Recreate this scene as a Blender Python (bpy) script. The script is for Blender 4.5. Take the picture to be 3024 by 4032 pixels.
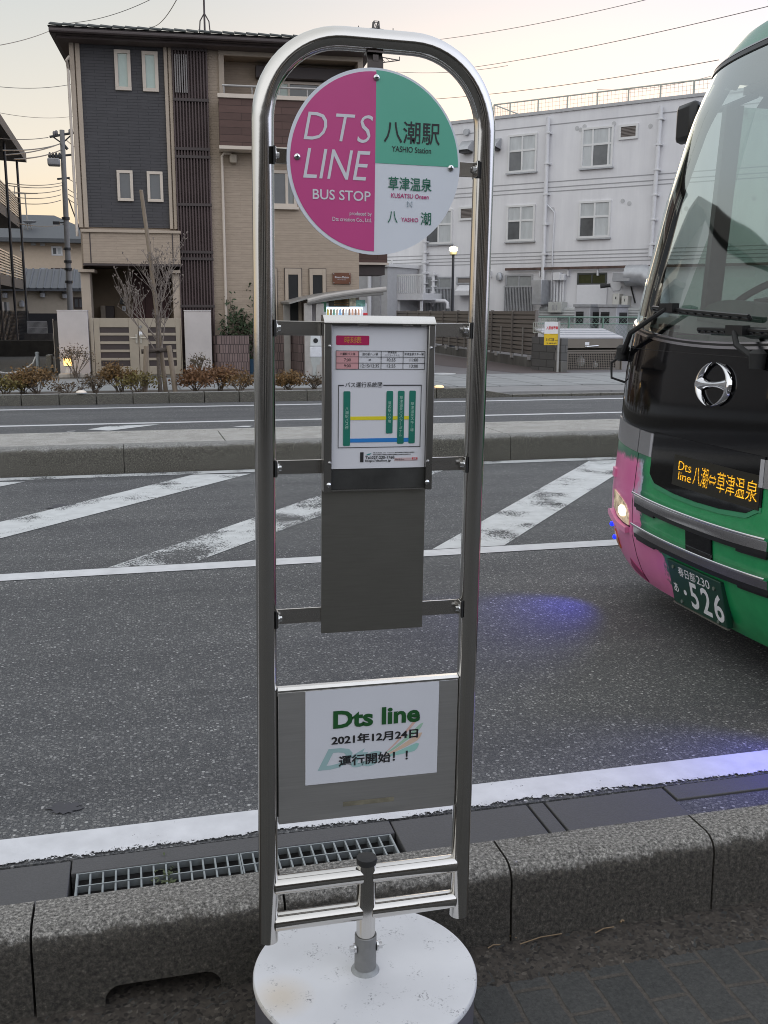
import bpy, bmesh, math, random
from mathutils import Vector, Matrix
random.seed(7)
R = math.radians
sc = bpy.context.scene
for o in list(bpy.data.objects): bpy.data.objects.remove(o)

# ------------------------------------------------------------------ camera
F, CX, CY, H = 3906.0, 1512.0, 2016.0, 1.55          # focal length and centre in photo pixels, eye height
_dn = Vector((-76., 19376., F)).normalized()
_xr = Vector((15688., -726., F)).normalized(); _xr = (_xr - _dn * _xr.dot(_dn)).normalized()
_up = -_dn; _yr = _up.cross(_xr)
MC = Matrix((_xr, _yr, _up))                          # camera axes (right, down, forward) -> world
cam = bpy.data.cameras.new('camera'); camo = bpy.data.objects.new('camera', cam)
sc.collection.objects.link(camo); sc.camera = camo
cam.sensor_fit = 'VERTICAL'; cam.sensor_height = 36; cam.sensor_width = 27
cam.lens = 36 * F / 4032; cam.clip_start = .05; cam.clip_end = 2000
r_, u_, b_ = MC @ Vector((1, 0, 0)), MC @ Vector((0, -1, 0)), MC @ Vector((0, 0, -1))
camo.matrix_world = Matrix(((r_.x, u_.x, b_.x, 0), (r_.y, u_.y, b_.y, 0), (r_.z, u_.z, b_.z, H), (0, 0, 0, 1)))
sc.render.resolution_x, sc.render.resolution_y = 768, 1024

# ------------------------------------------------------------------ sky, sun, exposure
SUN_AZ, SUN_EL = R(24), R(2)
w = bpy.data.worlds.new('World'); sc.world = w; w.use_nodes = True
nt = w.node_tree; nt.nodes.clear()
def wn(t, **k):
    n = nt.nodes.new(t)
    for a, b in k.items(): setattr(n, a, b)
    return n
out = wn('ShaderNodeOutputWorld')
sky = wn('ShaderNodeTexSky', sky_type='NISHITA', sun_disc=False, sun_elevation=SUN_EL, sun_rotation=SUN_AZ, altitude=0, air_density=1.0, dust_density=2.0, ozone_density=1.0)
bg1 = wn('ShaderNodeBackground'); bg1.inputs[1].default_value = .05; nt.links.new(sky.outputs[0], bg1.inputs[0])
tc = wn('ShaderNodeTexCoord'); sep = wn('ShaderNodeSeparateXYZ'); nt.links.new(tc.outputs['Generated'], sep.inputs[0])
def ramp(pts, src):
    r = wn('ShaderNodeValToRGB'); e = r.color_ramp.elements
    e[0].position, e[0].color = pts[0][0], (*pts[0][1], 1); e[1].position, e[1].color = pts[-1][0], (*pts[-1][1], 1)
    for p, c in pts[1:-1]:
        k = e.new(p); k.color = (*c, 1)
    nt.links.new(src, r.inputs[0]); return r.outputs[0]
# dusk sky ahead: warm low band that pales upward; behind: brighter, bluish
ahead = ramp([(0, (.84, .63, .37)), (.05, (.88, .73, .52)), (.14, (.81, .77, .69)), (.27, (.62, .66, .67)), (.42, (.66, .71, .77)), (.65, (.88, .91, .92)), (1, (1.02, 1.05, 1.07))], sep.outputs[2])
behind = ramp([(0, (.75, .78, .88)), (.3, (1.40, 1.42, 1.46)), (.65, (1.3, 1.33, 1.36)), (1, (1.03, 1.06, 1.08))], sep.outputs[2])
mr = wn('ShaderNodeMapRange'); mr.inputs[1].default_value = -.35; mr.inputs[2].default_value = .55; nt.links.new(sep.outputs[1], mr.inputs[0])
mx = wn('ShaderNodeMix', data_type='RGBA'); nt.links.new(mr.outputs[0], mx.inputs[0]); nt.links.new(behind, mx.inputs[6]); nt.links.new(ahead, mx.inputs[7])
# brighter toward the right of the view
mr2 = wn('ShaderNodeMapRange'); mr2.inputs[1].default_value = .05; mr2.inputs[2].default_value = .75; mr2.inputs[3].default_value = 0; mr2.inputs[4].default_value = 1; nt.links.new(sep.outputs[0], mr2.inputs[0])
gx = wn('ShaderNodeMix', data_type='RGBA'); gx.inputs[6].default_value = (.98, .98, .98, 1); gx.inputs[7].default_value = (1.25, 1.32, 1.58, 1); nt.links.new(mr2.outputs[0], gx.inputs[0])
vm = wn('ShaderNodeVectorMath', operation='MULTIPLY'); nt.links.new(mx.outputs[2], vm.inputs[0]); nt.links.new(gx.outputs[2], vm.inputs[1])
bg2 = wn('ShaderNodeBackground'); bg2.inputs[1].default_value = .95; nt.links.new(vm.outputs[0], bg2.inputs[0])
ad = wn('ShaderNodeAddShader'); nt.links.new(bg1.outputs[0], ad.inputs[0]); nt.links.new(bg2.outputs[0], ad.inputs[1]); nt.links.new(ad.outputs[0], out.inputs[0])
sl = bpy.data.lights.new('sun', 'SUN'); sl.energy = .25; sl.angle = R(25); sl.color = (1, .82, .6)
so = bpy.data.objects.new('sun', sl); sc.collection.objects.link(so)
so.rotation_euler = Vector((-math.sin(SUN_AZ) * math.cos(R(8)), -math.cos(SUN_AZ) * math.cos(R(8)), -math.sin(R(8)))).to_track_quat('-Z', 'Y').to_euler()
sc.view_settings.view_transform = 'Standard'; sc.view_settings.look = 'None'; sc.view_settings.exposure = 0; sc.view_settings.gamma = 1
sc.cycles.max_bounces = 6; sc.cycles.transparent_max_bounces = 12; sc.cycles.use_denoising = True; sc.cycles.filter_width = 1.0; sc.cycles.sample_clamp_indirect = 4
sc.cycles.caustics_reflective = False; sc.cycles.caustics_refractive = False

# ------------------------------------------------------------------ photo measurements -> points on known planes
CAM = Vector((0, 0, H))
def ray(p): return MC @ Vector(((p[0] - CX) / F, (p[1] - CY) / F, 1))
def ground(p, z=0.):
    d = ray(p); return CAM + d * ((z - H) / d.z)
def on_y(p, y):
    d = ray(p); return CAM + d * (y / d.y)
def on_x(p, x):
    d = ray(p); return CAM + d * (x / d.x)
def K(x0, y0, s): return lambda x, y: (x0 + x * s, y0 + y * s)
c1, c2 = K(0, 0, .66305), K(0, 800, .66305)
c3 = K(950, 50, .66305); c4, c5 = K(1650, 300, .5425), K(1650, 900, .5425)
ca = K(0, 450, .4973); cb = K(800, 150, .42194); cc = K(1050, 950, .4822); cd = K(800, 1000, .3014); ce = K(2100, 1000, .2411); cf = K(900, 1200, .3618)
class Frame:
    """upright wall plane: u runs along it, v away from the street, z up"""
    def __init__(s, o, ang): s.o = Vector((o[0], o[1], 0)); s.a = R(ang); s.d = Vector((math.cos(s.a), math.sin(s.a), 0)); s.n = Vector((-math.sin(s.a), math.cos(s.a), 0))
    def uz(s, p, v=0.):
        d = ray(p); t = (s.o + s.n * v - CAM).dot(s.n) / d.dot(s.n); q = CAM + d * t
        return (q - s.o).dot(s.d), q.z
    def rect(s, p, q, v=0.):
        a, b = s.uz(p, v), s.uz(q, v); return min(a[0], b[0]), max(a[0], b[0]), min(a[1], b[1]), max(a[1], b[1])
    def w(s, u, v, z): return s.o + s.d * u + s.n * v + Vector((0, 0, z))

# ------------------------------------------------------------------ mesh helpers
COL = sc.collection
class MB:
    def __init__(s): s.v = []; s.f = []
    def add(s, vs, fs):
        n = len(s.v); s.v += [tuple(x) for x in vs]; s.f += [tuple(i + n for i in f) for f in fs]; return s
    def box(s, x0, x1, y0, y1, z0, z1):
        return s.add([(x, y, z) for z in (z0, z1) for y in (y0, y1) for x in (x0, x1)], [(0, 2, 3, 1), (4, 5, 7, 6), (0, 1, 5, 4), (2, 6, 7, 3), (0, 4, 6, 2), (1, 3, 7, 5)])
    def quad(s, *p): return s.add(p, [tuple(range(len(p)))])
    def prism(s, pts, d):
        """polygon extruded along vector d"""
        n = len(pts); a = [Vector(p) for p in pts]; d = Vector(d)
        return s.add(a + [p + d for p in a], [tuple(range(n))[::-1], tuple(range(n, 2 * n))] + [(i, (i + 1) % n, (i + 1) % n + n, i + n) for i in range(n)])
    def tube(s, pts, r, n=10, r1=None, cap=True):
        pts = [Vector(p) for p in pts]; k = len(pts); vs = []; ref = None
        for i, p in enumerate(pts):
            t = (pts[min(i + 1, k - 1)] - pts[max(i - 1, 0)]).normalized()
            if ref is None: ref = Vector((0, 0, 1)) if abs(t.z) < .9 else Vector((1, 0, 0))
            a = (ref - t * ref.dot(t)).normalized(); b = t.cross(a); ref = a
            rr = r if r1 is None else r + (r1 - r) * i / (k - 1)
            vs += [p + a * (rr * math.cos(2 * math.pi * j / n)) + b * (rr * math.sin(2 * math.pi * j / n)) for j in range(n)]
        fs = [(i * n + j, i * n + (j + 1) % n, (i + 1) * n + (j + 1) % n, (i + 1) * n + j) for i in range(k - 1) for j in range(n)]
        if cap: fs += [tuple(range(n))[::-1], tuple(range((k - 1) * n, k * n))]
        return s.add(vs, fs)
    def cyl(s, p, q, r, n=16, r1=None): return s.tube([p, q], r, n, r1)
    def lathe(s, prof, c=(0, 0, 0), n=32):
        vs = [(c[0] + r * math.cos(2 * math.pi * j / n), c[1] + r * math.sin(2 * math.pi * j / n), c[2] + z) for r, z in prof for j in range(n)]
        fs = [(i * n + j, i * n + (j + 1) % n, (i + 1) * n + (j + 1) % n, (i + 1) * n + j) for i in range(len(prof) - 1) for j in range(n)]
        fs += [tuple(range(n))[::-1], tuple(range((len(prof) - 1) * n, len(prof) * n))]
        return s.add(vs, fs)
    def ring(s, x0, x1, z0, z1, t, y0, y1):
        s.box(x0, x1, y0, y1, z0, z0 + t); s.box(x0, x1, y0, y1, z1 - t, z1); s.box(x0, x0 + t, y0, y1, z0 + t, z1 - t); s.box(x1 - t, x1, y0, y1, z0 + t, z1 - t); return s
    def pieces(s):
        r = list(range(len(s.v)))
        def find(i):
            while r[i] != i: r[i] = r[r[i]]; i = r[i]
            return i
        for f in s.f:
            a = find(f[0])
            for i in f[1:]: r[find(i)] = a
        out = {}
        for f in s.f: out.setdefault(find(f[0]), []).append(f)
        res = []
        for fs in out.values():
            ids = sorted({i for f in fs for i in f}); m = {i: k for k, i in enumerate(ids)}; q = MB(); q.v = [s.v[i] for i in ids]; q.f = [tuple(m[i] for i in f) for f in fs]; res.append(q)
        return res
    def build(s, name, mat, parent=None, smooth=35, bevel=0):
        if name in EACH: return [q.build(EACH[name], mat, parent, smooth, bevel) for q in s.pieces()][0]
        me = bpy.data.meshes.new(name); me.from_pydata(s.v, [], s.f); me.update()
        bm = bmesh.new(); bm.from_mesh(me); bmesh.ops.recalc_face_normals(bm, faces=bm.faces); bm.to_mesh(me); bm.free()
        if smooth:
            me.polygons.foreach_set('use_smooth', [True] * len(me.polygons)); me.set_sharp_from_angle(angle=R(smooth))
        me.materials.append(mat); o = bpy.data.objects.new(name, me); COL.objects.link(o)
        if parent: o.parent = parent
        if bevel:
            b = o.modifiers.new('bevel', 'BEVEL'); b.width = bevel; b.segments = 2; b.limit_method = 'ANGLE'
        return o
# repeated pieces of one thing: each becomes a part of its own
EACH = dict(case_rails='case_rail', porch_pillars='porch_pillar', posts='post', sleeve_bolts='sleeve_bolt', fascia_joints='fascia_joint', wall_patches='wall_patch', corner_posts='corner_post', stair_posts='stair_post', case_rivets='case_rivet', cross_bars='cross_bar', weld_beads='weld_bead', wall_vents='wall_vent', stud_bolts='stud_bolt', plate_bolts='plate_bolt', conduit_pipes='conduit_pipe', front_posts='front_post', fence_posts='fence_post', post_clamps='post_clamp', louvre_rails='louvre_rail', ledge_brackets='ledge_bracket', insulators='insulator', steel_bands='steel_band', bushings='bushing', storage_boxes='storage_box', case_clips='case_clip', bumper_seams='bumper_seam', stones='edging_stone', sample_bottles='sample_bottle', poster_cans='poster_can', cabinet_handles='cabinet_handle', service_pipes='service_pipe', rails='rail', date_lettering='date_lettering_', wall_joints='wall_joint', window_pillars='window_pillar', columns='column', cab_seat='cab_seat_part')
EACH.pop('date_lettering'); EACH.pop('cab_seat')
def thing(name, label, cat, loc=(0, 0, 0), rz=0, group=None):
    o = bpy.data.objects.new(name, None); COL.objects.link(o); o.location = loc; o.rotation_euler = (0, 0, rz); o.empty_display_size = .1
    return tag(o, label, cat, group)
def tag(o, label, cat, group=None):
    o['label'] = label; o['category'] = cat
    if group: o['group'] = group
    return o
def struct(o): o['kind'] = 'structure'; return o
_txt = {}
def text_mesh(s, bold=0., shear=0., spacing=1.):
    key = (s, bold, shear, spacing)
    if key not in _txt:
        c = bpy.data.curves.new('t', 'FONT'); c.body = s; c.offset = bold; c.shear = shear; c.space_character = spacing; c.resolution_u = 3
        o = bpy.data.objects.new('t', c); COL.objects.link(o); dg = bpy.context.evaluated_depsgraph_get(); dg.update()
        me = bpy.data.meshes.new_from_object(o.evaluated_get(dg)); vs = [tuple(v.co) for v in me.vertices]; fs = [tuple(p.vertices) for p in me.polygons]
        bpy.data.objects.remove(o); bpy.data.curves.remove(c); bpy.data.meshes.remove(me); _txt[key] = (vs, fs)
    return _txt[key]
def fit(s, x0, x1, z0, z1, place, bold=0., shear=0., spacing=1., mb=None):
    """lettering scaled to a box; place(x, z) gives the point in space"""
    vs, fs = text_mesh(s, bold, shear, spacing); mb = mb or MB()
    a, b = min(v[0] for v in vs), max(v[0] for v in vs); c, d = min(v[1] for v in vs), max(v[1] for v in vs)
    return mb.add([place(x0 + (v[0] - a) / (b - a) * (x1 - x0), z0 + (v[1] - c) / (d - c) * (z1 - z0)) for v in vs], fs)

# ------------------------------------------------------------------ materials
def newmat(name):
    m = bpy.data.materials.new(name); m.use_nodes = True; t = m.node_tree; return m, t, t.nodes['Principled BSDF']
def nd(t, ty, **k):
    n = t.nodes.new(ty)
    for a, b in k.items(): setattr(n, a, b)
    return n
def noise(t, scale, detail=4, rough=.55, co=None, stretch=None):
    n = nd(t, 'ShaderNodeTexNoise'); n.inputs['Scale'].default_value = scale; n.inputs['Detail'].default_value = detail; n.inputs['Roughness'].default_value = rough
    if co is None: co = nd(t, 'ShaderNodeTexCoord').outputs['Object']
    if stretch:
        m = nd(t, 'ShaderNodeMapping'); m.inputs['Scale'].default_value = stretch; t.links.new(co, m.inputs[0]); co = m.outputs[0]
    t.links.new(co, n.inputs['Vector']); return n.outputs['Fac']
def cr(t, fac, pts):
    r = nd(t, 'ShaderNodeValToRGB'); e = r.color_ramp.elements
    e[0].position, e[0].color = pts[0][0], (*pts[0][1], 1); e[1].position, e[1].color = pts[-1][0], (*pts[-1][1], 1)
    for p, c in pts[1:-1]:
        k = e.new(p); k.color = (*c, 1)
    t.links.new(fac, r.inputs[0]); return r.outputs[0]
def mixc(t, fac, a, b, mode='MIX'):
    m = nd(t, 'ShaderNodeMix', data_type='RGBA', blend_type=mode)
    for i, x in ((0, fac), (6, a), (7, b)):
        if hasattr(x, 'links'): t.links.new(x, m.inputs[i])
        else: m.inputs[i].default_value = x if i == 0 else (*x, 1)
    return m.outputs[2]
def bump(t, p, h, st, dist=.01):
    b = nd(t, 'ShaderNodeBump'); b.inputs['Strength'].default_value = st; b.inputs['Distance'].default_value = dist
    t.links.new(h, b.inputs['Height']); t.links.new(b.outputs[0], p.inputs['Normal'])
def mul(c, k): return tuple(min(1, x * k) for x in c)
_mats = {}
def mat(name, col, rough=.6, metal=0., var=.1, scale=6., bmp=0., bs=60., spec=.5, stretch=None, emit=0., fine=0.):
    if name in _mats: return _mats[name]
    m, t, p = newmat(name)
    f = noise(t, scale, 6, .6, stretch=stretch)
    c = cr(t, f, [(.3, mul(col, 1 - var)), (.7, mul(col, 1 + var))])
    if fine: c = mixc(t, .5, c, cr(t, noise(t, bs, 3), [(.35, mul(col, 1 - fine)), (.65, mul(col, 1 + fine))]))
    t.links.new(c, p.inputs['Base Color'])
    rr = nd(t, 'ShaderNodeMapRange'); rr.inputs[3].default_value = max(.02, rough * .85); rr.inputs[4].default_value = min(1, rough * 1.15); t.links.new(f, rr.inputs[0]); t.links.new(rr.outputs[0], p.inputs['Roughness'])
    p.inputs['Metallic'].default_value = metal; p.inputs['Specular IOR Level'].default_value = spec
    if bmp: bump(t, p, noise(t, bs, 4), bmp)
    if emit: p.inputs['Emission Color'].default_value = (*col, 1); p.inputs['Emission Strength'].default_value = emit
    _mats[name] = m; return m

def make_asphalt():
    """worn asphalt: crushed-stone chips of many greys in dark binder, a few pale ones"""
    m, t, p = newmat('asphalt')
    co = nd(t, 'ShaderNodeTexCoord').outputs['Object']; big = noise(t, .6, 5); fine = noise(t, 190, 3, .65)
    def chips(scale, lo, hi):
        v = nd(t, 'ShaderNodeTexVoronoi'); v.inputs['Scale'].default_value = scale; t.links.new(co, v.inputs['Vector'])
        sc_ = nd(t, 'ShaderNodeSeparateColor'); t.links.new(v.outputs['Color'], sc_.inputs[0])
        e = nd(t, 'ShaderNodeMath', operation='LESS_THAN'); e.inputs[1].default_value = .40; t.links.new(v.outputs['Distance'], e.inputs[0])
        return cr(t, sc_.outputs[0], [(.0, lo), (.55, mul(hi, .42)), (.88, mul(hi, .56)), (.955, mul(hi, .85)), (1, mul(hi, 1.2))]), e.outputs[0], v.outputs['Distance']
    a, ea, da = chips(72, (.040, .041, .043), (.30, .296, .286)); b, eb, db = chips(150, (.034, .035, .037), (.25, .247, .24))
    bind = cr(t, fine, [(.35, (.022, .023, .025)), (.65, (.105, .106, .107))])
    c = mixc(t, eb, bind, b); c = mixc(t, ea, c, a)
    c = mixc(t, 1., c, cr(t, big, [(.3, (.86, .86, .88)), (.7, (1.16, 1.16, 1.14))]), 'MULTIPLY')
    c = mixc(t, 1., c, cr(t, noise(t, 1.1, 4, .6, stretch=(.12, 2.4, 1)), [(.35, (.84, .84, .85)), (.65, (1.14, 1.14, 1.13))]), 'MULTIPLY')
    c = mixc(t, 1., c, cr(t, noise(t, 3.1, 6, .75), [(.28, (.72, .72, .74)), (.40, (1, 1, 1)), (.72, (1.05, 1.05, 1.05)), (.8, (1.12, 1.12, 1.11))]), 'MULTIPLY')
    t.links.new(c, p.inputs['Base Color']); p.inputs['Roughness'].default_value = .85; bump(t, p, da, -.5, .004)
    return m
ASPHALT = make_asphalt()
def make_paint(name, wear, col=(.60, .60, .60)):
    m, t, p = newmat(name)
    n1 = noise(t, 2.2, 4); n2 = noise(t, 75, 5, .7)
    ad = nd(t, 'ShaderNodeMath', operation='ADD'); t.links.new(n2, ad.inputs[0]); k = nd(t, 'ShaderNodeMath', operation='MULTIPLY'); k.inputs[1].default_value = 1.1; t.links.new(n1, k.inputs[0]); t.links.new(k.outputs[0], ad.inputs[1])
    gt = nd(t, 'ShaderNodeMath', operation='GREATER_THAN'); gt.inputs[1].default_value = 1.55 - wear; t.links.new(ad.outputs[0], gt.inputs[0])
    c = cr(t, noise(t, 9, 5), [(.3, mul(col, .86)), (.7, mul(col, 1.06))]); t.links.new(c, p.inputs['Base Color']); p.inputs['Roughness'].default_value = .6
    tr = nd(t, 'ShaderNodeBsdfTransparent'); ms = nd(t, 'ShaderNodeMixShader'); t.links.new(gt.outputs[0], ms.inputs[0]); t.links.new(p.outputs[0], ms.inputs[1]); t.links.new(tr.outputs[0], ms.inputs[2])
    t.links.new(ms.outputs[0], t.nodes['Material Output'].inputs[0]); bump(t, p, n2, .25, .004)
    return m
def make_edge_paint():
    m = make_paint('edge_line_paint', .2, (.62, .62, .63)); t = m.node_tree; gt = [n for n in t.nodes if n.type == 'MATH' and n.operation == 'GREATER_THAN'][0]
    sx = nd(t, 'ShaderNodeSeparateXYZ'); t.links.new(nd(t, 'ShaderNodeTexCoord').outputs['Object'], sx.inputs[0]); mr = nd(t, 'ShaderNodeMapRange'); mr.inputs[1].default_value = 2.738; mr.inputs[2].default_value = 2.785; mr.inputs[3].default_value = .50; mr.inputs[4].default_value = 0; t.links.new(sx.outputs[1], mr.inputs[0])
    src = gt.inputs[0].links[0].from_socket; ad = nd(t, 'ShaderNodeMath', operation='ADD'); t.links.new(src, ad.inputs[0]); t.links.new(mr.outputs[0], ad.inputs[1]); t.links.new(ad.outputs[0], gt.inputs[0]); return m
EDGE_PAINT = make_edge_paint()
PAINT, PAINT_WORN, PAINT_FAINT = make_paint('road_paint', .18), make_paint('worn_road_paint', .38, (.56, .57, .56)), make_paint('faint_road_paint', .49, (.56, .57, .56))
def make_kerb(name, base, dark, vert=False):
    """rough cast concrete with exposed aggregate and blotchy moss stains"""
    m, t, p = newmat(name)
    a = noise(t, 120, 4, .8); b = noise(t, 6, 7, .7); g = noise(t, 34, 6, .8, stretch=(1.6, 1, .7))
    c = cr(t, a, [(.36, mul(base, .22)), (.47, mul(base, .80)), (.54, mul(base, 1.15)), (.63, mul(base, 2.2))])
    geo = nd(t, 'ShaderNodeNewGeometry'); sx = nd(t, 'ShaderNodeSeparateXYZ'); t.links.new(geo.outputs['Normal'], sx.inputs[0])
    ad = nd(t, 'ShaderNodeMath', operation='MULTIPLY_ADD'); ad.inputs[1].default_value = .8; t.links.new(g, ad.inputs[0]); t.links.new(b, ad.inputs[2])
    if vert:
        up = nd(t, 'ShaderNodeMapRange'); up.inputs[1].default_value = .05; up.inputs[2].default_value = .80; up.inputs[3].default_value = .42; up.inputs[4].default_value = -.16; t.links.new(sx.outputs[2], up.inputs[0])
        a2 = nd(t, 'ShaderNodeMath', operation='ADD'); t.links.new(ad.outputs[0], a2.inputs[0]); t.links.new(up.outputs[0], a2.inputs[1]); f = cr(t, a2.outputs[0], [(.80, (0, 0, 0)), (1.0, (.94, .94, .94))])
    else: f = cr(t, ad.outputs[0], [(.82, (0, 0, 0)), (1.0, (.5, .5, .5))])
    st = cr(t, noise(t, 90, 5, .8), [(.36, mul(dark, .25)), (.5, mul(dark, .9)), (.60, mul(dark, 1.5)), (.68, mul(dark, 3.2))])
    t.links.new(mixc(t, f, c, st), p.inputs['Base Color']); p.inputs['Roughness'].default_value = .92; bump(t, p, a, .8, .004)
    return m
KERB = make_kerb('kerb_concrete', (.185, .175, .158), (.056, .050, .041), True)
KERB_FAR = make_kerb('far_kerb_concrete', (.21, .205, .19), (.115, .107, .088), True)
MEDIAN = make_kerb('median_concrete', (.36, .345, .315), (.22, .21, .185))
SLAB = mat('gutter_concrete', (.080, .078, .078), .75, var=.14, scale=5, bmp=.25, bs=180, fine=.14)
def make_pavers():
    m, t, p = newmat('block_pavers')
    tcn = nd(t, 'ShaderNodeTexCoord'); mp = nd(t, 'ShaderNodeMapping'); mp.inputs['Rotation'].default_value = (0, 0, R(90)); t.links.new(tcn.outputs['Object'], mp.inputs[0])
    b = nd(t, 'ShaderNodeTexBrick'); b.inputs['Scale'].default_value = 1; b.inputs['Brick Width'].default_value = .2; b.inputs['Row Height'].default_value = .1; b.inputs['Mortar Size'].default_value = .008; b.inputs['Mortar Smooth'].default_value = .6
    wob = nd(t, 'ShaderNodeVectorMath', operation='ADD'); nn = nd(t, 'ShaderNodeTexNoise'); nn.inputs['Scale'].default_value = 9; t.links.new(tcn.outputs['Object'], nn.inputs['Vector'])
    sc_ = nd(t, 'ShaderNodeVectorMath', operation='SCALE'); sc_.inputs[3].default_value = .012; t.links.new(nn.outputs['Color'], sc_.inputs[0]); t.links.new(mp.outputs[0], wob.inputs[0]); t.links.new(sc_.outputs[0], wob.inputs[1])
    t.links.new(wob.outputs[0], b.inputs['Vector'])
    b.inputs['Color1'].default_value = (.038, .039, .037, 1); b.inputs['Color2'].default_value = (.052, .052, .049, 1); b.inputs['Mortar'].default_value = (.064, .056, .047, 1)
    c = mixc(t, .75, b.outputs['Color'], cr(t, noise(t, 120, 4, .7), [(.3, (.45, .45, .45)), (.7, (1.45, 1.42, 1.38))]), 'MULTIPLY')
    t.links.new(c, p.inputs['Base Color']); p.inputs['Roughness'].default_value = .88
    ad = nd(t, 'ShaderNodeMath', operation='SUBTRACT'); t.links.new(noise(t, 150, 3), ad.inputs[0]); t.links.new(b.outputs['Fac'], ad.inputs[1]); bump(t, p, ad.outputs[0], .6, .006)
    return m
PAVERS = make_pavers()
def make_soil():
    m, t, p = newmat('gritty_soil'); co = nd(t, 'ShaderNodeTexCoord').outputs['Object']; v = nd(t, 'ShaderNodeTexVoronoi'); v.inputs['Scale'].default_value = 120; t.links.new(co, v.inputs['Vector'])
    sc_ = nd(t, 'ShaderNodeSeparateColor'); t.links.new(v.outputs['Color'], sc_.inputs[0]); g = cr(t, sc_.outputs[0], [(0, (.014, .012, .010)), (.35, (.042, .036, .030)), (.88, (.056, .048, .040)), (.97, (.074, .065, .055)), (1, (.11, .10, .085))])
    c = mixc(t, .75, g, cr(t, noise(t, 14, 6, .7), [(.3, (.55, .53, .5)), (.7, (1.35, 1.3, 1.25))]), 'MULTIPLY'); t.links.new(c, p.inputs['Base Color']); p.inputs['Roughness'].default_value = .95; bump(t, p, v.outputs['Distance'], -1., .008); return m
SOIL = make_soil()
STEEL = mat('polished_steel', (.60, .58, .55), .115, 1., var=.05, scale=3, bmp=.012, bs=25)
BRUSHED = mat('brushed_steel', (.47, .46, .44), .30, 1., var=.05, scale=4, stretch=(2, 40, 90), bmp=.03, bs=30)
BOLT = mat('zinc_bolt', (.7, .7, .7), .25, 1., var=.05)
BLACK = mat('black_plastic', (.012, .012, .013), .45, var=.1)
RUBBER = mat('black_rubber', (.018, .018, .018), .7, var=.15, bmp=.1, bs=80)
CHROME = mat('chrome', (.8, .8, .82), .06, 1., var=.02)
WHITE_PRINT = mat('white_print', (.78, .78, .80), .5, var=.02)
BLACK_PRINT = mat('black_print', (.02, .02, .022), .5, var=.05)
GREEN_PRINT = mat('green_print', (.02, .14, .085), .5, var=.05)
MAGENTA_PRINT = mat('magenta_print', (.45, .03, .16), .5, var=.04)
PAPER = mat('printed_paper', (.70, .70, .73), .45, var=.03, scale=4)
def glass(name, tint, refl, rough=.02):
    m, t, p = newmat(name); t.nodes.remove(p)
    tr = nd(t, 'ShaderNodeBsdfTransparent'); tr.inputs[0].default_value = (*tint, 1)
    gl = nd(t, 'ShaderNodeBsdfGlossy'); gl.inputs['Roughness'].default_value = rough; gl.inputs[0].default_value = (.95, 1, .98, 1)
    fr = nd(t, 'ShaderNodeFresnel'); fr.inputs[0].default_value = 1.5
    a = nd(t, 'ShaderNodeMath', operation='ADD', use_clamp=True); a.inputs[1].default_value = refl; t.links.new(fr.outputs[0], a.inputs[0])
    ms = nd(t, 'ShaderNodeMixShader'); t.links.new(a.outputs[0], ms.inputs[0]); t.links.new(tr.outputs[0], ms.inputs[1]); t.links.new(gl.outputs[0], ms.inputs[2])
    t.links.new(ms.outputs[0], t.nodes['Material Output'].inputs[0]); return m
def siding(name, col, mort, bw, rh, ms=.004, var=.1):
    m, t, p = newmat(name); tcn = nd(t, 'ShaderNodeTexCoord'); sp = nd(t, 'ShaderNodeSeparateXYZ'); t.links.new(tcn.outputs['Object'], sp.inputs[0])
    ad = nd(t, 'ShaderNodeMath', operation='ADD'); t.links.new(sp.outputs[0], ad.inputs[0]); t.links.new(sp.outputs[1], ad.inputs[1])
    cb_ = nd(t, 'ShaderNodeCombineXYZ'); t.links.new(ad.outputs[0], cb_.inputs[0]); t.links.new(sp.outputs[2], cb_.inputs[1])
    b = nd(t, 'ShaderNodeTexBrick'); b.inputs['Scale'].default_value = 1; b.inputs['Brick Width'].default_value = bw; b.inputs['Row Height'].default_value = rh; b.inputs['Mortar Size'].default_value = ms
    b.inputs['Color1'].default_value = (*mul(col, 1 - var), 1); b.inputs['Color2'].default_value = (*mul(col, 1 + var), 1); b.inputs['Mortar'].default_value = (*mort, 1); t.links.new(cb_.outputs[0], b.inputs['Vector'])
    c = mixc(t, .6, b.outputs['Color'], cr(t, noise(t, 5, 6, .65, stretch=(1, 1, 3)), [(.3, (.85, .85, .85)), (.7, (1.12, 1.12, 1.12))]), 'MULTIPLY')
    t.links.new(c, p.inputs['Base Color']); p.inputs['Roughness'].default_value = .8
    inv = nd(t, 'ShaderNodeMath', operation='SUBTRACT'); inv.inputs[0].default_value = 1; t.links.new(b.outputs['Fac'], inv.inputs[1]); bump(t, p, inv.outputs[0], .5, .01)
    return m

# ------------------------------------------------------------------ ground, road, kerbs
X0, X1 = -45., 70.
GRATE = (-.225, .715)
struct(MB().box(-400, 400, -200, 700, -.62, -.5).build('ground', mat('bare_ground', (.09, .085, .075), .95, var=.3, scale=.2)))
struct(MB().box(X0, X1, 2.745, 17.44, -.45, 0).build('road', ASPHALT))
g_ = MB(); joints = [X0, -9.2, -6.2, -3.2, GRATE[0]], [GRATE[1], 1.172, 1.23, 1.655]
for js in joints:
    for a, b in zip(js, js[1:]): g_.box(a + .004, b - .004, 2.2, 2.733, -.45, .002)
g_.box(GRATE[0], GRATE[1], 2.665, 2.74, -.45, .002)
g_.box(1.662, X1, 2.65, 2.74, -.45, .002)
struct(g_.build('gutter', SLAB, bevel=.003))
struct(MB().box(1.655, X1, 2.2, 2.645, -.45, -.004).build('gutter_patch', ASPHALT))
pit = MB().box(GRATE[0] - .02, GRATE[1] + .02, 2.19, 2.68, -.45, -.3)
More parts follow.
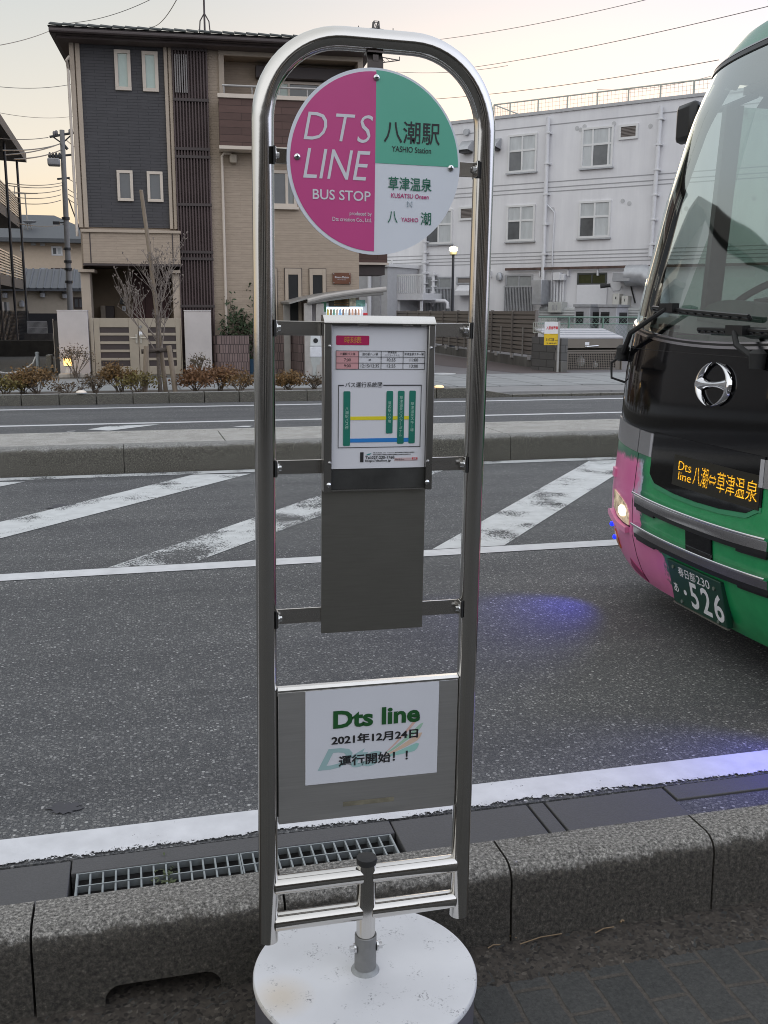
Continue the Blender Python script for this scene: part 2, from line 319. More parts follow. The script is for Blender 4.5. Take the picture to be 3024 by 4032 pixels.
struct(pit.build('drain_channel', mat('dark_channel_concrete', (.03, .03, .03), .6)))  # channel floor coloured darker than the gutter slabs
gr = thing('drain_grate', 'galvanised steel drain grate of square cells beside the white edge line', 'grate', (GRATE[0] + .015, 2.665, 0))
L_ = GRATE[1] - GRATE[0] - .03
m_ = MB().ring(0, L_, 0, .0, .0, 0, 0) if False else MB()
GAL = mat('galvanised_steel', (.30, .325, .33), .5, .6, var=.15, scale=30)
for half in (0, 1):
    a, b = half * L_ / 2 + .003, (half + 1) * L_ / 2 - .003; m_ = MB(); n_ = 13
    for i in range(n_ + 1):
        x = a + (b - a) * i / n_; m_.box(x - .0025, x + .0025, -.43, 0, -.022, -.002)
    gr_bars = m_.build('bearing_bars', GAL, gr)
    m_ = MB()
    for k in range(6):
        y = -.003 - k * .063; m_.box(a - .002, b + .002, y - .0022, y + .0022, -.02, -.0005)
    m_.box(a - .004, a + .001, -.432, .001, -.034, -.0004); m_.box(b - .001, b + .004, -.432, .001, -.034, -.0004)
    m_.build('cross_bars', GAL, gr)
wd = thing('weed', 'small green weed growing up through the drain grate', 'weed', (.035, 2.6, -.02)); wm = MB()
for i in range(160):
    x, y, z = random.gauss(0, .016), random.gauss(-.03, .05), random.uniform(-.02, .03); s = random.uniform(.004, .009); a = random.random() * 6.28
    p = Vector((x, y, z)); d = Vector((math.cos(a), math.sin(a), random.uniform(-.3, .5))) * s; e = Vector((-math.sin(a), math.cos(a), .2)) * s * .5
    wm.quad(p - d, p - e, p + d, p + e)
wm.build('leaves', mat('weed_green', (.06, .075, .03), .8, var=.4, scale=40), wd, smooth=0)

# near kerb: blocks with a rounded shoulder, one with a drain mouth
def kerb_block(mb, xa, xb, y0, y1, h, notch=None, r=.030):
    prof = [(y1, 0), (y1, h - .012), (y1 - .012, h), (y0 + r * 1.5, h)]
    prof += [(y0 + r * 1.5 * (1 - math.sin(t)), h - r * 1.5 * (1 - math.cos(t))) for t in (.4, .8, 1.2, R(90))] + [(y0, h - .09), (y0 - .006, 0)]
    xs = [xa + .0028, xb - .0028]
    if notch:
        n0, n1, nh = notch; xs = [xa + .0028, n0] + [n0 + (n1 - n0) * f for f in (0, .012, .03, .06, .10, .14, .3, .5, .7, .86, .90, .94, .97, .988, 1)] + [n1, xb - .0028]
    vs = []; P = len(prof)
    for i, x in enumerate(xs):
        for j, (y, z) in enumerate(prof):
            if j == P - 1:
                zb = -.06
                if notch and n0 - 1e-6 <= x <= n1 + 1e-6 and 1 < i < len(xs) - 2 or (notch and i in (1 + 1,)):
                    t = (x - n0) / (n1 - n0); e = min(t, 1 - t) * (n1 - n0) / .036
                    zb = nh * (1 if e >= 1 else math.sqrt(max(0, 1 - (1 - e) ** 2)) if e > 0 else -.5)
                vs.append((x, y + (.002 if zb > 0 else 0), zb))
            else: vs.append((x, y, z if j else -.06))
    fs = [(i * P + j, i * P + j + 1, (i + 1) * P + j + 1, (i + 1) * P + j) for i in range(len(xs) - 1) for j in range(P - 1)]
    fs += [tuple(range(P)), tuple(range((len(xs) - 1) * P, len(xs) * P))]
    mb.add(vs, fs)
    if notch: mb.box(n0 - .01, n1 + .01, y0 + .13, y0 + .135, -.05, nh + .01)
kb = MB(); x = -.838 - .567 * 22
while x < 30:
    kerb_block(kb, x, x + .567, 2.09, 2.235, .2, (-.122, .144, .046) if abs(x + .271) < .01 else None); x += .567
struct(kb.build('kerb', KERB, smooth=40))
# sidewalk on the near side and the gritty seam between it and the kerb
def rough_sheet(name, m, x0, x1, y0, y1, z, amp, nx, ny, edge=None):
    v = []; mb = MB()
    for j in range(ny + 1):
        for i in range(nx + 1):
            xx = x0 + (x1 - x0) * i / nx; yy = y0 + (y1 - y0) * j / ny
            if j == 0 and edge: yy += random.uniform(-edge, edge)
            v.append((xx, yy, z + random.uniform(-amp, amp) - (.006 if j in (0,) else 0)))
    mb.add(v, [(j * (nx + 1) + i, j * (nx + 1) + i + 1, (j + 1) * (nx + 1) + i + 1, (j + 1) * (nx + 1) + i) for j in range(ny) for i in range(nx)])
    return mb.build(name, m)
struct(MB().box(X0, X1, -14, 2.1, -.45, -.004).build('sidewalk', PAVERS))
so_ = rough_sheet('soil_strip', SOIL, -1.4, 2.6, 1.935, 2.222, -.002, .003, 420, 28, .008); so_['kind'] = 'stuff'
for i, (px, py, ln, an, cl) in enumerate([((2130), 3705, .12, .12, 'straw'), (2450, 3637, .012, .3, 'leaf'), (1945, 3735, .035, .15, 'straw'), (2010, 3700, .03, -.3, 'straw'), (2380, 3670, .06, .2, 'straw')]):
    p = ground((px, py)); d = Vector((math.cos(an), math.sin(an), 0)) * ln / 2
    o = MB().tube([p - d + Vector((0, 0, .006)), p + Vector((0, .004, .008)), p + d + Vector((0, 0, .006))], .0017 if cl == 'straw' else .003, 5).build('dry_straw' if cl == 'straw' else 'dry_leaf', mat('dry_straw', (.20, .14, .08), .8))
    tag(o, ['longest dry straw lying along the foot of the kerb', 'tiny orange dry leaf against the kerb foot', 'short dry straw beside the white sign base', 'short dry straw at the foot of a kerb joint', 'dry straw lying right of the long straw'][i], 'straw' if cl == 'straw' else 'leaf', 'dry litter along the kerb foot')

# painted markings
def marking(pts, m, z=.004): return struct(MB().quad(*[(x, y, z) for x, y in pts]).build('road_marking', m, smooth=0))
marking([(X0, 2.738), (X1, 2.738), (X1, 2.897), (X0, 2.897)], EDGE_PAINT, .006)
marking([(X0, 5.97), (X1, 5.97), (X1, 6.13), (X0, 6.13)], PAINT)
marking([(X0, 14.28), (X1, 14.28), (X1, 14.43), (X0, 14.43)], PAINT)
marking([(X0, 16.66), (X1, 16.66), (X1, 16.82), (X0, 16.82)], PAINT)
marking([(X0, 9.66), (X1, 9.66), (X1, 9.82), (X0, 9.82)], PAINT_WORN)
sx_ = 2.95
for k in (-2, -1, 0, 1, 2, 3):
    a = (-.19 + (k) * 2.08, 6.14); b = (.32 + k * 2.08, 6.14); q = (2.83 + k * 2.08, 9.34); 
    marking([a, b, (3.05 + k * 2.08 + .12, 9.56), (2.62 + k * 2.08 + .0, 9.62)], PAINT_FAINT if k == 0 else PAINT_WORN, .0045)
for pxs in ([(520, 290), (640, 270), (960, 258), (850, 272), (650, 297)], [(395, 300), (450, 297), (440, 301), (400, 302)], [(1380, 275), (1440, 268), (1500, 268), (1480, 275)]):
    pts = [ground((x * .66305, 1500 + y * .66305)) for x, y in pxs]; marking([(p.x, min(p.y, 14.2)) for p in pts], PAINT_WORN, .0045)
for c, rx, ry, seed in (((-.267, 3.059), .055, .045, 1), ((-.561, 8.223), .16, .12, 2)):
    rn = random.Random(seed); pts = [(c[0] + rx * math.cos(a) * rn.uniform(.55, 1.25), c[1] + ry * math.sin(a) * rn.uniform(.6, 1.2), .004) for a in [i * .2618 for i in range(24)]]
    struct(MB().quad(*pts).build('tar_patch', mat('tar_patch', (.055, .054, .06), .75, var=.1, bmp=.15)))

# median island
md = MB(); x = -12.05
yA, yB, mh = 9.87, 11.15, .27
x = -14.1
while x < 40:
    kerb_block(md, x, x + 2.0, yA, yA + .2, mh, r=.04); x += 2.0
x = -14.1
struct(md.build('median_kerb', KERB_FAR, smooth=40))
mt = MB(); x = -14.1
while x < 40: mt.box(x + .006, x + 2.994, yA + .204, yB - .16, -.1, mh - .004); x += 3
struct(mt.build('median', MEDIAN))
struct(MB().box(-14.1, 40, yB - .155, yB, -.1, mh).build('median_far_kerb', MEDIAN, bevel=.02))

# far side: planting-strip kerb, soil, pavement, drop kerb
fk = MB(); x = 6.02 - .6 * 45
FH = .185
while x < 5.9:
    fk.box(x + .006, x + .594, 17.46, 17.6, -.1, FH); x += .6
fk.add([(6.03, 17.46, -.1), (6.9, 17.46, -.1), (6.9, 17.6, -.1), (6.03, 17.6, -.1), (6.03, 17.46, FH), (6.9, 17.46, .05), (6.9, 17.6, .05), (6.03, 17.6, FH)], [(0, 1, 5, 4), (1, 2, 6, 5), (2, 3, 7, 6), (3, 0, 4, 7), (4, 5, 6, 7)])
x = 6.91
while x < 40:
    fk.box(x + .005, x + .595, 17.46, 17.6, -.1, .05); x += .6
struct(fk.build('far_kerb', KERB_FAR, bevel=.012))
def make_tiles(name, col, sx, sy, mort):
    m, t, p = newmat(name); tcn = nd(t, 'ShaderNodeTexCoord'); b = nd(t, 'ShaderNodeTexBrick'); t.links.new(tcn.outputs['Object'], b.inputs['Vector'])
    b.offset = 0; b.inputs['Scale'].default_value = 1; b.inputs['Brick Width'].default_value = sx; b.inputs['Row Height'].default_value = sy; b.inputs['Mortar Size'].default_value = .02; b.inputs['Color1'].default_value = (*mul(col, .95), 1); b.inputs['Color2'].default_value = (*mul(col, 1.05), 1); b.inputs['Mortar'].default_value = (*mort, 1)
    t.links.new(mixc(t, .7, b.outputs[0], cr(t, noise(t, 2.5, 6, .7), [(.3, (.8, .8, .8)), (.7, (1.15, 1.15, 1.15))]), 'MULTIPLY'), p.inputs['Base Color']); p.inputs['Roughness'].default_value = .85; return m
struct(MB().box(X0, 6.0, 17.6, 18.9, -.1, .12).build('planting_soil', mat('planting_soil', (.10, .085, .07), .95, var=.3, scale=9, bmp=.6, bs=50, fine=.3)))
struct(MB().box(X0, X1, 18.9, 22.6, -.1, .105).build('pavement', make_tiles('pavement_tiles', (.27, .275, .27), .9, .6, (.14, .14, .14))))
struct(MB().box(6.0, X1, 17.6, 18.9, -.1, .09).build('pavement_ramp', make_tiles('ramp_tiles', (.26, .255, .25), 3., .12, (.19, .185, .18))))
struct(MB().box(X0, 5.2, 22.6, 120, -.1, .11).build('yard', mat('yard_gravel', (.10, .095, .085), .95, var=.3, scale=3, bmp=.4, fine=.3)))
struct(MB().box(5.2, X1, 22.6, 120, -.1, .10).build('driveway', mat('driveway_asphalt', (.14, .13, .13), .9, var=.25, scale=.8, fine=.2, bs=90)))
dk = MB().add([(9.2, 22.62, .104), (10.5, 22.62, .104), (10.4, 45, .104), (6.2, 45, .104), (8.0, 29, .104), (8.4, 26, .104)], [(0, 1, 2, 3, 4, 5)])
struct(dk.build('reddish_paving', mat('reddish_paving', (.085, .066, .064), .95, var=.2, scale=2, fine=.2)))
p = ground((1890 - 160, 1472), .108)
mh_ = MB().lathe([(.33, 0), (.33, .004), (.3, .006)], (ground((1741, 1472), .1).x, ground((1741, 1472), .1).y, .102), 24).build('manhole_cover', mat('pale_iron', (.5, .52, .54), .35, .2)); tag(mh_, 'pale round manhole cover in the grey driveway across the road', 'manhole cover')
for nm, px, lit in (('pale round stud lit on the far kerb below the gate', (320, 1550), 1), ('orange-lit round stud on the far kerb end by the driveway', (1729, 1532), 2)):
    p = on_y(px, 17.53)
    o = thing('kerb_stud', nm, 'stud', (p.x, 17.53, FH), 0, 'round studs on the far kerb')
    MB().lathe([(.09, 0), (.085, .03), (.05, .05), (0.001, .055)], n=20).build('dome', mat('stud_lit_orange', (1, .62, .3), .4, emit=1.1) if lit == 2 else mat('stud_lens', (.8, .7, .6), .4), o); MB().lathe([(.1, 0), (.1, .012)], n=20).build('rim', GAL, o)

# ------------------------------------------------------------------ the brown apartment house across the road
HF = Frame((-.84, 23.67), -4.); V0 = .6
def frame_thing(fr, name, label, cat, group=None): return thing(name, label, cat, fr.o, fr.a, group)
def window(fr, par, a, b, v, fm, pm, ft=.05, cols=(), rows=(), sill=None, name='window', pm2=None, pale=(), proud=.05, rect=None):
    u0, u1, z0, z1 = rect or fr.rect(a, b, v)
    mb = MB().ring(u0, u1, z0, z1, ft, v - proud, v + .02)
    us = [u0 + ft] + [u0 + (u1 - u0) * c for c in cols] + [u1 - ft]; zs = [z0 + ft] + [z0 + (z1 - z0) * r for r in rows] + [z1 - ft]
    h = ft * .45
    for u in us[1:-1]: mb.box(u - h, u + h, v - proud * .8, v + .02, z0 + ft, z1 - ft)
    for z in zs[1:-1]: mb.box(u0 + ft, u1 - ft, v - proud * .75, v + .02, z - h, z + h)
    w_ = mb.build(name, fm, par, bevel=.004)
    pa, pb = MB(), MB(); k = 0
    for j in range(len(zs) - 1):
        for i in range(len(us) - 1):
            (pb if k in pale else pa).box(us[i] + .001, us[i + 1] - .001, v - proud * .3, v + .015, zs[j] + .001, zs[j + 1] - .001); k += 1
    if pa.v: pa.build('pane', pm, w_)
    if pb.v: pb.build('pane', pm2, w_)
    if sill: MB().box(u0 - .04, u1 + .04, v - proud - .06, v, z0 - .06, z0 - .002).build('sill', sill, w_)
    return w_
BEIGE = siding('beige_siding', (.375, .298, .228), (.32, .255, .195), .9, .055, .003, .04)
BEIGE_P = mat('beige_trim', (.42, .345, .27), .7, var=.06, scale=3)
DARKSIDE = siding('slate_siding', (.066, .063, .066), (.036, .034, .037), .45, .065, .005, .05)
BROWN = mat('dark_brown_metal', (.050, .036, .034), .5, var=.12, scale=5)
BROWN_WOOD = siding('brown_boards', (.098, .056, .046), (.05, .028, .022), 1.8, .155, .006, .14)
FRAME_B = mat('beige_window_frame', (.58, .50, .42), .5, var=.04)
PANE_PALE = mat('pale_green_pane', (.36, .44, .39), .12, var=.05, spec=.8)
PANE_DARK = mat('dark_pane', (.075, .078, .082), .08, var=.15, scale=2, spec=.9)
PANE_CURT = mat('curtained_pane', (.22, .23, .225), .2, var=.18, scale=4, stretch=(12, 1, .4))
ROOF_T = mat('roof_shingle', (.03, .034, .03), .85, var=.2, scale=20)
hs = frame_thing(HF, 'apartment_house', 'three-storey beige and slate apartment house with brown louvres and balcony', 'house')
uL, zt = HF.uz(c1(415, 235), V0); uR = HF.uz((1414, 1005), V0)[0]
zr = 7.55; zo = HF.uz(c2(490, 372), V0)[1]              # porch ceiling
lo_u0 = HF.uz(c1(1328, 330), V0)[0]; lo_u1 = HF.uz(c3(690, 300), V0)[0]; lo_z0 = HF.uz(c1(1310, 575), V0)[1]; lo_z1 = HF.uz(c1(1335, 325), V0)[1]
po_u1 = HF.uz(c2(1075, 500), V0)[0]
b = MB(); D = 9.
b.box(uL, lo_u0, V0, D, zo, zr); b.box(lo_u0, lo_u1, V0, D, zo, lo_z0 - .02); b.box(lo_u0, lo_u1, V0, D, lo_z1, zr); b.box(lo_u1, uR, V0, D, zo, zr)
b.box(po_u1, uR, V0, D, 0, zo); b.box(lo_u0, lo_u1, V0 + .6, D, lo_z0 - .02, lo_z1)
b.build('wall', BEIGE, hs)
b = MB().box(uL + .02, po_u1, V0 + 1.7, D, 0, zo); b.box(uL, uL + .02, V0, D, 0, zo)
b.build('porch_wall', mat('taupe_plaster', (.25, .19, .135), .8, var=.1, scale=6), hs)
p0, p1 = HF.uz(c2(490, 600), V0)[0], HF.uz(c2(545, 600), V0)[0]; q0, q1 = HF.uz(c2(1030, 600), V0)[0], po_u1
b = MB().box(p0, p1, V0 - .1, V0 + .4, 0, zo - .15); b.box(q0, q1 - .005, V0 - .1, V0 + .4, 0, zo - .15)
b.box(p0 - .03, p1 + .12, V0 - .25, V0 + .45, zo - .15, zo - .08); b.box(q0 - .08, q1, V0 - .25, V0 + .45, zo - .15, zo - .08)
b.build('porch_pillars', BEIGE_P, hs, bevel=.01)
u0, u1, z0, z1 = HF.rect(c1(470, 225), c2(1010, 150), V0)
MB().box(u0, u1, V0 - .03, V0 + .01, z0, zt + .15).build('slate_panel', DARKSIDE, hs)
a0, a1 = HF.uz(c1(415, 300), V0)[0], u0; d0, d1 = u1, HF.uz(c1(1017, 300), V0)[0]
b = MB()
for x0, x1 in ((a0 - .01, a1), (d0, d1)):
    m = (x0 + x1) / 2; b.box(x0, m - .012, V0 - .09, V0 + .0, z0 - .02, zr - .05); b.box(m + .012, x1, V0 - .07, V0 + .0, z0 - .02, zr - .05)
b.build('corner_posts', BEIGE_P, hs, bevel=.008)
bu0, bu1, bz0, bz1 = HF.rect(c2(487, 155), c2(1072, 368), V0 - .35)
b = MB().box(bu0, bu1, V0 - .35, V0 - .1, bz0 + .02, bz1 - .06); b.build('porch_fascia', BEIGE, hs)
MB().box(bu0 - .03, bu1 + .03, V0 - .40, V0 - .09, bz1 - .06, bz1).build('fascia_cap', BEIGE_P, hs, bevel=.006)
MB().box(bu0 - .02, bu1 + .02, V0 - .38, V0 + 1.6, bz0 - .03, bz0 + .015).build('porch_soffit', BROWN, hs)
b = MB()
for uu in (bu0 + .16, bu1 - .16): b.box(uu - .012, uu + .012, V0 - .356, V0 - .34, bz0 + .03, bz1 - .07)
b.build('fascia_joints', BROWN, hs)
# roof: low hip with deep eaves
er = []
f0 = HF.uz(c1(290, 147), 0.); zf1 = f0[1]; ue0 = f0[0]; ue1 = HF.uz((1480, 200), 0)[0]
pb_ = ground((285, 400), zf1); vb = max(6., min(11., (pb_ - HF.o).dot(HF.n)))
b = MB().box(ue0, ue1, .0, vb, zf1 - .16, zf1 - .02); b.build('eaves', BROWN, hs)
b = MB().box(ue0 + .12, ue1 - .12, .14, vb - .1, zf1 - .21, zf1 - .162); b.build('soffit', mat('soffit_brown', (.075, .055, .05), .7), hs)
MB().tube([(ue0, -.05, zf1 - .11), (ue1, -.05, zf1 - .11)], .045, 10).build('gutter', BROWN, hs)
b = MB(); rdg = zf1 + 1.0
e = [(ue0 - .03, -.05, zf1 - .015), (ue1 + .03, -.05, zf1 - .015), (ue1 + .03, vb, zf1 - .015), (ue0 - .03, vb, zf1 - .015)]
h1, h2 = ((ue0 + vb / 2), vb / 2, rdg), ((ue1 - vb / 2 + .01), vb / 2, rdg)
b.add(e + [h1, h2], [(0, 1, 5, 4), (2, 3, 4, 5), (1, 2, 5), (3, 0, 4), (0, 3, 2, 1)])
n_ = int((ue1 - ue0) / .26)
for i in range(n_):
    x = ue0 + i * .26; b.add([(x, -.07, zf1 - .01), (x + .25, -.07, zf1 - .025), (x + .25, .3, zf1 + .085), (x, .3, zf1 + .10), (x, -.07, zf1 + .018), (x + .25, -.07, zf1 + .004), (x + .25, .3, zf1 + .12), (x, .3, zf1 + .14)], [(0, 1, 5, 4), (4, 5, 6, 7), (0, 4, 7, 3), (1, 2, 6, 5)])
b.build('roof', ROOF_T, hs, smooth=0)
am = HF.uz((806, 110), 1.2)[0]
b = MB().tube([(am, 1.2, zf1 + .3), (am, 1.2, zf1 + 2.6)], .022, 8)
for s in (-1, 1): b.tube([(am, 1.2, zf1 + .72), (am + s * .1, 1.2, zf1 + .55), (am + s * .13, 1.2, zf1 + .2)], .014, 6)
b.build('antenna_mast', BROWN, hs)
# windows in the slate panel
for k, (a, c) in enumerate((((676, 295), (783, 540)), ((840, 304), (945, 548)))): window(HF, hs, c1(*a), c1(*c), V0 - .03, FRAME_B, PANE_PALE, .075)
for a, c in (((692, 1011), (795, 1196)), ((871, 1018), (972, 1201))): window(HF, hs, c1(*a), c1(*c), V0 - .03, FRAME_B, PANE_DARK, .062)
# louvre screen
u0, zt_ = HF.uz(c1(1018, 262), V0 - .05); u1 = HF.uz(c1(1228, 270), V0 - .05)[0]; z0 = HF.uz(c2(1280, 640), V0)[1]
lv = MB().box(u0, u1, V0 - .03, V0 + .005, .1, zt_); b = MB(); n_ = 11
for i in range(n_ + 1):
    x = u0 + .01 + (u1 - u0 - .03) * i / n_; b.box(x - .014, x + .014, V0 - .12, V0 - .06, .1, zt_)
lb = lv.build('louvre_backing', mat('maroon_panel', (.085, .052, .050), .6, var=.12), hs)
b.build('louvre_slats', mat('louvre_brown', (.075, .048, .047), .5, var=.08), hs)
b = MB()
for yy in ((1, 1225, 300), (1, 1225, 598), (1, 1235, 888), (1, 1240, 935), (1, 1250, 1218), (2, 1260, 292), (2, 1260, 332), (2, 1275, 612)):
    z = HF.uz((c1 if yy[0] == 1 else c2)(yy[1], yy[2]), V0 - .1)[1]; b.box(u0 - .01, u1 + .01, V0 - .135, V0 - .058, z - .03, z + .03)
b.build('louvre_rails', BROWN, hs)
a_, b2, d_, e_ = HF.rect(c1(1030, 322), c1(1118, 553), V0 - .13)
b = MB()
for i in range(6):
    x = a_ + (b2 - a_) * (i + .5) / 6; b.box(x - .012, x + .012, V0 - .16, V0 - .13, d_, e_)
b.build('vent_grille', mat('grille_grey', (.24, .22, .21), .5), hs)
# loggia, balcony front, windows behind it
b = MB().ring(lo_u0 - .12, lo_u1 + .12, lo_z0 - .3, lo_z1 + .1, .12, V0 - .05, V0 + .01); b.build('loggia_frame', BEIGE_P, hs, bevel=.006)
vb_ = V0 + .6
w0 = HF.uz(cb(505, 300), vb_)[0]; w1 = HF.uz(c3(650, 330), vb_)[0]
window(HF, hs, None, None, vb_, FRAME_B, PANE_DARK, .06, (.33, .66), (), name='balcony_window', pm2=PANE_PALE, pale=(0, 2), rect=(w0, w1, lo_z0 - .4, lo_z1 - .38))
MB().box(w0 - .05, w1 + .05, vb_ - .22, vb_, lo_z1 - .36, lo_z1 - .1).build('shutter_box', BROWN, hs, bevel=.01)
x0, x1, z0, z1 = HF.rect(cb(145, 555), cb(1250, 1035), V0 - .5); x1 = lo_u1 + .1
b = MB().box(x0, x1, V0 - .5, V0 - .42, z0, z1); b.box(x0, x0 + .08, V0 - .42, V0, z0, z1); b.box(x1 - .08, x1, V0 - .42, V0, z0, z1); b.box(x0 + .08, x1 - .08, V0 - .42, V0, z0 - .002, z0 + .1)
b.build('balcony_front', BROWN_WOOD, hs)
b = MB().box(x0 - .03, x1 + .03, V0 - .54, V0 - .38, z1, z1 + .09); b.box(x0 - .02, x1 + .02, V0 - .52, V0 - .02, z0 - .08, z0 - .003); b.build('balcony_coping', FRAME_B, hs, bevel=.008)
b = MB().tube([(x0 + .08, V0 - .46, z1 + .27), (x1 - .05, V0 - .46, z1 + .27)], .025, 8)
for i in range(6): xx = x0 + .12 + (x1 - x0 - .2) * i / 5; b.cyl((xx, V0 - .46, z1 + .09), (xx, V0 - .46, z1 + .26), .014, 6)
b.build('handrail', mat('rail_grey', (.42, .40, .38), .4, .5), hs)
window(HF, hs, c3(170, 935), c3(330, 1155), V0, FRAME_B, PANE_CURT, .07, (.62,), sill=FRAME_B, pm2=PANE_DARK, pale=(0,))
# slot windows with beige surrounds
for a, c in (((1065, 190), (1287, 890)), ((1385, 197), (1603, 890)), ((860, 188), (970, 890))):
    u0, u1, z0, z1 = HF.rect(cd(*a), cd(*c), V0); z0 = .9; t = (u1 - u0) * .2
    if a[0] == 860: u0 = u1 - .40
    o = MB().box(u0, u0 + t, V0 - .05, V0 + .01, z0, z1); o.box(u1 - t, u1, V0 - .05, V0 + .01, z0, z1); o.box(u0 + t, u1 - t, V0 - .05, V0 + .01, z1 - .14, z1); o = o.build('slot_window', BEIGE_P, hs, bevel=.004)
    MB().box(u0 - .015, u1 + .015, V0 - .018, V0 + .009, z0, z1 + .015).build('shadow_gap', BROWN, o)
    MB().box(u0 + t + .001, u1 - t - .001, V0 - .028, V0 + .012, z0, z1 - .141).build('pane', mat('black_opening', (.012, .012, .013), .3), o)
# name plate
u0, u1, z0, z1 = HF.rect(cc(537, 258), cc(684, 350), V0)
o = MB().box(u0, u1, V0 - .05, V0 - .002, z0, z1).build('name_plate', mat('wood_plate', (.13, .045, .02), .45, var=.15, scale=6), hs, bevel=.006)
hp = lambda x, z: (x, V0 - .053, z)
t_ = fit('Riviere Maison', u0 + (u1 - u0) * .12, u0 + (u1 - u0) * .9, z0 + (z1 - z0) * .52, z0 + (z1 - z0) * .70, hp); fit('リヴィエール メゾン', u0 + (u1 - u0) * .26, u0 + (u1 - u0) * .74, z0 + (z1 - z0) * .35, z0 + (z1 - z0) * .45, hp, mb=t_)
t_.build('lettering', WHITE_PRINT, o, smooth=0)
b = MB()
for uu in (u0 + .025, u1 - .025):
    for zz in (z0 + .025, z1 - .025): b.lathe([(.012, 0), (.012, .008)], (0, 0, 0), 8) if False else b.cyl((uu, V0 - .062, zz), (uu, V0 - .05, zz), .012, 8)
b.build('stud_bolts', BOLT, o)
# drain pipe and light under the balcony
pl = [HF.uz(c1(1375, 912), V0 - .08), HF.uz(c1(1318, 912), V0 - .08), HF.uz(c1(1318, 1100), V0 - .08), HF.uz(c2(1345, 740), V0 - .08)]
px_ = (pl[1][0] + pl[3][0]) / 2
MB().tube([(pl[0][0], V0 - .1, pl[0][1]), (px_ + .05, V0 - .1, pl[0][1]), (px_, V0 - .08, pl[0][1] - .06), (px_, V0 - .08, .1)], .03, 10).build('drain_pipe', FRAME_B, hs)
u0, u1, z0, z1 = HF.rect(c1(1362, 922), c1(1405, 975), V0)
MB().box(u0, u1, V0 - .22, V0 - .02, z0, z1).build('wall_light', mat('fixture_taupe', (.32, .27, .21), .5), hs, bevel=.02)
b = MB().tube([HF_ for HF_ in [(p0 + .05, .25, zf1 - .55), (p0 - .02, .3, zf1 - .62), (a0 - .05, V0 - .1, zf1 - .75), (a0 - .05, V0 - .1, 3.2)]], .03, 8); b.build('downspout', FRAME_B, hs)
# right-hand rear balcony beam
u0, u1, z0, z1 = HF.rect(cc(762, 120), cc(985, 175), V0 + 3.); rb = MB().box(uR + .005, u1, V0 + 3., V0 + 4.2, z0, z1 + .6); rb.build('side_balcony', BROWN_WOOD, hs)
MB().box(uR + .005, u1 + .03, V0 + 2.95, V0 + 4.2, z0 - .06, z0 - .002).build('balcony_edge', FRAME_B, hs)
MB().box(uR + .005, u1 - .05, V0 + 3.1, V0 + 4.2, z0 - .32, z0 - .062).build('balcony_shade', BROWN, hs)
# porch: door, letter boxes, name tile, intercom
vp = V0 + 1.7
u0, u1, z0, z1 = HF.rect(c2(785, 378), c2(1005, 680), vp); z0 = .1; z1 = min(z1, zo - .05)
DOOR = mat('maroon_door', (.085, .022, .020), .45, var=.15, scale=8, stretch=(6, 1, .4))
dr = MB().box(u0, u1, vp - .06, vp - .002, z0, z1); 
for i in range(3): xx = u0 + (u1 - u0) * (i + .5) / 3; dr.box(xx - .16, xx + .16, vp - .075, vp - .06, z0 + .1, z1 - .1)
dr = dr.build('front_door', DOOR, hs, bevel=.006)
MB().tube([(u0 + .1, vp - .08, 1.0), (u0 + .1, vp - .13, 1.0), (u0 + .1, vp - .13, 1.35), (u0 + .1, vp - .08, 1.35)], .014, 8).build('handle', BOLT, dr)
u0, u1, z0, z1 = HF.rect(c2(602, 610), c2(684, 680), vp); MB().box(u0, u0 + (u1 - u0) * .38, vp - .3, vp, z0 - .4, z1).build('letter_box', mat('letterbox_grey', (.3, .25, .2), .5), hs, bevel=.01); MB().box(u0 + (u1 - u0) * .39, u1, vp - .3, vp, z0 - .4, z1).build('letter_box', BROWN, hs, bevel=.01)
u0, u1, z0, z1 = HF.rect(c2(712, 560), c2(753, 600), vp); o = MB().box(u0, u1, vp - .05, vp, z0, z1).build('name_tile', mat('black_tile', (.03, .03, .032), .3), hs)
fit('中町', u0 + .04, u1 - .04, z0 + .06, z1 - .06, lambda x, z: (x, vp - .053, z)).build('lettering', mat('grey_print', (.3, .3, .3), .5), o, smooth=0)
u0, u1, z0, z1 = HF.rect(c2(726, 612), c2(748, 640), vp); o = MB().box(u0, u1, vp - .05, vp, z0, z1).build('intercom', WHITE_PRINT, hs); MB().box(u0 + .03, u1 - .03, vp - .055, vp - .049, z0 + .03, z1 - .03).build('intercom_screen', BLACK, o)

